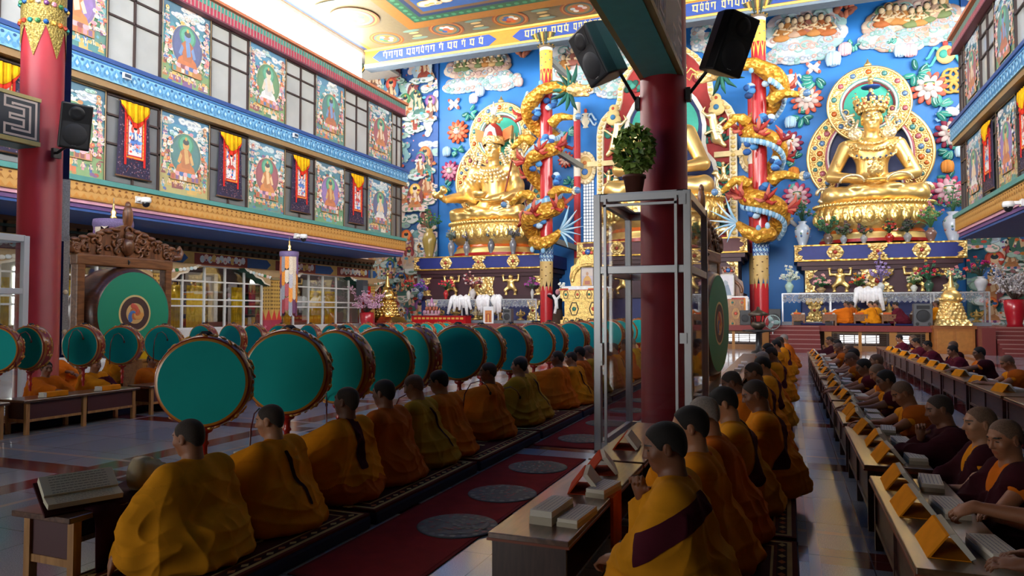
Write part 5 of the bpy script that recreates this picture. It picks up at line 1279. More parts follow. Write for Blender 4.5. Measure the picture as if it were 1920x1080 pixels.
# ================================================================== altar columns and their dragons
def altar_column(x, label):
 t = thing('altar_column', label, 'column', (x, 35, SZ)); t['kind'] = 'structure'; r = .33
 m = MB(); m.lathe([(r, 0), (r, 1.9)], 32, col=hexc('c02a30')); m.lathe([(r, 4.4), (r, 13.3)], 32, col=hexc('c02a30')); m.build('shaft', LACQ, t)
 m = MB(); m.lathe([(r * 1.01, 2.2), (r * 1.03, 3.2)], 32, col=hexc('c8a868')); m.lathe([(r * 1.03, 3.2), (r * 1.03, 4.45)], 32, col=hexc('bcd4dc'))
 m.lathe([(r * 1.01, 13.25), (r * 1.03, 14.3)], 32, col=hexc('e0b848')); m.lathe([(r * 1.05, 14.25), (r * 1.05, 14.45)], 32, col=hexc('d8dcd4'))
 n = 10
 for z0, z1, cc in ((2.2, 1.65, 'c8a868'), (13.3, 12.5, 'e0b848')):
  for k in range(n):
   a = 2 * PI * k / n; b = 2 * PI * (k + 1) / n; c_ = (a + b) / 2; q = r * 1.025
   m.add([(q * math.cos(a), q * math.sin(a), z0), (q * math.cos(b), q * math.sin(b), z0), (q * 1.01 * math.cos(c_), q * 1.01 * math.sin(c_), z1)], [(0, 1, 2)], hexc(cc))
 for k in range(60): a = k * .7; m.ell((r * 1.03 * math.cos(a), r * 1.03 * math.sin(a), 2.3 + (k % 6) * .15), (.035, .035, .03), hexc('6a4a28'), 6, 4); m.ell((r * 1.03 * math.cos(a), r * 1.03 * math.sin(a), 13.45 + (k % 6) * .14), (.03, .03, .025), hexc('a83a2a' if k % 2 else '2f6aa8'), 6, 4)
 for k in range(12):
  a = 2 * PI * k / 12
  for j in range(5):
   m.tube([(r * 1.05 * math.cos(a + u), r * 1.05 * math.sin(a + u), 3.3 + j * .16 + .09 * math.sin(u * 9 + j)) for u in (0, .13, .26, .39, .52)], .025, 5, hexc('3a7ab8' if j % 2 else '2a4a8a'))
  m.add([(r * 1.06 * math.cos(a), r * 1.06 * math.sin(a), 3.9), (r * 1.06 * math.cos(a + .4), r * 1.06 * math.sin(a + .4), 3.9), (r * 1.07 * math.cos(a + .2), r * 1.07 * math.sin(a + .2), 4.35)], [(0, 1, 2)], hexc('2f8a6a' if k % 2 else 'd8a048'))
 m.build('painted_bands', PAINT, t)
 m = MB(); m.lathe([(r * 1.05, 14.4), (r * 1.3, 14.6), (r * 2.1, 14.95), (r * 2.2, 15.05), (r * 1.6, 15.1)], 32, col=hexc('6a5a48'))
 for k in range(20): a = 2 * PI * k / 20; m.tube([(r * 1.2 * math.cos(a), r * 1.2 * math.sin(a), 14.5), (r * 1.85 * math.cos(a), r * 1.85 * math.sin(a), 14.8), (r * 2.25 * math.cos(a), r * 2.25 * math.sin(a), 15.05)], [.03, .06, .07], 6, hexc('c8a048' if k % 2 else '3a4a40'))
 m.build('capital', RELIEF, t)
 return t
altar_column(-11.65, 'red altar column at left with the gold dragon around it'); altar_column(-1.12, 'red altar column at right with the gold dragon around it')
altar_column(-23.6, 'painted column at the far left end of the beam')
SCALE_GOLD = mat('dragon_scales', None, .35, .35, bump=(5.5, 1., 'voronoi', .1))
def dragon(x, s, label):
 """Gilded dragon wound round an altar column; s = +1 head towards +X."""
 t = thing('dragon', label, 'dragon', (x, 35, 0))
 n = 110; P = []; rr = []
 for k in range(n):
  u = k / (n - 1); z = 5.35 + 7.0 * u + .25 * math.sin(u * 14); a = -PI * .5 + s * (-2.6 + u * 2 * PI * 2.3); q = .74 + .18 * math.sin(u * 15)
  P.append((q * math.cos(a), q * math.sin(a), z)); rr.append(.40 + .06 * math.sin(u * 9))
 # tail sweeping out, neck reaching out at the top
 tail = [(s * 1.0, -.75, 5.75), (s * .6, -.85, 5.35), (s * .1, -.95, 5.1), (-s * .35, -.8, 5.2)]
 neck0 = Vector(P[-1]); head = Vector((s * 1.55, -1.1, 12.75))
 neck = [neck0.lerp(head, .35) + Vector((0, -.25, .35)), neck0.lerp(head, .7) + Vector((0, -.1, .35)), head]
 path = tail + P + neck; rad = [.16, .28, .34, .36] + [max(r, .33) if i < 12 else r for i, r in enumerate(rr)] + [.30, .30, .28]
 g_, pale, dk = hexc('e0a83c'), hexc('e8dcc0'), hexc('c88a2a')
 m = MB(); m.tube(path, rad, 12, g_, True, lambda u, k: g_ if (k + int(u * 60)) % 2 else dk); m.build('scaled_body', SCALE_GOLD, t)
 m = MB()        # back fin, flame tufts
 for i in range(2, len(path) - 2):
  c = Vector(path[i]); ax_ = Vector((0, 0, c.z)); out = (c - ax_).normalized(); tg = (Vector(path[i + 1]) - Vector(path[i - 1])).normalized(); sd = out.cross(tg).normalized()
  m.ell(c + out * rad[i] * .35 + sd * rad[i] * 1.0, (.12, .12, .17), hexc('a8c8dc' if i % 2 else '7aa8c8'), 7, 5)
 fin = MB()
 for k in range(7): a = -1.1 + k * .36; fin.tube([(s * 1.0, -.75, 5.75), (s * (1.0 + .6 * math.cos(a)), -.85, 5.85 + .55 * math.sin(a)), (s * (1.0 + 1.25 * math.cos(a * 1.1)), -.9, 5.95 + 1.15 * math.sin(a * 1.1))], [.15, .13, .02], 7, hexc('c8e0ec' if k % 2 else '9cc8e0'), sq=.4)
 fin.build('tail_fin', RELIEF, t)
 m.build('back_fin', RELIEF, t)['kind'] = 'stuff'
 m = MB(); gg = random.Random(5)
 for i in range(8, len(path) - 6, 7):
  c = Vector(path[i]); out = (c - Vector((0, 0, c.z))).normalized()
  if out.y > .3: continue
  for k in range(5): a = gg.uniform(-1, 1); m.tube([c + out * rad[i] * .8, c + out * (rad[i] + .15) + Vector((.3 * a, 0, .15 * k - .2)), c + out * (rad[i] + .05) + Vector((.55 * a, -.05, .2 * k - .1))], [.1, .09, .02], 6, hexc(('a8342a', 'c86a58', '8a2a2a')[k % 3]))
 m.build('flame_tufts', RELIEF, t)['kind'] = 'stuff'
 # legs with claws holding jewels
 for z, sd, l in ((11.3, 1, 1.25), (10.4, -1, 1.05), (7.6, 1, 1.2), (7.5, -1, 1.15)):
  lg = MB(); jl = MB(); b = Vector((sd * .5, -.6, z)); k_ = b + Vector((sd * l * .5, -.25, .25)); e = b + Vector((sd * l, -.4, -.1 + .2 * sd))
  lg.tube([b, b.lerp(k_, .5) + Vector((0, 0, .1)), k_, e], [.3, .26, .2, .12], 10, g_)
  for j in range(4): a = -.9 + j * .6; lg.tube([e, e + Vector((sd * .2 * math.cos(a), -.06, .22 * math.sin(a))), e + Vector((sd * .36 * math.cos(a), -.1, .26 * math.sin(a)))], [.08, .06, .015], 6, hexc('e8d8b0'))
  if l > 1.1: jl.ell(e + Vector((sd * .3, -.1, 0)), .17, hexc('5a80a8'), 12, 8); jl.build('jewel', LACQ, t)
  lg.build('leg', SCALE_GOLD, t)
 # head
 P_ = [E_((0, 0, 0), (.42, .34, .32), k=.1), C_((.2, 0, .02), (.85, 0, .0), .24, .17, k=.08), C_((.2, 0, -.18), (.75, 0, -.32), .16, .09, k=.05), E_((.86, 0, .12), (.14, .17, .11), k=.05)]
 for q in (-1, 1): P_ += [E_((.3, q * .2, .24), (.14, .1, .1), k=.05), E_((-.1, q * .3, .0), (.2, .1, .14), k=.05), C_((.0, q * .15, .3), (-.55, q * .22, .75), .07, .02, k=.04)]
 V, Q = solid(P_, .035, .05)
 if s < 0: V[:, 0] *= -1; Q = Q[:, ::-1]
 hd = np_obj('head', V, Q, SCALE_GOLD, t, (.8, .52, .2), loc=head + Vector((s * .25, 0, 0)))
 m = MB()
 for q in (-1, 1): m.ell((s * .38, q * .27 - (0), .26), .07, hexc('f0ece4'), 8, 6); m.ell((s * .42, q * .31, .27), .035, hexc('181818'), 6, 5)
 m.tube([(s * .3, 0, -.1), (s * .7, 0, -.14), (s * .98, 0, -.05)], [.08, .07, .02], 6, hexc('c03a30'))
 for k in range(5):
  for q in (-1, 1): m.cyl((s * (.45 + k * .1), q * .13, -.08), (s * (.45 + k * .1), q * .13, -.17), .03, .005, 6, hexc('f4f0e0'))
 m.build('eyes_and_teeth', RELIEF, hd)
 m = MB()
 for k in range(9): a = 1.4 + k * .42; m.tube([(-s * .2, 0, 0), (s * .75 * math.cos(a), -.1, .75 * math.sin(a)), (s * 1.35 * math.cos(a * 1.02), .0, 1.2 * math.sin(a * 1.02) + .15)], [.22, .2, .03], 7, hexc(('1f5a4c', '2a6a5a', '184438')[k % 3]), sq=.5)
 m.build('green_mane', RELIEF, hd)
 m = MB()
 for q in (-1, 1): m.tube([(s * .85, q * .15, .05), (s * 1.15, q * .4, .25), (s * 1.3, q * .55, .0), (s * 1.5, q * .6, .2)], [.05, .045, .03, .01], 6, hexc('e8c070'))
 m.build('whiskers', RELIEF, hd)
 # small blue clouds between the coils
 m = MB(); gc = random.Random(3)
 for z, a in ((6.3, -1.9), (8.5, -.6), (9.3, -2.2), (10.6, -1.2), (11.9, -2.4), (12.4, -.9), (7.2, -1.2)):
  for k in range(6):
   p = Vector((.72 * math.cos(a) + gc.uniform(-.28, .28), .72 * math.sin(a), z + gc.uniform(-.25, .25))); m.ell(p, (.2, .16, .16), hexc(('2f5a9a', '4a88c0', 'b8d0e0', '24406e')[k % 4]), 9, 6)
 m.build('blue_clouds', RELIEF, t)['kind'] = 'stuff'
 return t
dragon(-11.65, 1, 'gold dragon wound around the left altar column, head turned right'); dragon(-1.12, -1, 'gold dragon wound around the right altar column, head turned left')
# slender rear columns and the struts that tie them to the altar columns
for x, xr, side in ((-11.65, -10.95, 'left'), (-1.12, -1.6, 'right')):
 t = thing('rear_column', 'slender red column behind the ' + side + ' dragon column', 'column', (xr, 38.4, SZ)); t['kind'] = 'structure'
 m = MB(); m.lathe([(.19, 0), (.19, 12.4)], 20, col=hexc('c02c34')); m.lathe([(.2, 2.0), (.2, 3.6)], 20, col=hexc('c8a868')); m.lathe([(.2, 8.2), (.2, 9.2)], 20, col=hexc('e0d8c8')); m.lathe([(.2, 11.6), (.2, 12.4)], 20, col=hexc('dcd4c4')); m.build('shaft', PAINT, t)
 for z0, z1 in ((15.1, 14.2), (10.4, 9.8), (5.5, 5.1)):
  m = MB(); d = Vector((xr + .3 - x, 3.6, z1 - z0)); a = Vector((x, 35.2, z0)); sd = d.cross(Vector((0, 0, 1))).normalized() * .12
  vs = [a + sd * i + Vector((0, 0, j)) + d * k for k in (0, 1) for i in (-1, 1) for j in (-.14, .14)]
  m.add(vs, [(0, 2, 3, 1), (4, 5, 7, 6), (0, 4, 6, 2), (1, 3, 7, 5), (0, 1, 5, 4), (2, 6, 7, 3)], hexc('8a8e8a'))
  struct(m.build('beam_strut', PAINT), 'grey tie beam behind the ' + side + ' dragon column', 'beam')
# ================================================================== the seated monks
SKINS = [hexc(c) for c in ('9a6648', '80523a', 'a87656', '6e4632', 'b48464')]
ROBES = {'saffron': 'd8901c', 'orange': 'd26c16', 'ochre': 'b0801e', 'rust': 'b85a16', 'amber': 'e08a14', 'maroon': '4c1620', 'plum': '5c1a28', 'deep': '38121a'}
def ik(sh, hand, pole, a=.27, b=.25):
 sh, hand = Vector(sh), Vector(hand); d = hand - sh; L = min(d.length, (a + b) * .995); d = d.normalized()
 hand = sh + d * L; x = (a * a - b * b + L * L) / (2 * L); h = math.sqrt(max(0, a * a - x * x))
 p = Vector(pole); p = (p - d * p.dot(d)).normalized()
 return sh + d * x + p * h, hand
def hand_prims(w, d, n, side, curl=.5, spread=.0, s=1.):
 """Hand at wrist w pointing along d, back of the hand along n; side = +1 left hand."""
 d = Vector(d).normalized(); n = Vector(n); n = (n - d * n.dot(d)).normalized(); c = d.cross(n) * side     # c points to the thumb side
 w = Vector(w); P = []
 m3 = np.array([[d.x, c.x, n.x], [d.y, c.y, n.y], [d.z, c.z, n.z]])
 P.append(('e', tuple(w + d * .048 * s), (.05 * s, .040 * s, .016 * s), m3, {'k': .015}))
 P.append(C_(w - d * .01, w + d * .03 * s, .024 * s, .026 * s, k=.02))
 for i, (o, l, r) in enumerate(((.030, .072, .0088), (.010, .082, .0092), (-.011, .076, .0088), (-.030, .060, .0078))):
  b = w + (d * .088 + c * o) * s; cu = curl * (1 + .12 * i); dd = (d + c * (o * 4 * spread)).normalized()
  def rot(a): return (dd * math.cos(a) - n * math.sin(a)).normalized()
  p1 = b + rot(cu * .5) * l * .42 * s; p2 = p1 + rot(cu * 1.25) * l * .32 * s; p3 = p2 + rot(cu * 1.8) * l * .26 * s
  P += [C_(b - d * .015 * s, p1, r * 1.08 * s, r * s, k=.006), C_(p1, p2, r * s, r * .95 * s, k=.004), C_(p2, p3, r * .92 * s, r * .75 * s, k=.004)]
 tb = w + (d * .025 + c * .032) * s; t1 = tb + (d * .55 + c * .65 - n * .35 * curl).normalized() * .042 * s; t2 = t1 + (d * .8 + c * .2 - n * .7 * curl).normalized() * .034 * s
 P += [C_(tb - c * .01 * s, t1, .013 * s, .011 * s, k=.012), C_(t1, t2, .0105 * s, .008 * s, k=.005)]
 return P
def cap_hair(tight):
 e = .0012 if tight else .0055
 return [E_((-.014, 0, .037), (.098 + e, .0765 + e, .084 + e), k=.01), E_((-.045, 0, -.005), (.062 + e, .062 + e, .07 + e), k=.02),
   E_((.095, 0, -.03), (.080, .10, .108), sub=1, k=.012), C_((-.02, -.09, -.06), (-.02, .09, -.06), .045, sub=1, k=.012), E_((-.05, 0, -.15), (.12, .12, .085), sub=1, k=.01)] + \
           [E_((-.006, q * .08, -.008), (.024, .02, .038), sub=1, k=.006) for q in (-1, 1)]
def monk(o):
 """Build one seated monk facing +x with the seat at z = 0; o holds pose and dress. Returns the Empty that carries the parts."""
 g = o.get
 seed = g('seed', 1); lean, tw = g('lean', .12), g('twist', 0.); fat = g('fat', 1.); res = g('res', .009)
 t = thing('person', 'monk', 'person', (0, 0, 0))
 up = Vector((math.sin(lean), 0, math.cos(lean))); pel = Vector((-.03, 0, .12)); S0 = pel + up * .41
 side = Vector((-math.sin(tw), math.cos(tw), 0)); sw = .172 * fat
 SH = {1: S0 + side * sw, -1: S0 - side * sw}
 hp, hy, hr = g('head', (.1, 0, 0))
 nb = S0 + up * .05; hc = nb + Vector((math.sin(lean * .7 + hp * .45) * .16, 0, math.cos(lean * .7 + hp * .45) * .165)) + Vector((.012, 0, 0))
 HM = Matrix.Translation(hc) @ (Matrix.Rotation(hy, 4, 'Z') @ Matrix.Rotation(hp + lean * .35, 4, 'Y') @ Matrix.Rotation(hr, 4, 'X')) @ Matrix.Scale(g('hs', .98), 4)
 B = moved(head_prims(g('jaw', 1.), g('ears', 1.)), HM)
 nk = HM @ Vector((-.028, 0, -.085))
 B += [C_(nk, nb - up * .02, .053, .060, k=.03), C_(nb, S0 - up * .05, .065, .09, k=.04), E_(pel + up * .22, (.09, .13, .2), k=.05)]
 bare = g('bare', ())
 Rb = []
 # cloth over hips, legs and back
 kn = g('knee', .27); kx = .26
 if g('skirt', True):
  Rb += [E_((-.03, 0, .12), (.21 * fat, .25 * fat, .14))]
  for q in (-1, 1): Rb += [C_((0, q * .1, .12), (kx, q * kn, .09), .13, .095), C_((kx, q * kn, .08), (kx + .02, -q * .05, .07), .085, .075)]
 T = [C_(pel + up * .05, pel + up * .30, .165 * fat, .15 * fat), E_(pel + up * .30, (.125 * fat, .185 * fat, .17), (0, lean, tw))]
 if bare:
  L_ = SH[1] + Vector((0, 0, .015))
  T = [C_(pel + up * .02, pel + up * .12, .168 * fat, .162 * fat), C_(L_ + Vector((.055, -.01, 0)), pel + up * .16 + Vector((.10, -.13, 0)), .06, .085), C_(L_ + Vector((-.05, -.01, 0)), pel + up * .16 + Vector((-.10, -.13, 0)), .07, .09),
             C_(L_ + Vector((.05, .0, 0)), pel + up * .12 + Vector((.13, .06, 0)), .06, .10), C_(L_ + Vector((-.05, 0, 0)), pel + up * .1 + Vector((-.12, .08, 0)), .07, .10)]
 Rb += T + [E_(pel + Vector((-.10, 0, .02)), (.13 * fat, .235 * fat, .17)), E_((-.05, 0, .05), (.26 * fat, .32 * fat, .085)), C_(nb - up * .02 + side * .03, SH[1] + Vector((0, 0, -.01)), .055, .072)] + ([] if bare else [C_(nb - up * .02 - side * .03, SH[-1] + Vector((0, 0, -.01)), .055, .072)])
 hands = {}
 for q in (1, -1):
  tgt = g('lh' if q > 0 else 'rh', (.22, q * .1, .24)); el, hd = ik(SH[q], tgt, g('lp' if q > 0 else 'rp', (-.35, q * .75, -.65)))
  hands[q] = (el, hd)
  if q in bare:
   B += [C_(S0 + side * q * .06, SH[q], .07, .056, k=.03), C_(SH[q], el, .052, .043, k=.02), C_(el, hd, .043, .027, k=.015)]
  else:
   B += [C_(el.lerp(hd, .4), hd, .036, .026, k=.015), C_(SH[q], el, .04, .04, k=.03), C_(el, el.lerp(hd, .5), .04, .036, k=.02), C_(S0, SH[q], .05, .045, k=.03)]
   e2 = el.lerp(hd, g('sleeve', .72))
   Rb += [C_(SH[q], el, .078, .08), C_(el, e2, .076, .062), C_(el.lerp(e2, .4), el.lerp(e2, .4) + Vector((-.03, 0, -.14)), .07, .085)]
   if el.z > .2: Rb.append(C_(el, (el.x * .6, el.y * 1.02, .14), .085, .12))
   hip = Vector((-.05, q * .23 * fat, .12)); Rb += [C_(SH[q] - Vector((.03, 0, .04)), hip, .085, .13), C_(SH[q].lerp(el, .5), hip + Vector((.10, 0, .02)), .08, .11), C_(e2.lerp(el, .4), (e2.x * .75, e2.y * .9, .13), .06, .10)]
  dirn = g('ld' if q > 0 else 'rd', None); dirn = Vector(dirn) if dirn else (hd - el).normalized()
  nrm = g('ln' if q > 0 else 'rn', (0, q * .35, 1))
  B += hand_prims(hd, dirn, nrm, q, g('lc' if q > 0 else 'rc', .6), .5)
 sk = SKINS[g('skin', 0)]
 V, Q = solid(B, g('bres', .0078), .03)
 Lc = (np.array(HM.inverted())[:3] @ np.c_[V[Q].mean(1), np.ones(len(Q))].T).T
 np_obj('body', V, Q, SKIN, t, cols=face_colour(Lc, sk, tuple(c * m_ for c, m_ in zip(sk, (.95, .68, .66)))))
 hk = g('hair', 'short')
 V, Q = solid(moved(cap_hair(hk != 'short'), HM), .007, .01)
 np_obj('hair', V, Q, HAIR, t, hexc({'short': '17120f', 'stubble': '33271f', 'shaved': '6e5442', 'grey': '8a7f76'}[hk]))
 # the robe
 V, Q = solid(Rb, res, g('rk', .075))
 V = relax(V, Q, 2, .5); N = vnormals(V, Q)
 x, y, z = V.T
 rs = np.random.RandomState(seed)
 an = np.array(SH[1] if rs.rand() < .6 else SH[-1]); r_ = np.sqrt(((V - an) ** 2).sum(1))
 phi = np.arctan2(y - an[1], an[2] - z + .15) + .3 * np.arctan2(x - an[0], an[2] - z + .3)
 w1 = waves(V, seed, 5, 1.6); w2 = waves(V, seed + 9, 5, 3.2)
 def ridge(u): return 1 - np.abs(np.sin(u)) ** .7 * 1.0
 f = .020 * np.clip(r_ / .3, .2, 1.25) * (ridge(phi * 8.5 + w1 * 2.6) - .35) * (.6 + .4 * w2)
 f += .015 * (ridge(z * 30 + 4 * x - 5 * y + w1 * 4) - .35) * np.exp(-((z - .17) / .13) ** 2)
 f += .015 * (ridge((y * 15 if seed % 2 else x * 13) + 4 * z + w2 * 2.5) - .35) * (z < .5)
 f += .006 * w2 + .014 * w1
 f *= np.clip((.60 - z) / .1, .25, 1)
 V = V + N * f[:, None]
 V[:, 2] = np.maximum(V[:, 2], .002)
 zc = V[Q].mean(1)
 rc = np.array(hexc(ROBES[g('robe', 'saffron')])); cols = np.tile(rc, (len(Q), 1))
 # sewn panels: a shade between the strips of the patchwork
 pn = (np.floor(zc[:, 1] * 6 + seed) + np.floor(zc[:, 2] * 3.2 + zc[:, 1] * 1.2)) % 3
 cols *= (1 - .05 * pn)[:, None]
 if g('lower'):
  lowm = zc[:, 2] < g('lower_z', .15) + .02 * np.sin(zc[:, 1] * 30); cols[lowm] = hexc(ROBES[g('lower')])
 np_obj('robe', V, Q, CLOTH, t, cols=cols)
 N = vnormals(V, Q)
 def patch(name, msk, col, off=.006):
  q = Q[msk]
  if len(q) < 4: return
  u, inv = np.unique(q, return_inverse=True); f = inv.reshape(q.shape); W = V[u] + N[u] * off
  e = np.sort(np.concatenate([f[:, [k, (k + 1) % 4]] for k in range(4)]), 1); e, n_ = np.unique(e, axis=0, return_counts=True); e = e[n_ == 1]
  for _ in range(10):        # hem: even out the cut edge
   A = np.zeros_like(W); c = np.zeros((len(W), 1)); np.add.at(A, e[:, 0], W[e[:, 1]]); np.add.at(A, e[:, 1], W[e[:, 0]]); np.add.at(c, e[:, 0], 1); np.add.at(c, e[:, 1], 1)
   m_ = c[:, 0] > 0; W[m_] = .5 * W[m_] + .5 * A[m_] / c[m_]
  np_obj(name, W, f, CLOTH, t, hexc(col))
 sash = g('sash')
 cx, cy_, cz = zc.T
 if sash == 'narrow': patch('maroon_sash', (cx < .05) & (np.abs(cy_ - (.06 - .12 * (.55 - cz))) < .016) & (cz > .16) & (cz < .54), '3a1218')
 elif sash == 'broad': patch('maroon_sash', (cx < .06) & (np.abs(cy_ - (.02 + .05 * (.55 - cz))) < .045) & (cz > .24), '431620')
 elif sash == 'blade': patch('maroon_sash', (cz > .30) & (cx < .2) & (np.abs((cz - .50) - (-.55 * (cx + .02)) + .0 * cy_) < .06 + .05 * (cx > 0)) & (cy_ > -.03), '4a1824')
 elif sash == 'side': patch('maroon_sash', (np.abs(cz - (.44 - .62 * cx)) < .062) & (cy_ > .03) & (cx > -.15) & (cx < .17), '4a1824')
 elif sash == 'diagonal': patch('maroon_sash', (cx < .12) & (np.abs((cz - .46) + .9 * (cy_ - .05) * 1.0 + .4 * cx) < .062) & (cz > .22) & (cy_ > -.12), '4a1824')
 # rolled collar
 m = MB(); pts = []
 for k in range(19):
  a = -2.55 + 5.1 * k / 18; pts.append(nb + Vector((-math.cos(a) * .074 + .006, math.sin(a) * .082, .022 - .035 * abs(a) / 2.55 - .012 * (1 if abs(a) > 2 else 0))) + up * -.005)
 m.tube(pts, [.016 + .006 * math.sin(k * 1.7) for k in range(19)], 8, hexc(ROBES[g('collar', g('robe', 'saffron'))])); m.build('collar', CLOTH, t)
 if bare:
  vc = hexc(ROBES[g('vest', 'orange')])
  P = [C_(pel + up * .05, pel + up * .31, .150 * fat, .14 * fat), E_(pel + up * .33, (.122 * fat, .172 * fat, .15), (0, lean, tw))]
  for q in (1, -1): P.append(C_(nb - up * .03 + side * q * .035, SH[q] - side * q * .03 + Vector((0, 0, -.005)), .05, .052))
  for q in bare: P += [C_(SH[q], SH[q].lerp(hands[q][0], .22), .058, .062, k=.03)]
  V2, Q2 = solid(P, .011, .04); N2 = vnormals(V2, Q2)
  V2 = V2 + N2 * (.006 * np.sin(V2[:, 1] * 60 + V2[:, 2] * 20 + waves(V2, seed, 4, 2) * 3) + .012)[:, None]
  if g('vestfull', True): np_obj('vest', V2, Q2, CLOTH, t, vc)
 if g('glasses'):
  m = MB()
  for q in (-1, 1):
   m.tube([HM @ Vector((.098 - .006 * abs(math.cos(a)), q * .032 + .021 * math.cos(a), .010 + .017 * math.sin(a))) for a in [j * PI / 7 for j in range(15)]], .0022, 5, (.02, .02, .02), cap=False)
   m.tube([HM @ Vector(p) for p in ((.09, q * .053, .014), (.04, q * .077, .012), (-.01, q * .082, .008))], .002, 5, (.02, .02, .02))
  m.tube([HM @ Vector(p) for p in ((.1, -.011, .013), (.103, 0, .016), (.1, .011, .013))], .0022, 5, (.02, .02, .02)); m.build('glasses', BLACKP, t)
 return t
def seat(t, x, y, rz, label, group, z=.12, s=1.):
 t.location = (x, y, z); t.rotation_euler = (0, 0, rz); t['label'] = label; t['group'] = group
 if s != 1: t.scale = (s, s, s)
 return t
GD = 'monks seated along the row of hand drums'; GS = 'monks reading at the long desk before the aisle'; GR = 'monks at the desks right of the aisle'; GF = 'monks at the farthest right desks'
UPH = (.56, .16, .50)
M1 = {}
# --- drum row (backs to the camera); local +x is away towards the drums
d_ = [
 ('monk nearest the camera in golden robe, back turned, arm hanging by the low desk', 3.45, .0, dict(robe='saffron', lean=.14, head=(.12, .12, 0), lh=(.24, .42, .03), lc=.35, ld=(.3, .1, -.9), ln=(.6, .6, .3), rh=(.3, -.1, .3), hair='stubble', skin=0, seed=3, fat=1.12, res=.0078, bres=.0068, sleeve=.5)),
 ('monk with narrow dark sash holding up the second great green drum', 4.22, .08, dict(robe='amber', lean=.16, head=(.12, .25, 0), lh=(.5, .30, .36), lc=1.5, ln=(0, 1, .1), rh=(.3, -.15, .3), hair='stubble', skin=2, seed=8, sash='narrow', fat=1.1, res=.0082, bres=.0072)),
 ('monk with broad maroon sash down the back and dark skin', 5.05, -.05, dict(robe='amber', lean=.03, head=(-.05, .1, 0), lh=(.42, .2, .4), lc=1.4, rh=(.36, -.2, .34), hair='stubble', skin=3, seed=5, sash='broad', lower='rust', fat=.96, res=.0085, bres=.0075)),
 ('tall monk in plain rust robe with head turned to his drum', 5.72, .05, dict(robe='rust', lean=.1, head=(.06, -.05, 0), lh=(.4, .1, .3), rh=(.45, -.12, .42), rc=1.4, hair='short', skin=1, seed=14, fat=1.14, res=.0085)),
 ('monk in olive-ochre robe with a thin dark seam, shaved head bent', 6.47, .1, dict(robe='ochre', lean=.24, head=(.25, 0, 0), lh=(.4, .2, .25), rh=(.42, -.2, .3), hair='shaved', skin=0, seed=22, sash='narrow', fat=1.08)),
 ('monk with glasses and orange robe behind the ochre-robed monk', 6.95, .0, dict(robe='orange', lean=.2, head=(.12, .15, 0), lh=(.5, .15, .38), lc=1.4, rh=(.42, -.2, .3), hair='short', skin=2, glasses=1, seed=27, fat=1.05)),
 ('monk in bright orange robe sitting upright with hand on a drum pole', 8.15, .12, dict(robe='orange', lean=.08, head=(.05, .2, 0), lh=(.5, .2, .42), lc=1.5, rh=(.35, -.2, .3), hair='stubble', skin=1, seed=31, fat=1.05)),
 ('monk in dark ochre robe with black hair, first of a close pair', 9.2, -.05, dict(robe='ochre', lean=.06, head=(.0, .15, 0), lh=(.4, .2, .3), rh=(.4, -.2, .3), hair='short', skin=2, seed=36)),
]
PROTO = []
for i, (l, y, r, o) in enumerate(d_):
 if 'res' not in o: o['res'] = .0095
 if 'bres' not in o: o['bres'] = .0085
 m_ = monk(o); seat(m_, -3.45, y, PI + r, l, GD, .12, 1.0 if i < 2 else 1.05); PROTO.append(m_)
for i, (y, k, r, dx, l) in enumerate(((9.75, 4, .1, -.05, 'monk leaning behind the black-haired pair in the drum row'), (11.0, 6, .0, 0, 'monk in orange robe just left of the glass case in the drum row'), (11.6, 1, -.1, .1, 'monk with dark sash beside the glass case in the drum row'), (12.5, 3, .05, -.05, 'rust-robed monk just left of the glass case edge'),
                                  (13.3, 4, .1, 0, 'shaved monk at the left edge of the glass case'), (14.2, 6, 0, .05, 'orange-robed monk seen through the glass case, nearest one'), (15.2, 1, .1, 0, 'sashed monk seen through the glass case'), (16.2, 3, -.1, 0, 'rust-robed monk seen through the glass case'), (17.4, 4, 0, 0, 'ochre-robed monk far down the drum row seen through glass'), (18.8, 6, .1, 0, 'last monk of the drum row seen through glass'))):
 dup(PROTO[k], (-3.45 + dx, y, .12), PI + r, l, GD)
# --- reading row before the aisle
r2 = [
 ('large near monk with maroon patch over the shoulder, head bowed to the desk', -.60, 3.78, .05, dict(robe='saffron', lean=.13, head=(.20, .22, .0), lh=(.30, .12, .22), lc=1.0, rh=(.19, -.03, .50), rc=1.7, rd=(.1, .3, .9), rp=(-.1, -.5, -.9), hair='short', skin=1, seed=41, sash='side', fat=1.08, res=.0078, bres=.0066, collar='orange')),
 ('monk behind the bowed one, lifting his hand to his mouth', -.55, 4.5, .0, dict(robe='amber', lean=.16, head=(.1, .15, 0), lh=(.28, .12, .22), rh=(.26, -.02, .52), rc=1.3, rd=(.2, .3, .9), hair='short', skin=2, seed=44, fat=1.0, res=.0082, bres=.0068, collar='orange')),
 ('grey shaven monk half hidden behind the monk lifting his hand', -.5, 5.12, .1, dict(robe='orange', lean=.2, head=(.2, .1, 0), hair='grey', skin=0, seed=47, fat=1.05, res=.009)),
 ('monk with curved maroon shoulder band, short black hair, looking down', -.42, 5.85, .1, dict(robe='saffron', lean=.2, head=(.28, .1, 0), lh=(.3, .1, .3), rh=(.32, -.1, .4), hair='short', skin=2, seed=52, sash='diagonal', fat=1.0, res=.009)),
 ('monk with wide maroon band nearest the polished aisle', -.22, 6.55, .08, dict(robe='amber', lean=.18, head=(.3, .12, 0), lh=(.3, .1, .3), rh=(.32, -.1, .36), hair='stubble', skin=1, seed=57, sash='diagonal', fat=1.05, res=.009)),
 ('broad monk bending low in orange robe behind the wide maroon band', -.35, 8.3, .1, dict(robe='orange', lean=.5, head=(.3, .05, 0), lh=(.45, .1, .25), rh=(.45, -.1, .28), hair='stubble', skin=3, seed=63, fat=1.12)),
]
P2 = []
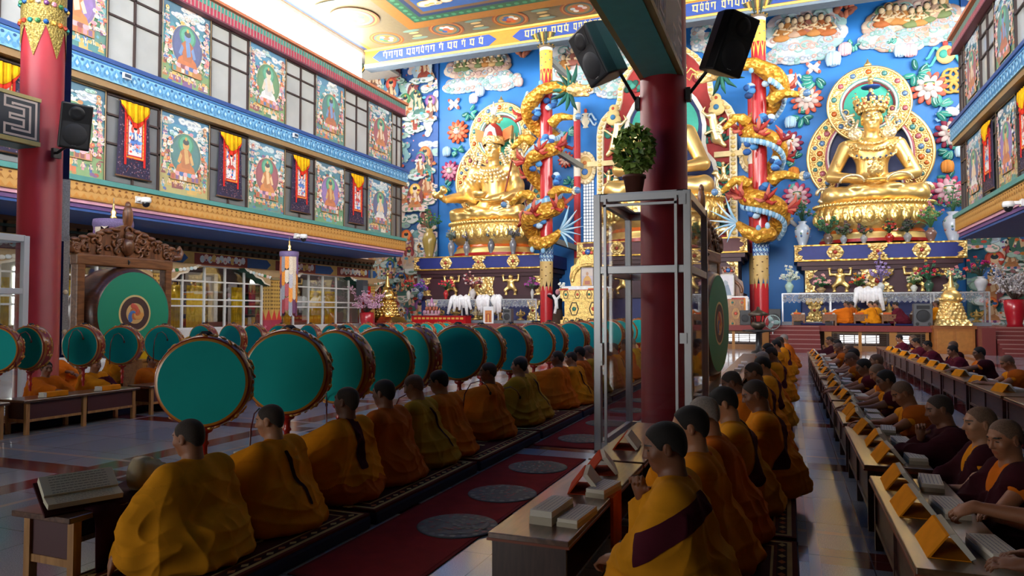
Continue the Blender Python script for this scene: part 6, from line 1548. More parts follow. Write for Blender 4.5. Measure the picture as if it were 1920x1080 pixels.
for l, x, y, r, o in r2:
 o.setdefault('res', .0095); o.setdefault('bres', .0085); o.setdefault('knee', .23)
 m_ = monk(o); seat(m_, x + .06, y + .05, PI + r, l, GS, .12, 1.1); P2.append(m_)
for i, (x, y, k, r, l) in enumerate(((-.32, 9.1, 4, .05, 'dark-headed monk beside the low bending monk'), (-.25, 10.4, 3, 0, 'banded monk halfway down the reading row'), (-.3, 11.7, 2, .1, 'grey-headed monk in the far half of the reading row'), (-.2, 13.2, 4, 0, 'wide-banded monk in the far half of the reading row'), (-.28, 14.8, 3, .05, 'monk near the far end of the reading row'),
                                     (-.2, 16.6, 1, 0, 'amber-robed monk near the far end of the reading row'), (-.12, 18.8, 4, .1, 'second to last monk of the reading row, leaning out'), (-.02, 21, 2, 0, 'last monk of the reading row by the granite steps'))):
 dup(P2[k], (x + .04, y, .12), PI + r, l, GS, 1.08)
# --- desks right of the aisle: seen from the front, right or left arm over the desk
r3 = [
 ('monk at right edge of the picture, only his arm on the nearest books', 1.50, 3.62, .0, dict(robe='deep', vest='orange', bare=(1, -1), lean=.28, head=(.3, .2, 0), lh=(.62, .02, .44), lc=.5, rh=(.5, -.2, .42), hair='shaved', skin=1, seed=71)),
 ('monk at right edge reaching over to turn a page, bare forearm across', 1.46, 4.36, .0, dict(robe='deep', vest='orange', bare=(1, -1), lean=.26, head=(.3, .2, 0), lh=(.66, .10, .52), lc=1.1, ld=(.9, 0, -.45), rh=(.4, -.2, .4), hair='stubble', skin=0, seed=73)),
 ('young shaven monk looking down at his book, nearest face at right', 1.27, 5.12, .22, dict(robe='deep', vest='orange', bare=(1,), lean=.10, head=(.20, .3, .0), lh=(.42, .1, .34), lc=.7, rh=(.3, -.1, .3), hair='shaved', skin=0, seed=75, bres=.0066, fat=.92, collar='orange')),
 ('young monk with closed mouth looking left, second face at right', 1.25, 5.72, .1, dict(robe='deep', vest='amber', bare=(1,), lean=.08, head=(.06, .12, 0), lh=(.38, .05, .3), rh=(.3, -.1, .3), hair='shaved', skin=2, seed=77, bres=.0068, fat=.92, collar='amber')),
 ('monk in dark shawl resting his chin on his hand, other hand turning pages', 1.27, 6.62, .12, dict(robe='deep', lean=.26, head=(.16, .05, 0), lh=(.50, .08, .40), lc=.6, rh=(.27, -.02, .5), rc=1.3, rd=(.1, .2, .95), hair='stubble', skin=1, seed=79, bres=.0072, collar='amber')),
 ('shaven monk with bare arms bending over his desk', 1.25, 8.0, .1, dict(robe='rust', vest='amber', bare=(1, -1), lean=.34, head=(.4, .1, 0), lh=(.56, .12, .38), lc=.5, rh=(.56, -.12, .38), rc=.5, hair='shaved', skin=0, seed=82)),
 ('monk with glasses and bare arms stretched over the desk', 1.22, 9.3, .08, dict(robe='maroon', vest='amber', bare=(1, -1), lean=.3, head=(.22, .08, 0), lh=(.58, .12, .38), lc=.5, rh=(.58, -.12, .38), rc=.5, hair='short', glasses=1, skin=1, seed=84)),
]
P3 = []
for l, x, y, r, o in r3:
 o.setdefault('res', .010); o.setdefault('bres', .0078); o.setdefault('knee', .24)
 m_ = monk(o); seat(m_, x, y, PI + r, l, GR, .14); P3.append(m_)
nms = ['bare-armed monk', 'saffron-vested monk', 'monk with raised head', 'bowed monk', 'monk in dark shawl', 'slim monk', 'monk bending low', 'monk with arms on the desk', 'monk in orange']
for i, (x, y, k) in enumerate(((1.3, 10.5, 5), (1.18, 11.4, 6), (1.3, 12.3, 3), (1.2, 13.4, 5), (1.3, 14.6, 6), (1.2, 15.9, 2), (1.25, 17.4, 5), (1.3, 19.2, 6), (1.2, 21.2, 4))):
 dup(P3[k], (x, y, .14), PI + .1 * math.sin(i * 2.1), '%s at the aisle desks, %s behind the monk with glasses' % (nms[i], ORD[i]), GR)
# --- farthest right desks
r4 = [('tall monk with glasses and orange vest reaching over his desk at far right', 3.42, 15.6, .1, dict(robe='deep', vest='orange', bare=(1, -1), lean=.16, head=(.1, .05, 0), lh=(.58, .05, .42), rh=(.45, -.12, .38), hair='short', glasses=1, skin=1, seed=91)),
      ('maroon-robed monk leaning on the far right desk', 3.4, 17.1, .1, dict(robe='plum', lean=.4, head=(.15, .1, 0), lh=(.45, .15, .36), rh=(.45, -.1, .36), hair='short', skin=0, seed=93, collar='amber'))]
P4 = []
for l, x, y, r, o in r4:
 o.update(res=.012, bres=.010); m_ = monk(o); seat(m_, x, y, PI + r, l, GF, .14); P4.append(m_)
for x, y, k, l in ((3.45, 13.4, P3[5], 'grey shaven monk with bowed head at right edge beyond the desks'), (3.5, 12.2, P3[3], 'monk cut by the right edge beside the bowed grey one'), (3.5, 18.4, P3[2], 'monk behind the maroon-robed one at the far right desk'), (3.35, 19.6, P4[1], 'maroon monk looking left at the far right desks'),
                   (3.4, 21.6, P4[1], 'maroon monk with clasped hands at the far right desks'), (3.35, 23.0, P3[3], 'shaven monk at the far end of the far right desks'), (3.4, 24.6, P4[1], 'last maroon monk of the far right desks')):
 dup(k, (x, y, .14), PI, l, GF)
# --- row facing us across the floor, and the row behind it
GL = 'monks seated across the floor by the left desks'
fl_ = [dict(robe='amber', lean=.12, head=(.1, -.1, 0), lh=(.3, .15, .3), rh=(.5, -.1, .4), rc=1.4, hair='shaved', skin=0, seed=101, res=.011, bres=.0095, sash='blade'),
       dict(robe='orange', lean=.1, head=(.05, -.2, 0), lh=(.4, .15, .34), rh=(.5, -.14, .42), rc=1.4, hair='short', skin=1, seed=104, res=.011, bres=.0095)]
PL = [monk(o) for o in fl_]
ys = [6.05, 7.35, 8.15, 9.2, 10.6, 11.7, 12.9, 14.2, 15.6, 17.0, 18.6, 20.2, 22.0]
for i, y in enumerate(ys):
 l = ['amber-robed monk cut by the left edge, facing the floor', 'shaven monk in amber robe below a tilted small drum at left', 'monk in orange behind the second small drum pole at left'][i] if i < 3 else '%s monk facing us across the floor, counted from the left edge' % ORD[i]
 if i < 2: seat(PL[i], -10.3, y, 0, l, GL, .12, .93)
 else: dup(PL[i % 2], (-10.3 + .08 * math.sin(i * 3), y, .12), .1 * math.sin(i), l, GL, .93)
for i, (x, y) in enumerate(((-12.4, 9.0), (-12.5, 10.4), (-12.6, 14.4))): dup(PL[(i + 1) % 2], (x, y, .2), .1, ['monk in orange in front of the left pillar, second row', 'monk in orange robe before the great drum holding a round cymbal', 'monk right of the great drum frame, second row'][i], 'monks of the second row at left')
# --- monks on the stage
GT = 'monks seated on the stage before right altar'
for i, (px, k, rz, l) in enumerate(((1584, PROTO[6], PI, 'monk in orange on the stage, front one of the left pair'), (1594, PROTO[3], PI, 'monk in orange on the stage, rear one of the left pair'), (1632, PROTO[1], PI, 'monk on the stage in orange, front one of the middle pair'), (1641, PROTO[0], PI, 'monk in golden robe on the stage, rear one of the middle pair'),
         (1686, P4[1], PI, 'maroon-robed monk alone on the stage at his small desk'), (1750, PROTO[2], PI, 'monk with orange shawl on the stage behind the grey loudspeaker'))):
 yy = 33.9 if i not in (1, 3) else 34.7
 p = at(px, 600, Y=yy); dup(k, (p.x + .1, yy, SZ + .09), rz - .3, l, GT, 1.12)
# ================================================================== desks, cushions, drums, books
def desk(kind, L, w=.43, h=.47):
 """Low desk, long side along y, origin under its middle."""
 t = thing('low_desk', '', 'desk')
 if kind == 'pine':
  m = MB(); m.bx(-w / 2 - .03, w / 2 + .03, -L / 2 - .05, L / 2 + .05, h - .035, h); m.build('desk_top', WOOD_Y, t, bev=.006)
  lm = WOOD_L
 else:
  m = MB(); m.bx(-w / 2 - .02, w / 2 + .02, -L / 2 - .02, L / 2 + .02, h - .035, h); m.build('desk_top', wood_mat('worn_desk_top', hexc('6e4e3c'), hexc('50382a'), .28, 6, 'Y', .5) if kind == 'brown' else wood_mat('honey_desk_top', hexc('6c4e34'), hexc('4e3622'), .3, 5, 'Y', .5), t, bev=.006)
  m = MB(); m.bx(-w / 2 - .024, w / 2 + .024, -L / 2 - .024, L / 2 + .024, h - .042, h - .028); m.build('edge_band', mat('reddish_edging', hexc('7a3a22'), .4), t)
  lm = WOOD_D
 if kind == 'brown':
  for y in (-L / 2 + .01, L / 2 - .01):
   m = MB(); m.bx(-w / 2, w / 2, y - .012, y + .012, .02, h - .035); m.build('end_panel', wood_mat('grained_end_panel', hexc('4a3630'), hexc('3a2a26'), .5, 9, 'Z'), t)
  m = MB(); m.bx(-w / 2, -w / 2 + .02, -L / 2, L / 2, .05, h - .035); m.build('front_panel', WOOD_D, t)
  m = MB(); m.bx(-w / 2 + .02, w / 2 - .02, -L / 2 + .02, L / 2 - .02, .16, .175); m.build('shelf', WOOD_D, t)
  return t
 for y in (-L / 2 + .03, 0, L / 2 - .03):
  for x in (-w / 2 + .03, w / 2 - .03):
   m = MB(); m.bx(x - .025, x + .025, y - .025, y + .025, 0, h - .035); m.build('leg', lm, t)
 pm = mat('maroon_panel', hexc('4a2226'), .5) if kind == 'pine' else WOOD_D
 for y in (-L / 4, L / 4):
  m = MB(); m.bx(-w / 2 + .02, -w / 2 + .032, y - L / 4 + .05, y + L / 4 - .05, .2 if kind == 'pine' else .16, h - .035); m.build('side_panel', pm, t)
  if kind == 'pine': m = MB(); m.bx(-w / 2 + .012, -w / 2 + .04, y - L / 4 + .05, y + L / 4 - .05, .17, .205); m.build('rail', lm, t)
  if kind == 'honey': m = MB(); m.bx(-w / 2 + .008, -w / 2 + .03, y - L / 4 + .04, y + L / 4 - .04, .15, .185); m.build('rail', lm, t)
 for y in (-L / 2 + .03, L / 2 - .03):
  m = MB(); m.bx(-w / 2 + .06, w / 2 - .06, y - .008, y + .008, .2, h - .05); m.build('end_panel', pm, t)
  m = MB(); m.bx(-w / 2 + .05, w / 2 - .05, y - .015, y + .015, .16, .205); m.build('rail', lm, t)
 return t
def run(proto, places, label, group, extra=()):
 for i, (x, y) in enumerate(places):
  l = label(i)
  if i == 0: o = proto; o.location = (x, y, 0); o['label'] = l; o['group'] = group
  else: dup(proto, (x, y, 0), None, l, group)
run(desk('pine', 1.9), [(-4.08, 3.9 + 2.05 * k) for k in range(10)], lambda i: ['low pine-legged desk nearest the camera under the maroon cloth'][i] if i == 0 else 'low desk under the drum row, %s behind the nearest one' % ORD[i - 1], 'desks of the drum row')
run(desk('pine', 1.72), [(-9.72, 5.4 + 2.0 * k) for k in range(9)], lambda i: 'low pine-legged desk across the floor, %s from the left edge' % ORD[i], 'desks across the floor')
for o in [c for c in COL.objects if c.get('group') == 'desks across the floor']: o.rotation_euler = (0, 0, PI)
run(desk('brown', 2.0, .42, .45), [(-1.31, 4.62), (-1.31, 6.72)], lambda i: ['brown desk with white page stacks in front of the bowed near monk', 'brown desk beside the glass case front corner'][i], 'desks of the reading row')
for k in range(6): dup([o for o in COL.objects if o.get('label') == 'brown desk beside the glass case front corner'][0], (-.98, 10.4 + 2.05 * k, 0), None, 'brown desk behind the glass case, %s along the reading row' % ORD[k], 'desks of the reading row')
run(desk('honey', 1.9, .42, .5), [(.755, 4.64), (.755, 6.95), (.755, 9.1)] + [(.755, 11.2 + 2.05 * k) for k in range(6)], lambda i: 'brown desk right of the aisle, %s from the camera' % ORD[i], 'desks right of the aisle')
run(desk('honey', 1.95, .42, .5), [(2.95, 8.3 + 2.13 * k) for k in range(9)], lambda i: 'dark desk of the farthest right line, %s from the camera' % ORD[i], 'farthest right desks')
def rug(L, w, h, top='rug', seed=0):
 """Seat cushion: navy base and a bordered rug on top."""
 t = thing('seat_cushion', '', 'cushion')
 m = MB(); m.bx(-w / 2, w / 2, -L / 2 + .01, L / 2 - .01, 0, h - .022); m.build('cushion_base', mat('navy_cloth', hexc('141a38') if top == 'rug' else hexc('2a2a6a'), .9), t, bev=.02)
 m = MB(); a, b = hexc('5a2418'), hexc('b89a62')
 if top != 'rug': a, b = hexc('2c2a70'), hexc('3a3888')
 m.bx(-w / 2 + .01, w / 2 - .01, -L / 2 + .015, L / 2 - .015, h - .022, h - .004, a)
 p = Pict(m, (-w / 2 + .01, -L / 2 + .015, h - .004), (1, 0, 0), (0, 1, 0), .0001); W, H = w - .02, L - .03; g = random.Random(seed)
 for q, c in ((.03, b), (.06, hexc('3a1a14')), (.12, a), (.14, b), (.155, hexc('4a1f18'))): p.rect(q, q, W - q, H - q, c)
 n = int(H / .12)
 for k in range(n):
  y = .06 + (k + .5) * (H - .12) / n
  for x in (.09, W - .09): p.poly([(x - .025, y), (x, y - .035), (x + .025, y), (x, y + .035)], b if k % 2 else hexc('a8603a'))
 for k in range(int(H / .62)):
  y = .45 + k * .62
  for r, c in ((.16, 'b89a62'), (.13, '6a2a1c'), (.09, 'c8a868'), (.05, '2a3a5a')): p.disc(W / 2, y, r, hexc(c), None, 8)
  for j in range(6): p.disc(W * (.25 + .5 * g.random()), y + .3, .03, b, None, 5)
 m.build('rug_cover', CLOTH, t)
 return t
run(rug(1.95, .92, .12), [(-3.44, 3.75 + 2.0 * k) for k in range(9)], lambda i: 'long rug-covered cushion under the drum row monks, %s from the camera' % ORD[i], 'cushions of the drum row')
run(rug(1.95, 1.0, .12, seed=2), [(-.45, 4.2 + 2.0 * k) for k in range(9)], lambda i: 'rug-covered cushion under the reading row monks, %s from the camera' % ORD[i], 'cushions of the reading row')
run(rug(1.95, .85, .14, seed=3), [(1.42, 3.6 + 2.0 * k) for k in range(10)], lambda i: 'cushion behind the aisle desks at right, %s from the camera' % ORD[i], 'cushions right of the aisle')
run(rug(1.95, .8, .14, seed=4), [(3.52, 12.2 + 2.0 * k) for k in range(7)], lambda i: 'cushion behind the farthest right desks, %s from the camera' % ORD[i], 'cushions of the farthest right line')
run(rug(1.95, .9, .12, seed=5), [(-10.4, 5.6 + 2.0 * k) for k in range(9)], lambda i: 'cushion behind the desks across the floor, %s from the left edge' % ORD[i], 'cushions across the floor')
for k, (x, y) in enumerate(((-12.45, 9.7), (-12.55, 14.4))): o = rug(2.2, .9, .2, seed=6 + k); o.location = (x, y, 0); tag(o, ['raised seat before the great drum at left', 'raised seat right of the great drum frame'][k], 'cushion')
# red runners and round mats on the floor between the rows
for y0, y1, l in ((3.7, 7.75, 'red carpet runner with round mats beside the near drum row monks'), (8.35, 15.5, 'red carpet runner continuing left of the glass case')):
 m = MB(); m.bx(-2.95, -2.12, y0, y1, .001, .008, hexc('6a1418')); m.bx(-2.92, -2.15, y0 + .03, y1 - .03, .008, .0095, hexc('7e1a1c'))
 tag(m.build('carpet_runner', CLOTH), l, 'carpet')
PR = None
for i, (x, y) in enumerate(((-2.38, 4.98), (-2.42, 6.0), (-2.48, 7.15), (-2.5, 8.95), (-2.5, 10.3), (-2.5, 11.8), (-2.5, 13.2))):
 l = 'round dark brocade mat on the red runner, %s from the camera' % ORD[i]
 if PR is None:
  m = MB(); g = random.Random(5); n = 40
  m.lathe([(.0, .018), (.30, .018), (.312, .014), (.312, .010)], 40, col=hexc('33383c'))
  p = Pict(m, (0, 0, .0182), (1, 0, 0), (0, 1, 0), .00008)
  for k in range(20): a = k * PI / 10; p.disc(.275 * math.cos(a), .275 * math.sin(a), .025, hexc(g.choice(('4a5254', '5a605c', '5a2a30'))), None, 7)
  p.disc(0, 0, .24, hexc('2a3034'), None, 24)
  for k in range(70):
   a, r = g.uniform(0, 6.28), .23 * math.sqrt(g.random()); p.disc(r * math.cos(a), r * math.sin(a), .022, hexc(g.choice(('5a6462', '3a4440', '7a2a2a', '4a5a56', '7a786e'))), .012, 6)
  PR = m.build('round_mat', BROCADE, loc=(x, y, 0)); o = PR
 else: o = PR.copy(); COL.objects.link(o); o.location = (x, y, 0); o.rotation_euler = (0, 0, i)
 tag(o, l, 'mat', 'round mats on the red runner')
# ------------------------------------------------------------------ hand drums on carved poles
def hand_drum():
 t = thing('hand_drum', '', 'drum')
 m = MB(); R_, W = .37, .105; prof = [(R_ - .035, -W), (R_ - .01, -W + .004), (R_ + .002, -W + .02), (R_ + .012, -.05), (R_ + .016, 0), (R_ + .012, .05), (R_ + .002, W - .02), (R_ - .01, W - .004), (R_ - .035, W)]
 red, gd = hexc('8a2a16'), hexc('b8782a')
 m.lathe(prof, 64, cols=[gd, red, hexc('9a5a20'), red, red, hexc('9a5a20'), red, gd], axis='Y')
 g = random.Random(3)
 for k in range(90):
  a = g.uniform(0, 6.28); y = g.uniform(-.075, .075); r = R_ + .012
  m.ell((r * math.cos(a), y, r * math.sin(a)), (.02 + .014 * g.random(), .014, .012), hexc(g.choice(('d8a040', 'c88a30', 'b8702a'))), 7, 4, (0, -a + g.uniform(-.5, .5) + PI / 2, 0))
 m.build('drum_body', LACQ, t)
 for s in (-1, 1):
  m = MB(); m.lathe([(0, s * (W + .0015)), (R_ * .55, s * (W + .002)), (R_ - .03, s * (W + .001))], 56, col=hexc('14a097'), axis='Y'); m.build('drumhead', mat('teal_drumskin', None, .75, noise=(2.5, .08), spec=.15), t)
 m = MB(); m.lathe([(.052, -R_ + .01), (.07, -R_ - .02), (.06, -R_ - .045), (.03, -R_ - .06), (.026, -R_ - .12), (.04, -R_ - .14), (.026, -R_ - .16), (.024, -R_ - .22), (.036, -R_ - .25), (.024, -R_ - .28), (.022, -R_ - .36)], 16, col=hexc('a82418')); m.build('carved_pole', LACQ, t)
 m = MB(); m.ell((0, 0, R_ + .02), (.05, .03, .018), (.02, .02, .02), 10, 6); m.tube([(-.06, 0, R_ + .012), (-.03, 0, R_ + .04), (.03, 0, R_ + .04), (.06, 0, R_ + .012)], .008, 6, (.02, .02, .02)); m.build('tie_knot', BLACKP, t)
 return t
DR = hand_drum()
row = [(385, 715, 4.13, 30, 'large green hand drum nearest the camera, left of the drum row'), (541, 697, 5.2, 22, 'green hand drum second from the camera, over the narrow-sashed monk'), (638, 687, 6.1, -2, 'green hand drum third from the camera, its patterned side showing'),
       (714, 676, 6.95, 22, 'green hand drum fourth from the camera in the near row'), (783, 669, 7.85, -22, 'green hand drum turned away, wide gilded side showing'), (860, 661, 8.75, 18, 'green hand drum sixth from the camera in the near row')]
for i in range(12):
 y = (9.7, 10.5, 12.0, 13.0, 14.0, 15.0, 16.3, 17.4, 18.6, 19.8, 21.2, 22.6)[i]
 row.append((None, None, y, (5, -8, 12, -6, -14, 14, 4, -8, 6, 12, -6, 8)[i], 'green hand drum of the near row, %s behind the sixth one' % ORD[i]))
for i, (px, py, y, rz, l) in enumerate(row):
 if px: p = at(px, py, Y=y); x, z = p.x, max(1.02, min(1.14, p.z))
 else: x, z = -4.2 + .1 * math.sin(i * 2), 1.08
 o = DR if i == 0 else dup(DR)
 o.location = (x, y, z); o.scale = (.9,) * 3 if i == 0 else (1,) * 3; o.rotation_euler = (0, .02 * math.sin(i), R(rz)); o['label'] = l; o['group'] = 'hand drums of the near row'
far = [(-3, 655, 5.6, -25), (58, 652, None, -8), (157, 648, None, -14), (230, 647, None, -36), (308, 644, None, -40), (382, 640, None, -12), (437, 638, None, -10), (478, 637, None, -8), (527, 636, None, -18), (582, 634, None, -6), (624, 633, None, -10), (652, 631, None, -12), (690, 629, None, -10), (726, 628, None, -4), (748, 627, None, -6), (772, 626, None, -12), (800, 625, None, -8), (822, 624, None, -5), (838, 623, None, -8)]
for i, (px, py, y, rz) in enumerate(far):
 p = at(px, py, X=-9.55); s = .80
 dup(DR, p, -R(rz) - (.25 if i > 2 else 0), 'smaller green drum of the far row across the floor, %s from the left edge' % ORD[i], 'hand drums of the far row', s)
# curved beaters
def beater(p, rz, label, s=1.):
 t = thing('drum_beater', label, 'drumstick', p, rz, 'curved drum beaters'); t.scale = (s,) * 3
 m = MB(); pts = [(.0, 0, -.2), (0, 0, .0), (.02, 0, .16), (.09, 0, .28), (.19, 0, .31), (.27, 0, .26), (.31, 0, .19)]
 m.tube(pts, [.009, .008, .007, .006, .006, .006, .006], 8, hexc('5a1a1c')); m.build('curved_stick', LACQ, t)
 m = MB(); m.ell((.315, 0, .17), (.014, .014, .022), hexc('3a2420')); m.build('pad', CLOTH, t)
for i, (px, py, y, rz) in enumerate(((468, 842, 4.75, 1.9), (612, 800, 5.75, 2.2), (735, 800, 6.3, 1.2), (868, 765, 7.4, .3), (930, 770, 8.6, .4), (985, 745, 9.9, 1.7))):
 beater(at(px, py, Y=y), rz, 'dark red curved drum beater, %s from the camera in the near row' % ORD[i])
for i, (px, py) in enumerate(((30, 662), (128, 655), (206, 660), (288, 655))): beater(at(px, py, X=-9.3), 0, 'dark curved beater touching a far drum, %s from the left edge' % ORD[i], .9)
# ------------------------------------------------------------------ scriptures
def text_lines(m, O, U, V, w, h, n, seed, col='8c8c92'):
 g = random.Random(seed); p = Pict(m, O, U, V, .00003)
 for k in range(n):
  y = h * (k + .5) / n; x = w * .08
  while x < w * .92:
   l = w * (.03 + .05 * g.random()); p.rect(x, y - h * .12 / n, min(x + l, w * .92), y + h * .12 / n, hexc(col)); x += l + w * .012
def page_block(m, x, y, z, lx, ly, h, seed, rz=0, text=True, col='d8d2c4'):
 old = m.M; m.M = Matrix.Translation((x, y, z)) @ Matrix.Rotation(rz, 4, 'Z')
 m.bx(-lx / 2, lx / 2, -ly / 2, ly / 2, 0, h * .55, hexc('b8ae9a')); m.bx(-lx / 2 + .003, lx / 2 - .002, -ly / 2 + .004, ly / 2 - .003, h * .55, h, hexc(col))
 if text: text_lines(m, (-lx / 2, -ly / 2, h + .0003), (1, 0, 0), (0, 1, 0), lx, ly, 9, seed) if lx > ly else text_lines(m, (lx / 2, -ly / 2, h + .0003), (0, 1, 0), (-1, 0, 0), ly, lx, 6, seed)
 m.M = old
def tent_book(cover='e08a14', L=.36, h=.11, wd=.17):
 """Wrapped scripture propped as a tent: stiff coloured cover on one side, white leaves on the other."""
 t = thing('scripture_book', '', 'book'); cc = hexc(cover)
 m = MB(); m.prism([(-wd * .55, 0), (-.012, h), (0, h + .004), (-wd * .55 + .012, 0)], -L / 2, L / 2, 'Y', cc); m.prism([(-wd * .5, .0), (wd * .5, .0), (wd * .5, .004), (-wd * .5, .004)], -L / 2, L / 2, 'Y', tuple(c * .8 for c in cc)); m.build('cover', CLOTH, t)
 m = MB(); m.prism([(-.002, h + .002), (.028, h + .012), (wd * .62, .016), (wd * .5, .004)], -L / 2 + .006, L / 2 - .006, 'Y', hexc('d6d0c2'), side=hexc('b4aa94')); m.build('leaves', PAPER, t)
 return t
TB = tent_book()
PS = thing('page_stack', '', 'paper'); m = MB(); page_block(m, 0, 0, 0, .13, .34, .05, 3); m.build('leaves', PAPER, PS)
def book(x, y, z, rz, l, g): dup(TB, (x, y, z), rz, l, g)
def pages(x, y, z, rz, l, g, s=1.): dup(PS, (x, y, z), rz, l, g, s)
TB.location = (.69, 4.02, .5); TB['label'] = 'orange-covered scripture tent at near end of the aisle desks'; TB['group'] = 'scripture books right of the aisle'
PS.location = (.90, 4.0, .5); PS['label'] = 'loose printed leaves beside the nearest orange scripture tent'; PS['group'] = 'page stacks right of the aisle'; PS.rotation_euler = (0, 0, .12)
ys = [4.02, 4.72, 5.36, 6.25, 6.95, 7.6, 8.4, 8.9, 9.6, 10.5, 11.0, 11.7, 12.5, 13.1, 13.9, 14.7, 15.6, 16.6, 17.8, 19.0, 20.4, 21.6]
for i, y in enumerate(ys):
 if i == 0: continue
 q = .03 * math.sin(i * 5)
 book(.69 + q, y, .5, .08 * math.sin(i * 3), 'orange-covered scripture tent on the aisle desks, %s from the camera' % ORD[i], 'scripture books right of the aisle')
 pages(.885 + q, y + .04, .5, .1 * math.sin(i * 2.2), 'white page stack on the aisle desks, %s from the camera' % ORD[i], 'page stacks right of the aisle')
for i, y in enumerate((9.9, 12.2, 13.6, 14.9, 16.4, 17.4, 18.6, 19.9, 21.4, 22.9, 24.2)):
 dup(TB, (2.9, y, .5), .3, 'yellow-orange scripture tent on the farthest right desks, %s from the camera' % ORD[i], 'scripture books of the farthest right desks', (1, .8, 1))
 pages(3.08, y + .1, .5, .1, 'white page stack on the farthest right desks, %s from the camera' % ORD[i], 'page stacks of the farthest right desks')
# reading desk: two page stacks, then red-covered books
pages(-1.30, 4.0, .45, -.06, 'tall white page stack on the near end of the brown desk', 'page stacks of the reading row', (1.05, 1.05, 1.6))
pages(-1.145, 4.0, .45, -.08, 'low white page stack beside the tall one on the brown desk', 'page stacks of the reading row', (.95, 1, .9))
RB = tent_book('a83a1c', .34, .12, .19)
RB.location = (-1.30, 4.72, .45); RB.rotation_euler = (0, 0, .2); RB['label'] = 'red-covered scripture propped open on the brown desk'; RB['group'] = 'scripture books of the reading row'
pages(-1.15, 4.65, .45, -.15, 'white page stack on orange cloth at the edge of the brown desk', 'page stacks of the reading row', (1, .9, 1.1))
dup(RB, (-1.33, 5.3, .45), .3, 'second red-covered scripture behind the propped one on the brown desk', 'scripture books of the reading row')
dup(RB, (-1.35, 6.3, .45), .1, 'red-covered scripture beside the glass case corner', 'scripture books of the reading row')
m = MB(); m.bx(-.01, .01, -.12, .12, -.32, 0, hexc('c85a14')); m.bx(-.13, .01, -.12, .12, 0, .006, hexc('c85a14')); o = m.build('wrapping_cloth', CLOTH, loc=(-1.085, 4.66, .452)); tag(o, 'orange wrapping cloth hanging over the edge of the brown desk', 'cloth')
o.location = (-1.07, 4.66, .447); 
for i, y in enumerate((10.2, 10.9, 11.6, 12.4, 13.3, 14.2, 15.2, 16.2, 17.4)):
 pages(-.95, y, .45, .1 * math.sin(i), 'white page stack behind the glass case, %s along the reading row' % ORD[i], 'page stacks of the reading row')
# large open text and maroon cloth on the nearest drum desk
t = thing('open_scripture', 'large open scripture with printed leaves on the nearest drum desk', 'book', (-4.0, 3.10, .53), -.38); t.scale = (.78, .74, .78)
m = MB()
for s, sg in ((1, 1),):
 m.M = Matrix.Translation((0, 0, .02)) @ Matrix.Rotation(R(34), 4, 'Y')
 m.bx(-.20, .0, -.27, .27, 0, .05, hexc('cfc7b2')); text_lines(m, (-.0, -.25, .0505), (0, 1, 0), (-1, 0, 0), .5, .19, 7, 4, '77726a')
 m.M = Matrix.Translation((.0, 0, .0)) @ Matrix.Rotation(R(16), 4, 'Y'); m.bx(.0, .13, -.27, .27, 0.01, .05, hexc('c8bfa8')); text_lines(m, (.125, -.25, .0505), (0, 1, 0), (-1, 0, 0), .5, .12, 5, 5, '77726a')
m.M = None; m.build('leaves', PAPER, t)
m = MB(); m.M = Matrix.Rotation(R(28), 4, 'Y'); m.bx(-.24, .15, -.29, .29, -.012, .008, hexc('3a1418')); m.M = None; m.prism([(-.2, -.02), (.0, -.02), (-.2, .09)], -.2, .2, 'Y', hexc('2a1014')); m.build('wooden_stand', CLOTH, t)
m = MB(); n = 16
vs = [(x, -.55 + 1.1 * k / n, z + .01 * math.sin(k * 1.5)) for k in range(n + 1) for x, z in ((-.2, .482), (.24, .484), (.27, .40), (.28, .08))]
m.add(vs, [(4 * k + j, 4 * k + j + 1, 4 * k + j + 5, 4 * k + j + 4) for k in range(n) for j in range(3)], hexc('34121c'), True)
o = m.build('maroon_cloth', CLOTH, loc=(-4.08, 3.6, 0)); s_ = o.modifiers.new('thickness', 'SOLIDIFY'); s_.thickness = .008; tag(o, 'dark maroon cloth draped over the nearest drum desk', 'cloth')
# conch-shaped metal horn bell on the same desk
t = thing('ribbed_bowl_drum', 'cream ribbed conical vessel lying on the nearest drum desk', 'vessel', (-4.0, 3.50, .478), R(-66)); t.scale = (.82,) * 3
m = MB(); m.lathe([(.02, .26), (.06, .25), (.066, .2), (.085, .2), (.09, .15), (.11, .15), (.115, .09), (.13, .09), (.135, .02), (.13, -.02), (.125, -.03)], 32, (0, 0, .135), col=hexc('b8a888'), axis='Y'); m.build('ribbed_body', mat('cream_lacquer', None, .4, noise=(8, .1)), t)
m = MB(); m.lathe([(.128, -.03), (.10, -.035), (0, -.036)], 32, (0, 0, .135), col=hexc('cfc8b8'), axis='Y'); m.build('white_skin', PAPER, t)
for i, (x, y, r_) in enumerate(((-4.15, 4.75, .1), (-4.1, 5.35, -.1), (-4.12, 6.4, .1), (-4.1, 7.3, 0), (-4.1, 8.3, .1), (-4.1, 9.4, 0))): pages(x, y, .47, r_, 'white printed leaves on the drum row desks, %s from the camera' % ORD[i], 'page stacks of the drum row')
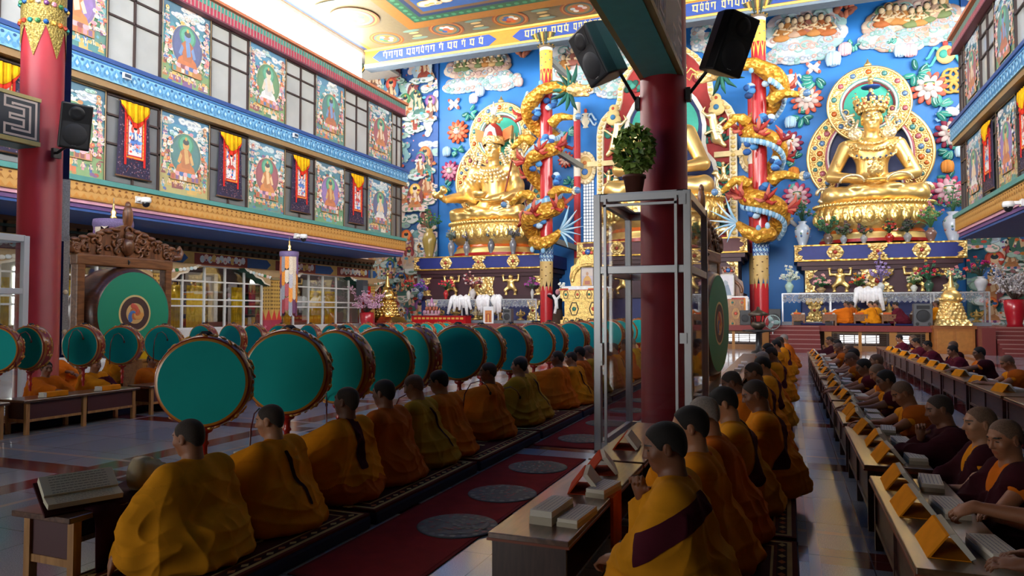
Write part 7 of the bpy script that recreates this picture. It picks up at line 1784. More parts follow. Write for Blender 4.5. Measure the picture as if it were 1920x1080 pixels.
# orange boxes of scriptures across the floor
BX = thing('scripture_box', '', 'book'); m = MB(); m.bx(-.05, .05, -.16, .16, 0, .075, hexc('d8861c')); m.build('orange_cover', CLOTH, BX, bev=.01); m = MB(); m.bx(-.06, .045, -.20, -.16, .005, .07, hexc('d8d2c4')); m.bx(-.1, -.05, -.18, .16, 0, .02, hexc('d8d2c4')); m.build('leaves', PAPER, BX)
k_ = 0
for y in (4.6, 6.05, 7.0, 7.85, 9.0, 9.9, 11.2, 12.6, 13.9, 15.2, 16.6, 18.2):
 o = BX if k_ == 0 else dup(BX); o.location = (-9.58, y, .47); o['label'] = 'orange scripture box on the desks across the floor, %s from the left edge' % ORD[k_]; o['group'] = 'orange boxes across the floor'; k_ += 1
# ------------------------------------------------------------------ glass cases around the pillars
def case(name, label, x0, x1, y0, y1, h, mids, fm, post=.07):
 t = thing('glass_case', label, 'case')
 for x in (x0, x1):
  for y in (y0, y1): m = MB(); m.bx(x - post / 2, x + post / 2, y - post / 2, y + post / 2, 0, h); m.build('post', fm, t, bev=.006)
 for z in [0.05] + mids + [h - .05]:
  m = MB()
  for y in (y0, y1): m.bx(x0, x1, y - post * .4, y + post * .4, z - .045, z + .045)
  for x in (x0, x1): m.bx(x - post * .4, x + post * .4, y0, y1, z - .045, z + .045)
  m.build('rail', fm, t, bev=.005)
 zs = [.05] + mids + [h - .05]
 for a, b in zip(zs, zs[1:]):
  for d in ((x0 + .04, x1 - .04, y0, y0 + .006), (x0 + .04, x1 - .04, y1 - .006, y1), (x0, x0 + .006, y0 + .04, y1 - .04), (x1 - .006, x1, y0 + .04, y1 - .04)):
   m = MB(); m.bx(*d, a + .045, b - .045); m.build('glass_pane', GLASS, t)
 m = MB(); cx, cy = (x0 + x1) / 2, (y0 + y1) / 2
 for d in ((x0, x1, y0, y0 + .12), (x0, x1, y1 - .12, y1), (x0, x0 + .12, y0, y1), (x1 - .12, x1, y0, y1)): m.bx(*d, h - .01, h + .012)
 m.build('top_trim', fm, t)
 return t
CS = case('c', 'grey aluminium glass case around the red column, plant on its top', -2.12, -1.06, 8.32, 10.1, 3.06, [2.15], ALU, .085)
m = MB(); m.bx(-2.03, -2.0, 8.25, 8.28, .1, 3.0); m.bx(-1.2, -1.17, 8.25, 8.28, .1, 3.0); m.bx(-2.03, -1.17, 8.25, 8.28, 2.9, 2.93); m.build('door_rim', ALU, CS)
m = MB(); m.bx(-2.08, -2.04, 8.2, 8.27, 1.02, 1.28); m.cyl((-2.06, 8.21, 1.24), (-2.06, 8.19, 1.24), .012); m.cyl((-2.06, 8.21, 1.06), (-2.06, 8.19, 1.06), .012); m.build('door_handle', ALU, CS)
for z in (.5, 1.35, 2.95):
 m = MB(); m.bx(-1.15, -1.07, 8.262, 8.272, z - .06, z + .06)
 for k in range(4): m.cyl((-1.13 + .04 * (k % 2), 8.262, z - .03 + .06 * (k // 2)), (-1.13 + .04 * (k % 2), 8.256, z - .03 + .06 * (k // 2)), .006, n=8)
 m.build('hinge', ALU, CS)
case('c2', 'white framed glass case in front of the left red column', -12.6, -11.3, 6.2, 7.7, 2.86, [1.98], mat('white_enamel', hexc('c8ccd0'), .35), .09)
# potted plant on the case
t = thing('potted_plant', 'leafy green potted plant on top of the glass case', 'plant', (-1.72, 8.55, 3.075))
m = MB(); m.lathe([(0, 0), (.095, 0), (.13, .2), (.145, .2), (.145, .235), (.12, .235), (.11, .2), (0, .19)], 20, col=hexc('6a3a2c')); m.build('clay_pot', PAINT, t)
g = random.Random(8); m = MB(); st_ = MB()
for k in range(16): a = g.uniform(0, 6.28); r = .05 + .2 * g.random(); z = .45 + .35 * g.random(); st_.tube([(0, 0, .2), (r * .4 * math.cos(a), r * .4 * math.sin(a), .2 + (z - .2) * .5), (r * math.cos(a), r * math.sin(a), z)], .008, 5, hexc('4a5a30'))
for k in range(420):
 a = g.uniform(0, 6.28); b = math.acos(g.uniform(-1, 1)); q = (.75 + .25 * g.random()); p = Vector((.25 * q * math.sin(b) * math.cos(a), .25 * q * math.sin(b) * math.sin(a), .54 + .31 * q * math.cos(b)))
 c = hexc(g.choice(('9ab858', 'a8c468', '7a9a48', 'c0d080', '8aa850'))); M3 = Euler((g.uniform(-1, 1), g.uniform(-1, 1), g.uniform(0, 6))).to_matrix()
 m.add([p + M3 @ Vector(v) for v in ((-.06, 0, 0), (-.015, .04, .012), (.065, 0, -.006), (-.015, -.04, .012), (0, 0, .008))], [(0, 4, 1), (1, 4, 2), (2, 4, 3), (3, 4, 0)], c)
m.build('foliage', CLOTH, t)['kind'] = 'stuff'; st_.build('stems', PAINT, t)
# ------------------------------------------------------------------ loudspeakers
def pa_speaker(p, yaw, tilt, roll, s, label, arm_to, group='loudspeakers on the pillars'):
 t = thing('loudspeaker', label, 'loudspeaker', p, 0, group)
 b = MB(); h, w, d = .41, .25, .24
 poly = [(-w, -d), (w, -d), (w * .98, -d * .2), (w * .62, d), (-w * .62, d), (-w * .98, -d * .2)]
 b.prism(poly, -h, h, 'Z'); o = b.build('cabinet', BLACKP, t, bev=.025); e = (Matrix.Rotation(roll, 3, 'Y') @ Euler((tilt, 0, yaw)).to_matrix()).to_euler(); o.rotation_euler = e; o.scale = (s,) * 3
 m = MB(); m.bx(-w * .86, w * .86, -d - .006, -d + .01, -h * .9, h * .18); m.lathe([(0, -.035), (.12, -.03), (.19, -.012), (.205, .0)], 32, (0, -d, -h * .36), axis='Y'); m.build('grille', GRILLE, o)
 m = MB(); m.prism([(-.16, h * .3), (.16, h * .3), (.19, h * .88), (-.19, h * .88)], -d - .004, -d + .01, 'Y'); m.lathe([(0, .0), (.05, -.004), (.12, -.012), (.13, 0)], 20, (0, -d, h * .58), axis='Y'); m.build('horn', BLACKP, o)
 m = MB(); m.bx(-.035, .035, -d - .009, -d - .005, -h * .84, -h * .79); m.build('badge', SILVER, o)
 a = Vector(arm_to) - Vector(p); m = MB(); st = e.to_matrix() @ Vector((0, .18, -.3)) * s; m.cyl(st, a, .022, n=10); m.build('bracket_arm', BLACKP, t)
 m = MB(); m.box(a, (.06, .14, .16)); m.build('wall_plate', BLACKP, t)
 return t
cr = Vector((CR[0], CR[1], 0))
pa_speaker(at(1124, 99, Y=8.75), -.75, .25, -.24, .86, 'black loudspeaker on the left side of the red column under beam', (CR[0] - .33, CR[1] - .02, 4.42))
pa_speaker(at(1362, 83, Y=8.85), .8, .2, .22, .86, 'black loudspeaker on the right side of the red column under beam', (CR[0] + .33, CR[1] - .02, 4.47))
pa_speaker(at(140, 237, Y=8.05), 1.0, .15, .1, .88, 'grey loudspeaker on the left red column', (CLm[0] + .40, CLm[1] - .02, 4.3))
# long pillar banner of navy cloth with a brocade edge
t = thing('pillar_banner', 'long navy cloth banner with silver brocade edge beside the left red column', 'banner', (-11.95, 8.75, 0), R(53))
m = MB(); m.bx(-.3, .12, -.02, .02, .85, 9.2, hexc('10163a')); m.build('navy_cloth', CLOTH, t)
m = MB(); m.bx(.02, .14, -.025, .025, 2.9, 4.0, hexc('8a9298')); m.bx(.06, .15, -.025, .025, .9, 3.0, hexc('9a9a94')); m.ell((.1, 0, 2.0), (.05, .04, .06), hexc('d8cfa8')); m.ell((.1, 0, 1.3), (.05, .04, .06), hexc('d8cfa8')); m.build('brocade_edge', BROCADE, t)
# ================================================================== hangings on the galleries
def thangka(sg, yc, label, seed):
 g = random.Random(seed); X = XL + .07 if sg > 0 else XR - .07; w, h = 1.0, 2.25
 t = thing('thangka', label, 'hanging scroll', (X, yc, 5.62), PI / 2 if sg > 0 else -PI / 2, 'hanging scrolls on the galleries')
 m = MB(); pr = Pict(m, (-w / 2 - .08, 0, 0), (1, 0, 0), (0, 0, 1))
 m.prism([(-w * .58, 0), (w * .58, 0), (w * .5, h * .97), (-w * .5, h * .97)], 0, .03, 'Y', hexc('2c2440'))
 p = Pict(m, (0, -.001, 0), (1, 0, 0), (0, 0, 1))
 for k in range(420):
  v = g.random(); x = (g.random() - .5) * w * (1.1 - .12 * v); p.disc(x, v * h * .94 + .04, .022, hexc(g.choice(('5a4460', '8a5a60', '4a4a70', '6a3440', '8a7480', '241f3c'))), None, 5)
 m.build('brocade_mount', BROCADE, t)
 m = MB(); p = Pict(m, (0, -.03, 0), (1, 0, 0), (0, 0, 1))
 m.bx(-.34, .34, -.03, 0, .55, 1.98, hexc('c82a24')); p.rect(-.30, .58, .30, 1.95, hexc('e8a828')); p.rect(-.27, .61, .27, 1.92, hexc('c83028'))
 for k in range(12): p.rect(-.30, .6 + k * .115, -.27, .64 + k * .115, hexc('f0d060')); p.rect(.27, .6 + k * .115, .30, .64 + k * .115, hexc('f0d060'))
 p.rect(-.225, .66, .225, 1.88, hexc('e8e0dc'))
 for k in range(40): p.disc(.19 * g.uniform(-1, 1), 1.25 + .55 * g.uniform(-1, 1), .03 + .04 * g.random(), hexc(g.choice(('5a8ad0', 'e0504a', 'f0b8b0', '7ab0d8', 'f4f0ec', '3a66b8', 'd8a080'))), .03 + .03 * g.random(), 7)
 p.figure(0, .95, .6, hexc('5a86cc' if seed % 2 else 'd04a40'), hexc('f0e0d0'), hexc('c84a3a'), g)
 m.build('painted_panel', PAINT, t)
 m = MB()
 for s in (-1, 1): m.prism([(s * .30, .35), (s * .36, .35), (s * .37, 2.1), (s * .31, 2.1)][::s], -.05, -.03, 'Y', hexc('c8302c'))
 m.build('streamers', CLOTH, t)
 m = MB(); n = 14        # gathered silk cover: yellow with a red border
 for k in range(n):
  a, b = -1 + 2 * k / n, -1 + 2 * (k + 1) / n
  def low(u): return h * .97 - .62 * (1 - abs(u) ** 1.5) - .1
  def dep(u): return -.06 - .035 * math.cos(u * 16)
  for f0, f1, c in ((0, .78, 'f0b81c'), (.78, 1, 'd83a28')):
   z = lambda u, f: h * .98 - (h * .98 - low(u)) * f
   m.add([(a * .5, dep(a), z(a, f0)), (b * .5, dep(b), z(b, f0)), (b * .5, dep(b) - .02, z(b, f1)), (a * .5, dep(a) - .02, z(a, f1))], [(3, 2, 1, 0)], hexc(c), True)
 o = m.build('silk_cover', CLOTH, t); q = o.modifiers.new('thickness', 'SOLIDIFY'); q.thickness = .008
 m = MB(); m.cyl((-w * .54, .0, h * .98), (w * .54, 0, h * .98), .022, n=10, col=hexc('5a3a24')); m.cyl((-w * .62, 0, .0), (w * .62, 0, .0), .028, n=10, col=hexc('5a3a24')); m.build('rods', PAINT, t)
for i, y in enumerate((27.15, 23.2, 19.35, 15.45, 11.55)): thangka(1, y, 'hanging scroll with red and yellow silk on left gallery, %s from the altar' % ORD[i], i)
for i, y in enumerate((27.15, 23.2, 19.35)): thangka(-1, y, 'hanging scroll with red and yellow silk on right gallery, %s from the altar' % ORD[i], i + 7)
def cctv(p, yaw, label):
 t = thing('security_camera', label, 'camera', p, yaw)
 m = MB(); m.bx(-.05, .3, -.06, .06, -.04, .05, hexc('dcdcd8')); m.bx(.2, .32, -.1, .1, -.1, .1, hexc('d0d0cc')); m.build('arm', LACQ, t)
 m = MB(); m.lathe([(.0, .06), (.13, .05), (.15, -.02), (.14, -.1), (.0, -.1)], 20, (-.08, 0, 0), col=hexc('e4e4e0')); m.build('housing', LACQ, t)
 m = MB(); m.ell((-.08, 0, -.12), (.11, .11, .12), (.01, .01, .012), 16, 10); m.build('dome', mat('smoked_dome', (.01, .01, .012), .08), t)
for px, py, X, l in ((566, 442, XL + .5, 'white security camera on the left gallery fascia'), (270, 374, XL + .5, 'white security camera above the great drum on left gallery'), (1897, 381, XR - .5, 'white security camera on the right gallery fascia')): cctv(at(px, py, X=X), PI if X < 0 else 0, l)
for px, py, l in ((238, 143, 'small white lamp box on the blue ledge of left gallery, nearer one'), (554, 254, 'small white lamp box on the blue ledge of left gallery, farther one')):
 m = MB(); m.bx(-.04, .04, -.12, .12, -.08, .08, hexc('e4e8ea')); m.bx(.04, .05, -.1, .1, -.05, .05, hexc('28405a')); tag(m.build('lamp_box', LACQ, loc=at(px, py, X=XL + .47)), l, 'lamp', 'lamp boxes on the ledge')
def victory_banner(p, h, r, label, seed):
 t = thing('victory_banner', label, 'banner', p, 0, 'patchwork victory banners'); g = random.Random(seed)
 m = MB(); m.lathe([(0, h), (r * 1.04, h), (r * 1.08, h - .12), (r * 1.02, h - .2)], 28, col=hexc('6a5a80')); m.build('crown_band', BROCADE, t)
 m = MB(); n = 14; zt = h - .18
 for row in range(4):
  z1 = zt - row * (h - .3) / 4; z0 = z1 - (h - .3) / 4 - .12
  for k in range(n):
   a0, a1 = 2 * PI * k / n, 2 * PI * (k + .95) / n; c = hexc(g.choice(('d8862a', 'c8683a', '7a5a86', 'a8a4a8', '9a3a40', '5a6a80', 'c8b8a0', '8a8a90', '6a3a5a')))
   zz = z0 + .1 * (k % 3); rr = r * (1 - .03 * row)
   m.add([(rr * math.cos(a0), rr * math.sin(a0), z1), (rr * math.cos(a1), rr * math.sin(a1), z1), (rr * 1.03 * math.cos(a1), rr * 1.03 * math.sin(a1), zz), (rr * 1.03 * math.cos((a0 + a1) / 2), rr * 1.03 * math.sin((a0 + a1) / 2), zz - .07), (rr * 1.03 * math.cos(a0), rr * 1.03 * math.sin(a0), zz)], [(0, 4, 3, 2, 1)], c)
 o = m.build('patchwork_tiers', BROCADE, t); q = o.modifiers.new('thickness', 'SOLIDIFY'); q.thickness = .01
 m = MB(); m.lathe([(.06, h), (.09, h + .06), (.05, h + .12), (.07, h + .2), (.03, h + .27), (.025, h + .4), (0, h + .45)], 14); m.build('finial', BRASS, t)
 m = MB(); m.cyl((0, 0, h + .42), (0, 0, 4.45 - p[2]), .01, n=6, col=hexc('8a8478')); m.build('cord', PAINT, t)
p = at(541, 598, X=-17.3); victory_banner((p.x, p.y, 1.55), 2.35, .33, 'tall patchwork cylinder banner with gold finial hanging before the glazed rooms', 1)
p = at(212, 446, X=-15.4); victory_banner((p.x, p.y, 3.28), .62, .42, 'red and white cylinder banner with gold finial above the great drum', 2)
# ------------------------------------------------------------------ the two great drums in carved frames
def great_drum(x, y, rz, label, zc=1.62):
 t = thing('great_drum', label, 'drum', (x, y, 0), rz)     # face towards local +x
 m = MB(); m.lathe([(.84, .30), (.88, .28), (.93, .15), (.95, -.15), (.93, -.42), (.86, -.55), (.84, -.56)], 72, (0, 0, zc), col=hexc('4a2a1c'), axis='X'); o = m.build('drum_barrel', wood_mat('drum_barrel_wood', hexc('5a3422'), hexc('40241a'), .3, 4, 'X'), t)
 m = MB(); m.lathe([(0, .31), (.13, .312)], 40, (0, 0, zc), col=hexc('c8703a'), axis='X'); m.lathe([(.13, .312), (.21, .311)], 48, (0, 0, zc), col=hexc('d8b070'), axis='X'); m.lathe([(.21, .311), (.34, .310)], 48, (0, 0, zc), col=hexc('4a3230'), axis='X'); m.lathe([(.34, .310), (.38, .309)], 48, (0, 0, zc), col=hexc('d8c080'), axis='X'); m.lathe([(.38, .309), (.845, .302)], 72, (0, 0, zc), col=hexc('16906c'), axis='X')
 for k, c in enumerate(('d8604a', '4a78b8', 'e0a050')):
  a0 = k * 2 * PI / 3
  for j in range(9): a = a0 + j * .24; r = .015 + .012 * j; m.ell((.312, r * 1.5 * math.cos(a), zc + r * 1.5 * math.sin(a)), (.003, .022 + .004 * j, .022 + .004 * j), hexc(c), 10, 5)
 m.build('drumhead', mat('painted_drumskin', None, .45), t)
 m = MB(); fw = 1.12
 m.bx(-.1, .1, -fw, -fw + .17, 0, 2.72); m.bx(-.1, .1, fw - .17, fw, 0, 2.72); m.bx(-.11, .11, -fw - .02, fw + .02, 2.56, 2.78); m.bx(-.3, .3, -fw - .1, fw + .1, 0, .14); m.bx(-.12, .12, -fw, fw, .14, .34)
 m.build('frame', wood_mat('frame_wood', hexc('8a5a34'), hexc('6a4022'), .35, 4, 'Y'), t, bev=.03)
 m = MB(); g = random.Random(2); pts = [(-1.3, 2.78), (1.3, 2.78), (1.32, 2.98), (1.1, 3.02), (.9, 3.12), (.62, 3.22), (.5, 3.32), (.2, 3.38), (0, 3.46), (-.2, 3.38), (-.5, 3.32), (-.62, 3.22), (-.9, 3.12), (-1.1, 3.02), (-1.32, 2.98)]
 m.prism(pts, -.06, .04, 'X')
 for k in range(60):
  x_ = g.uniform(-1.2, 1.2); z_ = 2.84 + g.random() * max(.06, (.50 - .28 * abs(x_))); r = .05 + .05 * g.random(); a0 = g.uniform(0, 6.28)
  m.tube([(.06, x_ + r * math.cos(a0 + a) * (1 - a / 8), z_ + r * math.sin(a0 + a) * (1 - a / 8)) for a in [j * .6 for j in range(10)]], [.028] * 6 + [.022, .018, .014, .01], 6)
 for s in (-1, 1):
  m.tube([(.04, s * 1.2, 2.85), (.04, s * 1.36, 2.86), (.04, s * 1.42, 2.98), (.04, s * 1.36, 3.08), (.04, s * 1.28, 3.0)], [.07, .07, .06, .05, .02], 8)
  for j in range(6): m.ell((.04, s * (.25 + .18 * j), 3.32 - .055 * j), (.06, .1, .05), None, 10, 6)
 m.ell((.08, 0, 3.0), (.1, .14, .2), None, 12, 8); m.ell((.1, 0, 3.2), (.08, .1, .1), None, 10, 6); m.ell((0, .05, 3.62), (.07, .12, .26), None, 12, 8); m.ell((0, .05, 3.85), (.05, .07, .1), None, 8, 6)
 m.build('carved_crest', WOOD_C, t)
 m = MB(); m.tube([(.02, -.03, 2.8), (.13, 0, 2.68), (.02, 0, 2.5)], .02, 8, (.02, .02, .02)); m.tube([(.02, -.12, 2.56), (.05, -.1, 2.45), (.05, 0, 2.42), (.02, .08, 2.5)], .016, 8, (.02, .02, .02)); m.build('hanging_strap', BLACKP, t)
 m = MB(); m.lathe([(.10, -.02), (.05, .0), (.05, .06), (.0, .07)], 16, (-.15, -.98, zc), col=(.015, .015, .015), axis='Y'); m.build('iron_boss', BLACKP, t)
great_drum(-12.75, 10.75, 0, 'great green drum with swirl emblem in carved wooden frame at left')
great_drum(-1.42, 13.0, R(-7), 'great green drum seen edge-on behind the glass case', 1.45)
# ================================================================== things on the altars and the stage
def bouquet(p, vase, vh, vr, leaf, bl, br, label, group='flower vases of the altars', seed=1, vm=None, n=22, br_s=.06, tall=1.):
 t = thing('flower_vase', label, 'vase', p, 0, group); g = random.Random(seed)
 m = MB(); m.lathe([(0, 0), (vr * .6, 0), (vr * .5, vh * .08), (vr * .8, vh * .35), (vr, vh * .62), (vr * .75, vh * .82), (vr * .4, vh * .9), (vr * .6, vh), (vr * .5, vh), (vr * .3, vh * .9)], 24, col=hexc(vase))
 if vase in ('c8d0dc', 'b8c8d8'):
  for k in range(14): a = k * .9; m.ell((vr * .9 * math.cos(a), vr * .9 * math.sin(a), vh * (.4 + .1 * (k % 4))), (.05, .05, .06), hexc(('5a7ab0', 'a86a5a', '6a8a78')[k % 3]), 6, 4)
 m.build('vase', vm or LACQ, t)
 m = MB(); f = MB()
 for k in range(n):
  a = g.uniform(0, 6.28); r = br * math.sqrt(g.random()); z = vh + br * tall * (.35 + 1.3 * (1 - (r / br) ** 2) * g.random() + .3 * g.random())
  q = Vector((r * math.cos(a), r * math.sin(a), z)); m.tube([(0, 0, vh * .95), (q.x * .4, q.y * .4, vh + (z - vh) * .6), q], .012, 5, hexc(leaf))
  for j in range(2): m.ell(q * .8 + Vector((g.uniform(-.08, .08), g.uniform(-.08, .08), vh * .2)), (.07, .05, .025), hexc(leaf), 6, 4, (g.random() * 3, g.random() * 3, 0))
  c = hexc(bl[k % len(bl)])
  for j in range(5): b = j * 1.2566 + k; f.ell(q + Vector((br_s * .7 * math.cos(b), br_s * .4 * math.sin(b), br_s * .5 * math.sin(b * 2))), (br_s * .6, br_s * .45, br_s * .5), c, 6, 4)
 m.build('stems_and_leaves', PAINT, t); f.build('blossoms', CLOTH, t)['kind'] = 'stuff'
 return t
AT = 4.78
for i, (px, py, y, a) in enumerate((
 (1505, 462, 36.6, ('b8c8d8', 1.2, .36, '3a6a48', ('4a7a50', '5a8a60', 'c8a0a0'), .6, 'blue and white porcelain vase with greenery at left of the crowned statue')),
 (1787, 456, 36.6, ('c8d0dc', 1.35, .40, '4a7a50', ('5a8a58', '7aa070', 'c88890'), .65, 'blue and white porcelain vase with greenery at right of the crowned statue')),
 (1553, 462, 35.95, ('6a5a50', .5, .22, '3a6a48', ('3f7a50', '6a8a5a', 'c87a88'), .55, 'tall green arrangement at left foot of the crowned lotus throne')),
 (1746, 460, 35.95, ('7a5a50', .6, .24, '4a7a48', ('d08090', '6a9a60', 'c87a8a'), .62, 'pink and green arrangement at right foot of the crowned lotus throne')),
 (1582, 462, 35.95, ('8a9298', .4, .16, '4a5a40', ('8a6a68', '6a5a58'), .35, 'small dark plant before the crowned lotus throne, left of centre')),
 (1620, 460, 35.95, ('9a9a98', .4, .16, '4a5a40', ('7a4a50', '5a5058'), .35, 'small dark plant before the crowned lotus throne, second from left')),
 (1668, 460, 35.95, ('a8201c', .42, .2, '3a5a38', ('c84a40', 'a83a38', 'd8b050'), .36, 'red pot with red flowers before the crowned lotus throne')),
 (1702, 460, 35.95, ('8a8a88', .42, .18, '3a4a38', ('5a4a48', '4a4a48'), .36, 'small dark plant before the crowned lotus throne, right of centre')),
 (805, 487, 36.6, ('a8904a', 1.7, .42, '3a6a44', ('3f7a4a', '5a8a50'), .7, 'tall gilt vase with green plant beside the left statue')),
 (846, 482, 35.95, ('7a7a80', .9, .2, '5a6a60', ('7a8a80', '8a8a90'), .36, 'grey flowered stand before left lotus throne, first from left')),
 (875, 482, 35.95, ('7a7a80', .8, .2, '6a6a68', ('8a8088', '9a9098'), .34, 'grey flowered stand before left lotus throne, second from left')),
 (921, 482, 35.95, ('6a6a70', .9, .2, '5a6058', ('8a8a90', '70787a'), .36, 'grey flowered stand before left lotus throne, third from left')),
 (962, 482, 35.95, ('7a7a80', .9, .2, '6a6a68', ('8a8a90', '9a9a98'), .36, 'grey flowered stand before left lotus throne, fourth from left')))):
 p = at(px, py, Y=y); b = bouquet((p.x, y, AT), a[0], a[1], a[2], a[3], a[4], a[5], a[6], seed=i, tall=1.2)
def offering_case(x0, x1, label, h=1.42):
 """Long glazed table in front of an altar with a lace valance, offerings inside."""
 t = thing('offering_table', label, 'table'); y0, y1, z0 = 34.95, 35.7, SZ
 m = MB(); n = max(2, int((x1 - x0) / 2.0))
 for k in range(n + 1):
  x = x0 + (x1 - x0) * k / n
  for y in (y0, y1): m.bx(x - .03, x + .03, y - .03, y + .03, z0, z0 + h)
 for z in (z0 + .05, z0 + h - .02):
  for y in (y0, y1): m.bx(x0, x1, y - .025, y + .025, z, z + .04)
  for x in (x0, x1): m.bx(x - .025, x + .025, y0, y1, z, z + .04)
 m.build('frame', mat('pale_metal', (.7, .72, .74), .3, .6), t)
 m = MB(); m.bx(x0 - .05, x1 + .05, y0 - .05, y1 + .05, z0, z0 + .14, hexc('8a9298')); m.build('base', LACQ, t)
 for d, nm in (((x0, x1, y0, y0 + .01, z0 + .14, z0 + h - .42), 'front_pane'), ((x0 - .02, x1 + .02, y0 - .02, y1, z0 + h + .02, z0 + h + .035), 'top_pane')):
  m = MB(); m.bx(*d); m.build(nm, GLASS, t)
 m = MB(); st = max(1, int((x1 - x0) / .2))
 for k in range(st):
  a, b = x0 + (x1 - x0) * k / st, x0 + (x1 - x0) * (k + 1) / st; c = hexc('b4b8bc' if k % 2 else 'c4c8ca')
  m.add([(a, y0 - .04, z0 + h), (b, y0 - .04, z0 + h), (b, y0 - .05, z0 + h - .34), ((a + b) / 2, y0 - .055, z0 + h - .44), (a, y0 - .05, z0 + h - .34)], [(0, 4, 3, 2, 1)], c)
  if k % 3 == 0: m.ell(((a + b) / 2, y0 - .06, z0 + h - .2), (.07, .01, .06), hexc('8e9498'), 8, 5)
 o = m.build('lace_valance', glass_cloth, t)
 return t
glass_cloth = bpy.data.materials.new('lace'); glass_cloth.use_nodes = True
_n = glass_cloth.node_tree; _b = _n.nodes['Principled BSDF']; _a = _n.nodes.new('ShaderNodeAttribute'); _a.attribute_name = 'Col'; _n.links.new(_a.outputs['Color'], _b.inputs['Base Color']); _b.inputs['Roughness'].default_value = .7
_v = _n.nodes.new('ShaderNodeTexVoronoi'); _v.inputs['Scale'].default_value = 14; _tc = _n.nodes.new('ShaderNodeTexCoord'); _n.links.new(_tc.outputs['Object'], _v.inputs['Vector']); _mr = _n.nodes.new('ShaderNodeMapRange'); _mr.inputs[1].default_value = .1; _mr.inputs[2].default_value = .5; _mr.inputs[3].default_value = .85; _mr.inputs[4].default_value = .35
_n.links.new(_v.outputs['Distance'], _mr.inputs[0]); _n.links.new(_mr.outputs[0], _b.inputs['Alpha'])
offering_case(-.2, 7.9, 'long glass offering table with lace valance before the right altar'); offering_case(-18.6, -12.2, 'long glass offering table with lace valance before the left altar', 1.25); offering_case(-3.9, -1.7, 'short glass offering table behind the second throne', 1.2)
# vases standing on the offering tables and the altar ledge
for i, (px, z, a) in enumerate((
 (1480, 2.54, ('a8c8b8', .5, .2, 'c8d8c8', ('e8ece0', 'dce4d8'), .42, 'pale green vase with white blossom at left end of the right offering table')),
 (1540, 2.54, ('a88a60', .24, .2, '3a7a48', ('f0b8b0', 'e8a8a8'), .4, 'pink flowers in a brown pot on the right offering table')),
 (1611, 2.54, ('8a3a3a', .26, .18, '4a6a38', ('d84a38', 'e8a040', 'f0d8c8'), .38, 'red and cream flowers in a maroon pot on the right offering table')),
 (1652, 2.54, ('c8ccc8', .42, .16, '7a6a98', ('a890c8', 'b8a0d0', '9a84b8'), .42, 'pale vase with tall lilac flowers in the middle of the right offering table')),
 (1714, 2.54, ('d8d8cc', .3, .15, '4a6a38', ('e8d8c0', 'c8c890'), .34, 'white pot with cream flowers on the right offering table')),
 (1742, 2.54, ('3a5a48', .5, .2, '2f6a48', ('c83a48', 'd8a050', 'b83058'), .55, 'red flowers and dark leaves before the right bearer figure')),
 (1790, 2.54, ('7a8a70', .4, .18, '5a8a78', ('b8c8a8', 'd88a90'), .4, 'pale flowers behind the gilded stupa')),
 (1840, 2.54, ('c8c8cc', .62, .26, '4a5a48', ('c83a80', 'd84a4a', 'b02a70', 'e06a60'), .6, 'silver vase with magenta and red flowers at right end of the offering table')),
 (766, 2.36, ('c8c4b8', .5, .14, '4a6a48', ('d83a38', 'e05a48'), .45, 'slender vase with red flowers at left end of the left offering table')),
 (788, 2.36, ('5a6a90', .4, .18, '4a5a80', ('a83ab8', '8a4ac0'), .4, 'vase with purple flowers at left end of the left offering table')),
 (836, 2.36, ('b82a2c', .5, .14, '3a5a38', ('d8384a', 'e04a58'), .48, 'red vase with crimson flowers on the left offering table')),
 (886, 2.36, ('c8c0bc', .55, .2, '7a3a40', ('e8d8d4', 'b85a60', 'd8b0a8'), .6, 'pale vase with white and rose feathers on the left offering table')),
 (998, 2.36, ('c8c8c4', .5, .1, '5a6a58', ('b85aa8', 'a84a9a'), .4, 'thin vase with a violet flower ball on the left offering table')))):
 p = at(px, 550, Y=35.3); bouquet((p.x, 35.3, z), a[0], a[1], a[2], a[3], a[4], a[5], a[6], 'flower vases on the offering tables', 40 + i, tall=1.0 if i != 3 else 1.8)
# white silk scarves thrown over the tables
for i, (px, w, z) in enumerate(((1628, .8, 2.6), (1575, .5, 1.6), (862, .9, 2.4), (905, .5, 2.4), (930, .35, 2.4))):
 p = at(px, 560, Y=34.85); g = random.Random(i); m = MB()
 for k in range(9): a = k / 8; m.tube([(w * (a - .5), .35, .02), (w * (a - .5) * 1.05, .05, .06 + .05 * math.sin(k * 2)), (w * (a - .5) * 1.1, -.06, -.08), (w * (a - .5) * (1.1 + .5 * g.uniform(-1, 1)), -.09, -.25 - .6 * g.random())], [.10, .14, .13, .07], 8, hexc('f0f0f0'))
 tag(m.build('silk_scarf', CLOTH, loc=(p.x, 34.9, z - .04)), 'white silk scarf draped over offering table, ' + ['largest one before the crowned statue', 'low one beside the orange monks', 'left one of three before the left altar', 'middle one of three before the left altar', 'right one of three before the left altar'][i], 'scarf', 'white silk scarves')
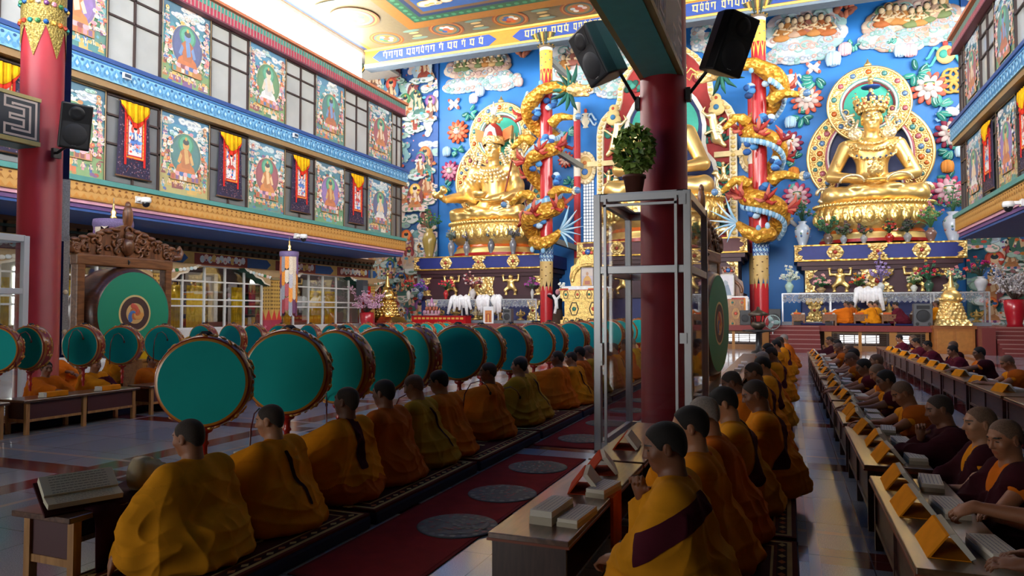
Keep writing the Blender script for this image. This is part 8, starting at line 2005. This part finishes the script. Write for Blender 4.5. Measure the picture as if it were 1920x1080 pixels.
# offerings inside the tables
OB = None
for i, x in enumerate((-18.0, -17.0, -15.8, -14.4, -13.2, .4, 1.6, 2.9, 4.2, 5.4, 6.8, 7.5)):
 l = 'gilt offering ornament inside the %s glass table, %s from its left end' % (('left', ORD[i]) if i < 5 else ('right', ORD[i - 5]))
 if OB is None:
  m = MB(); m.lathe([(0, 0), (.22, 0), (.24, .06), (.1, .12), (.08, .22), (.2, .3), (.24, .36), (.1, .4), (.05, .6), (0, .72)], 18)
  for k in range(10): a = k * PI / 5; m.ell((.26 * math.cos(a), .08 * math.sin(a), .4 + .12 * math.sin(a)), .06, None, 7, 5)
  OB = m.build('offering_ornament', GILTS, loc=(x, 35.3, SZ + .14)); o = OB
 else: o = OB.copy(); COL.objects.link(o); o.location = (x, 35.3, SZ + .14); o.scale = (1 + .2 * math.sin(i),) * 3
 tag(o, l, 'ornament', 'gilt offerings inside the glass tables')
def stupa(p, s, label, dark=False):
 t = thing('stupa', label, 'stupa', p); t.scale = (s,) * 3; mt = BRASS if dark else GILT
 m = MB()
 for q, (w, z0, z1) in enumerate(((.62, 0, .1), (.56, .1, .2), (.5, .2, .26))): m.bx(-w, w, -w, w, z0, z1)
 m.build('stepped_base', mt, t)
 m = MB(); m.lathe([(.5, .26), (.52, .32), (.46, .5), (.36, .8), (.3, .95)], 20)
 for j in range(5):
  for k in range(16): a = 2 * PI * (k + .5 * (j % 2)) / 16; r = .5 - .2 * j / 5; m.ell((r * math.cos(a), r * math.sin(a), .34 + .13 * j), (.07, .07, .08), None, 7, 5)
 m.build('lotus_body', mt, t)
 m = MB(); m.lathe([(.3, .95), (.38, 1.0), (.36, 1.25), (.26, 1.4), (.14, 1.46)], 24); m.bx(-.14, .14, -.14, .14, 1.44, 1.55)
 for k in range(12): a = k * PI / 6; m.ell((.38 * math.cos(a), .38 * math.sin(a), 1.08), .06, None, 7, 5)
 m.build('dome', GOLD if not dark else BRASS, t)
 m = MB(); prof = [(.14, 1.55)]
 for k in range(9): prof += [(.15 - .012 * k, 1.57 + k * .055), (.1 - .008 * k, 1.6 + k * .055)]
 m.lathe(prof + [(.06, 2.08), (.1, 2.12), (.02, 2.2), (0, 2.3)], 18); m.build('spire', GOLD if not dark else BRASS, t)
p = at(1786, 606, Y=33.2); stupa((6.15, 33.0, SZ + .04), .98, 'gilded stupa on the wooden plinth at right of the stage')
p = at(726, 606, Y=33.8); stupa((p.x, 33.8, SZ), 1.25, 'brass stupa at the far left of the stage', True)
def throne(p, s, label, gold, cloth):
 t = thing('throne', label, 'throne', p); t.scale = (s,) * 3
 m = MB(); mg = GILTS if gold else WOOD_C
 for w, z0, z1 in ((.95, 0, .16), (.86, .16, .3), (.8, .3, .9), (.88, .9, 1.02), (.96, 1.02, 1.32), (1.0, 1.32, 1.42)): m.bx(-w, w, -.5 * w, .5, z0, z1)
 m.build('stepped_base', mg if gold else wood_mat('throne_wood', hexc('a8743a'), hexc('7a4c22'), .35, 4, 'Z'), t)
 m = MB()
 for row, (z, n, w) in enumerate(((1.17, 4, .96), (.6, 2, .8), (.08, 4, .95))):
  for k in range(n):
   x = (k + .5 - n / 2) * 2 * w / n; r = .1 if row != 1 else .16; c = hexc('3a2a1a' if gold else 'c89a50')
   m.strip([(x + .6 * r * q * math.cos(a), z + r * q * math.sin(a)) for q, a in [(1.6, j * PI / 3) for j in range(6)]], [(x + 1.3 * .6 * r * 1.6 * math.cos(a), z + 1.3 * r * 1.6 * math.sin(a) * .9) for a in [j * PI / 3 for j in range(6)]], -.5 * w - .02, -.5 * w, 'Y', c, True)
   m.ell((x, -.5 * w - .02, z), (r * .55, .03, r * .55), hexc('c8503a' if k % 2 else '2f7a68'), 8, 5)
 m.bx(-.98, .98, -.515, -.5, 1.34, 1.4, hexc('b83028')); m.build('painted_ornament', PAINT, t)
 m = MB(); m.bx(-.9, .9, -.45, .45, 1.42, 1.5, hexc('f0efec')); m.prism([(-.5, 1.5), (1.05, 1.46), (1.02, 1.2), (.96, 1.44), (-.5, 1.42)], -.5, -.47, 'Y', hexc('f0efec')); m.bx(-.6, .2, -.53, -.49, 1.36, 1.5, hexc('ececea'))
 if not gold: m.bx(.86, 1.0, -.55, -.5, .7, 1.5, hexc('f0ece4')); m.bx(.82, .9, -.56, -.52, .75, 1.4, hexc('d8883a'))
 m.build('white_cloth', CLOTH, t)
 m = MB(); m.prism([(-.7, 1.45), (.7, 1.45), (.78, 1.9), (.72, 2.3), (.5, 2.45), (.42, 2.65), (.3, 2.72), (.36, 3.1), (-.36, 3.1), (-.3, 2.72), (-.42, 2.65), (-.5, 2.45), (-.72, 2.3), (-.78, 1.9)], .25, .4, 'Y')
 g = random.Random(3)
 for k in range(46): a = PI * k / 45; m.ell((.66 * math.cos(a), .22, 1.75 + .62 * math.sin(a)), (.09, .05, .08), None, 7, 5)
 for k in range(10): m.ell((-.32 + .07 * k, .22, 3.04 - .1 * (k % 3)), (.06, .05, .06), None, 7, 5)
 b = m.build('carved_back', GILTS if gold else WOOD_C, t)
 m = MB(); m.ell((0, .18, 2.9), (.12, .06, .12), hexc('2f5a98'), 10, 6); m.ell((-.16, .18, 2.86), (.07, .05, .07), hexc('c84a3a'), 8, 5); m.ell((.16, .18, 2.86), (.07, .05, .07), hexc('c84a3a'), 8, 5); m.build('jewels', LACQ, t)
 return t
def portrait(p, w, h, label, pale=False):
 t = thing('framed_portrait', label, 'picture', p); m = MB(); c = hexc('c8c4b8' if pale else '7a6a58')
 for d in ((-w / 2, w / 2, 0, .05), (-w / 2, w / 2, h - .05, h), (-w / 2, -w / 2 + .05, 0, h), (w / 2 - .05, w / 2, 0, h)): m.bx(d[0], d[1], -.03, .03, d[2], d[3], c)
 m.build('frame', LACQ, t)
 m = MB(); m.bx(-w / 2 + .04, w / 2 - .04, -.01, .02, .04, h - .04, hexc('d8d4d8' if pale else 'b8b0b8')); q = Pict(m, (0, -.011, 0), (1, 0, 0), (0, 0, 1)); g = random.Random(4)
 if pale: q.poly([(-w * .3, .05), (w * .35, .05), (w * .2, h * .5), (0, h * .75), (-w * .15, h * .5)], hexc('7a8a98')); q.disc(.02, h * .6, w * .14, hexc('98a4ac'), None, 12)
 else: q.rect(-w * .4, h * .55, w * .4, h * .9, hexc('c8bcb0')); q.poly([(-w * .36, .06), (w * .36, .06), (w * .26, h * .4), (w * .1, h * .55), (-w * .1, h * .55), (-w * .26, h * .4)], hexc('c89a50')); q.disc(0, h * .66, w * .1, hexc('b08868'), h * .1, 12); q.rect(-w * .2, h * .1, w * .2, h * .3, hexc('a86a58'))
 m.build('photograph', PAINT, t)
p = at(1100, 606, Y=33.6); throne((p.x, 33.6, SZ), 1.22, 'golden throne with carved back left of the red column', True, 1)
portrait((p.x, 33.75, SZ + 1.83), .62 * 1.1, .95, 'framed portrait of a seated person on the golden throne')
p = at(1366, 606, Y=33.7); throne((p.x, 33.7, SZ), .86, 'carved wooden throne behind the second great drum', False, 1)
portrait((p.x - .12, 33.5, SZ + 1.29), .8, 1.0, 'pale framed picture on the carved wooden throne', True)
# red table, framed print, robed figure with white scarf
p0, p1 = at(778, 606, Y=33.5), at(878, 606, Y=33.5)
t = thing('red_table', 'long red draped table before the left altar', 'table', ((p0.x + p1.x) / 2, 33.5, SZ)); w = (p1.x - p0.x) / 2
m = MB(); m.bx(-w, w, -.35, .35, 0, .36, hexc('b01c20')); m.build('red_cloth', CLOTH, t); m = MB(); m.bx(-w - .03, w + .03, -.38, .38, .36, .4, hexc('8a1418'))
for k in range(12): m.bx(-w + .15 + k * w / 6.4, -w + .32 + k * w / 6.4, -.39, -.38, .2, .3, hexc('d8a048'))
m.build('table_top', LACQ, t)
m = MB(); m.lathe([(.42, 0), (.46, .04), (.4, .1)], 24, col=hexc('a88a90'))
for k in range(3):
 for j in range(12 - k * 3): a = 2 * PI * j / (12 - k * 3); r = .4 - .12 * k; m.ell((r * math.cos(a), r * math.sin(a), .16 + .2 * k), (.07, .07, .12), hexc(('b88a98', 'a8604a', 'c8a8b0')[k]), 7, 5)
m.lathe([(.2, .5), (.06, .7), (.09, .78), (0, .95)], 14, col=hexc('b07aa0'))
tag(m.build('butter_sculpture', RELIEF, loc=(p0.x + 1.0, 33.5, SZ + .4)), 'pink petalled offering sculpture on the red table', 'sculpture')
p = at(916, 606, Y=33.2); t = thing('framed_print', 'white framed print of an orange doorway before the left altar', 'picture', (p.x, 33.2, SZ)); m = MB(); m.bx(-.28, .28, -.03, .03, 0, .86, hexc('e4e4e4')); m.build('white_frame', LACQ, t)
m = MB(); m.bx(-.18, .18, -.035, -.03, .06, .66, hexc('c87a3a')); m.bx(-.12, .12, -.038, -.035, .06, .5, hexc('a8482c')); m.bx(-.04, .04, -.04, -.038, .06, .46, hexc('d8a050')); m.build('print', PAINT, t)
p = at(1046, 600, Y=33.9); t = thing('robed_statuette', 'standing statuette in black coat with white scarf and a white flower', 'statue', (p.x, 33.9, SZ))
V, Q = solid([C_((0, 0, .05), (0, 0, .9), .3, .2, k=.1), E_((0, 0, 1.15), (.24, .18, .3), k=.1), C_((-.24, 0, 1.3), (-.42, -.05, 1.42), .1, .12, k=.08), C_((.24, 0, 1.3), (.42, -.05, 1.42), .1, .12, k=.08), E_((0, -.02, 1.58), (.12, .12, .15), k=.05)], .03, .08)
zc = V[Q].mean(1); cl = np.tile(hexc('1c1a20'), (len(Q), 1)); cl[zc[:, 2] > 1.45] = hexc('b8808a'); cl[zc[:, 2] < .7] = hexc('4a3a30'); np_obj('figure_body', V, Q, CLOTH, t, cols=cl)
m = MB(); m.tube([(-.2, -.16, 1.42), (-.02, -.24, 1.2), (.02, -.3, .9), (-.06, -.32, .5)], [.06, .09, .08, .07], 8, hexc('f0f0ee')); m.tube([(.2, -.16, 1.42), (.02, -.25, 1.2), (.08, -.3, .75)], [.06, .07, .05], 8, hexc('f0f0ee')); m.build('white_scarf', CLOTH, t)
m = MB(); m.tube([(.1, 0, 1.6), (.2, 0, 1.85)], .012, 5, hexc('4a6a3a'))
for k in range(12): m.ell((.2 + .12 * math.cos(k * 2.4), .05 * math.sin(k), 1.92 + .1 * math.sin(k * 1.7)), .06, hexc('e8ece0'), 7, 5)
m.build('flower', CLOTH, t)
def box_speaker(p, w, h, label, rz=0, grey=False):
 t = thing('stage_speaker', label, 'loudspeaker', p, rz, 'speakers on the stage edge'); m = MB(); mt = mat('grey_plastic', hexc('5a5a5c'), .5) if grey else BLACKP
 m.bx(-w / 2, w / 2, -.2, .2, 0, h); m.build('cabinet', mt, t, bev=.02)
 m = MB(); m.lathe([(0, -.02), (w * .14, -.03), (w * .3, -.012), (w * .36, .0), (w * .38, -.012)], 24, (0, -.205, h * .45), axis='Y'); m.build('cone', GRILLE, t)
 m = MB(); m.bx(-w * .35, w * .35, -.212, -.2, h * .76, h * .92)
 for s in (-1, 1): m.lathe([(0, -.004), (w * .1, 0)], 12, (s * w * .32, -.208, h * .1), axis='Y')
 m.build('port', BLACKP, t)
for px, py, y, w, h, l, gr in ((1733, 615, 32.85, .68, .92, 'grey loudspeaker at the stage edge beside the wooden plinth', True), (1398, 612, 33.2, .46, .66, 'black loudspeaker on the stage behind the reading row', False), (1453, 606, 34.0, .5, .72, 'black loudspeaker beside the red altar column at right', False), (953, 606, 33.3, .44, .74, 'dark loudspeaker on the stage before the left altar', True)):
 p = at(px, py, Y=y); box_speaker((p.x, y if y > 33 else 33.22, SZ), w, h, l, 0, gr)
p = at(604, 560, X=XG + .55); t = thing('wall_speaker', 'grey loudspeaker on the last column under left gallery', 'loudspeaker', (XG + .60, 31.4, 2.5)); m = MB(); m.bx(-.2, .2, -.25, .25, 0, .8, hexc('3a4048')); m.build('cabinet', PAINT, t, bev=.02); m = MB(); m.bx(.2, .21, -.2, .2, .05, .5, hexc('5a6068')); m.build('grille', PAINT, t)
# standing fan, incense burner, microphone-less stage desks with monks
p = at(1449, 615, Y=32.4); t = thing('standing_fan', 'pale green standing fan at the foot of the stage steps', 'fan', (p.x, 32.1, 0))
m = MB(); m.lathe([(0, 0), (.22, 0), (.2, .04), (.03, .06), (.025, .95)], 18, col=hexc('c8ccca')); m.build('stand', LACQ, t)
m = MB(); m.tube([(.3 * math.cos(k * PI / 18), -.05, 1.22 + .3 * math.sin(k * PI / 18)) for k in range(37)], .014, 6, hexc('a8c0bc'), cap=False)
for k in range(28): a = 2 * PI * k / 28; m.cyl((.05 * math.cos(a), -.12, 1.22 + .05 * math.sin(a)), (.3 * math.cos(a), -.05, 1.22 + .3 * math.sin(a)), .005, n=5, col=hexc('a8bcb8'))
m.build('guard', LACQ, t)
for k in range(3):
 a = k * 2 * PI / 3; m = MB(); m.ell((.15 * math.cos(a), -.03, 1.22 + .15 * math.sin(a)), (.14, .015, .09), hexc('9ac0bc'), 12, 6, Matrix.Rotation(-a, 3, 'Y')); m.build('blade', LACQ, t)
m = MB(); m.ell((0, .06, 1.22), (.09, .12, .09), hexc('e0e4e2'), 14, 8); m.build('motor', LACQ, t)
p = at(1427, 640, Y=30.5); t = thing('incense_burner', 'dark bronze incense burner with tiered lid on a stand', 'burner', (p.x - .1, 30.5, 0))
m = MB(); m.lathe([(.3, 0), (.26, .06), (.12, .1), (.1, .78), (.3, .84), (.62, .86), (.62, .92), (.2, .94)], 24, col=hexc('4a3c34')); m.build('stand', BLACKP, t)
m = MB(); m.lathe([(.12, .94), (.2, 1.0), (.3, 1.1), (.26, 1.22), (.2, 1.26)], 20); m.lathe([(.36, 1.5), (.4, 1.58), (.2, 1.68), (.08, 1.74), (.06, 1.84), (0, 1.88)], 20); 
for k in range(6): a = k * PI / 3; m.cyl((.2 * math.cos(a), .2 * math.sin(a), 1.24), (.26 * math.cos(a), .26 * math.sin(a), 1.52), .022, n=7)
m.build('burner_body', mat('dark_bronze', (.1, .08, .06), .4, .8), t)
pr = None
for i, px in enumerate((1497, 1555, 1612, 1664, 1722)):
 p = at(px, 606, Y=34.0); l = 'small carved desk on the stage, %s from the aisle steps' % ORD[i]
 if pr is None:
  t = thing('stage_desk', l, 'desk', (p.x, 34.0, SZ), 0, 'small desks on the stage'); m = MB(); m.bx(-.28, .28, -.5, .5, .42, .48); m.bx(-.25, .25, -.46, .46, .2, .42); m.build('desk_body', WOOD_O, t)
  for x in (-.23, .23):
   for y in (-.44, .44): m = MB(); m.bx(x - .035, x + .035, y - .035, y + .035, 0, .42); m.build('leg', WOOD_O, t)
  m = MB(); m.bx(-.26, .26, -.3, .3, .48, .54, hexc('e0dcd0')); m.bx(-.2, .1, -.52, -.3, .48, .56, hexc('d0602a')); m.build('papers', PAPER, t); pr = t
 else: dup(pr, (p.x, 34.0, SZ), 0, l, 'small desks on the stage')
rg = rug(1.9, .95, .09, 'plain'); k_ = 0
for px, y in ((1519, 34.2), (1589, 34.2), (1637, 34.2), (1692, 34.2), (1752, 34.2)):
 p = at(px, 606, Y=y); o = rg if k_ == 0 else dup(rg); o.location = (p.x + .1, y, SZ); o['label'] = 'blue seat cushion on the stage, %s from the aisle steps' % ORD[k_]; o['group'] = 'cushions on the stage'; k_ += 1
def blossom_tree(p, s, c, label, vase):
 t = thing('blossom_branches', label, 'plant', p); t.scale = (s,) * 3; g = random.Random(6)
 m = MB(); m.lathe([(0, 0), (.25, 0), (.22, .1), (.3, .5), (.34, .9), (.28, .95), (.26, .9)], 24, col=hexc(vase)); m.build('red_vase', LACQ, t)
 b = MB(); f = MB()
 for k in range(26):
  a = g.uniform(0, 6.28); l = .5 + .7 * g.random(); e = Vector((l * math.cos(a) * .75, l * math.sin(a) * .75, .95 + .25 + .95 * g.random()))
  b.tube([(0, 0, .9), e * .5 + Vector((0, 0, .55)), e], [.02, .014, .006], 5, hexc('6a5a50'))
  for j in range(26): q = g.random(); v = Vector((0, 0, .9)).lerp(e, .35 + .65 * q) + Vector((g.uniform(-.1, .1), g.uniform(-.1, .1), g.uniform(-.08, .12) + .2 * (1 - q))); f.ell(v, .035, hexc(g.choice(c)), 5, 4)
 b.build('branches', PAINT, t); f.build('blossoms', CLOTH, t)['kind'] = 'stuff'
m = MB(); m.bx(-.35, .35, -.35, .35, 0, .6, hexc('5a2a28')); tag(m.build('low_stand', LACQ, loc=(-20.2, 31.4, 0)), 'low dark stand under the pink blossom branches', 'stand'); blossom_tree((-20.2, 31.4, .6), 1.1, ('d8a8c0', 'e8c0d4', 'c890b0'), 'pink blossom branches in a red vase at left end of the stage', 'b01c28')
p = at(1903, 606, Y=33.8); blossom_tree((p.x, 33.8, SZ), 1.15, ('c8c4c8', 'd8d4d8', 'b0acb4'), 'white blossom branches in a red vase at right end of the stage', 'b81c2c')
t = thing('red_cabinet', 'tall red cabinet beside the carved door at left end of the stage', 'cabinet', (XG + .42, 32.05, 0)); m = MB(); m.bx(-.16, .16, -.2, .2, 0, 3.0, hexc('b81c22')); m.build('body', LACQ, t); m = MB(); m.bx(-.12, .12, -.21, -.2, .1, 2.9, hexc('c8262a')); m.build('door', LACQ, t)
m = MB()
for k in range(6): m.tube([(.0, -.05 * k, 0), (.05, -.05 * k - .03, -.35), (.02, -.05 * k, -.9)], [.05, .06, .05], 6, hexc('e4e4e4'))
tag(m.build('silk_scarf', CLOTH, loc=(-23.0, 38.6, 2.4)), 'white silk scarf hanging beside the carved door', 'scarf', 'white silk scarves')
# low wooden cupboards behind the far row, yellow cloths on them
for i, (x, y) in enumerate(((-11.55, 10.9), (-11.6, 13.3))):
 t = thing('wooden_chest', ['honey wood chest before the great drum with coloured cloths', 'honey wood chest right of the great drum'][i], 'chest', (x, y, 0)); m = MB(); m.bx(-.25, .25, -.95, .95, 0, .72); m.bx(-.28, .28, -1.0, 1.0, .72, .76); m.build('body', wood_mat('honey_wood', hexc('a0703c'), hexc('805428'), .35, 4, 'Y'), t)
 m = MB(); m.bx(.25, .262, -.86, -.06, .1, .64); m.build('door', WOOD_O, t); m = MB(); m.bx(.25, .262, .06, .86, .1, .64); m.build('door', WOOD_O, t)
 for k, (c, l) in enumerate((('e8b81c', 'yellow'), ('c8242c', 'red'), ('d8801c', 'orange'))):
  m = MB(); m.prism([(-.2, 0), (.2, 0), (.12, .13), (-.12, .13)], -.18, .18, 'X', hexc(c)); tag(m.build('folded_cloth', CLOTH, loc=(x, y - .6 + .55 * k, .76)), l + ' folded cloth on the chest ' + ('before the great drum' if i == 0 else 'right of the great drum'), 'cloth', 'folded cloths on the chests')
# ================================================================== daylight, added fill panels, camera, view
def lit(nm, mb, s, label=None):
 NW[0] += 1
 return struct(mb.build('window_%d' % NW[0], mat('daylit_' + nm, (1, 1, 1), emit=((1, .985, .96), s))), label, 'window')
m = MB(); m.bx(-22.64, -22.6, 2, 34.4, 12.0, 16.5); lit('clerestory_glass', m, 8.0, 'blown-out daylit clerestory above the left gallery')
m = MB(); m.bx(10.8, 10.84, -8, 34.4, 12.0, 16.5); lit('clerestory_glass', m, 9.0, 'daylit clerestory above the right gallery')
m = MB(); m.bx(-18, 5.5, -8.98, -8.95, 7.2, 15.8); lit('rear_fill_high', m, 11.0, 'unseen glowing panel added high behind the viewer to light the statues')  # added glow panel, out of view; lights statues and back wall from the front
m = MB(); m.bx(-17, -6.0, -8.98, -8.95, .2, 4.8); lit('rear_fill_low', m, 2.2, 'unseen glowing panel added low behind the viewer as fill for near monks')  # unseen fill plane added to brighten the backs of the drum row
# daylight at ground level from the doors and rooms at the left
m = MB()
for k in range(6): m.bx(-26.28, -26.26, 2.5 + k * 5, 5.2 + k * 5, 1.2, 3.3)
lit('room_glass', m, 5.0, 'daylit outer windows of the glazed rooms')
m = MB()
for k in range(3): m.bx(-26.25, -26.2, 2.5 + k * 4, 2.6 + k * 4, 0, 4)
struct(m.build('wall_room_pier', PAINT))
w = bpy.data.worlds.new('sky'); SC.world = w; w.use_nodes = True
w.node_tree.nodes['Background'].inputs[0].default_value = (.75, .85, 1, 1); w.node_tree.nodes['Background'].inputs[1].default_value = .8
cam = bpy.data.cameras.new('camera'); co = bpy.data.objects.new('camera', cam); COL.objects.link(co)
cam.sensor_width = 36; cam.lens = 36 * FPX / 1920; cam.clip_end = 200
mm = Matrix((( _R.x, _UP.x, -_FW.x, EYE.x), (_R.y, _UP.y, -_FW.y, EYE.y), (_R.z, _UP.z, -_FW.z, EYE.z), (0, 0, 0, 1)))
co.matrix_world = mm
SC.camera = co
vs = SC.view_settings; vs.view_transform = 'Standard'; vs.look = 'None'; vs.gamma = 1; vs.use_curve_mapping = False; vs.exposure = 1.0
cy = SC.cycles
cy.use_denoising = True; cy.use_adaptive_sampling = True; cy.adaptive_threshold = .02
cy.max_bounces = 8; cy.diffuse_bounces = 4; cy.glossy_bounces = 4; cy.transparent_max_bounces = 16
cy.caustics_reflective = False; cy.caustics_refractive = False; cy.sample_clamp_indirect = 6
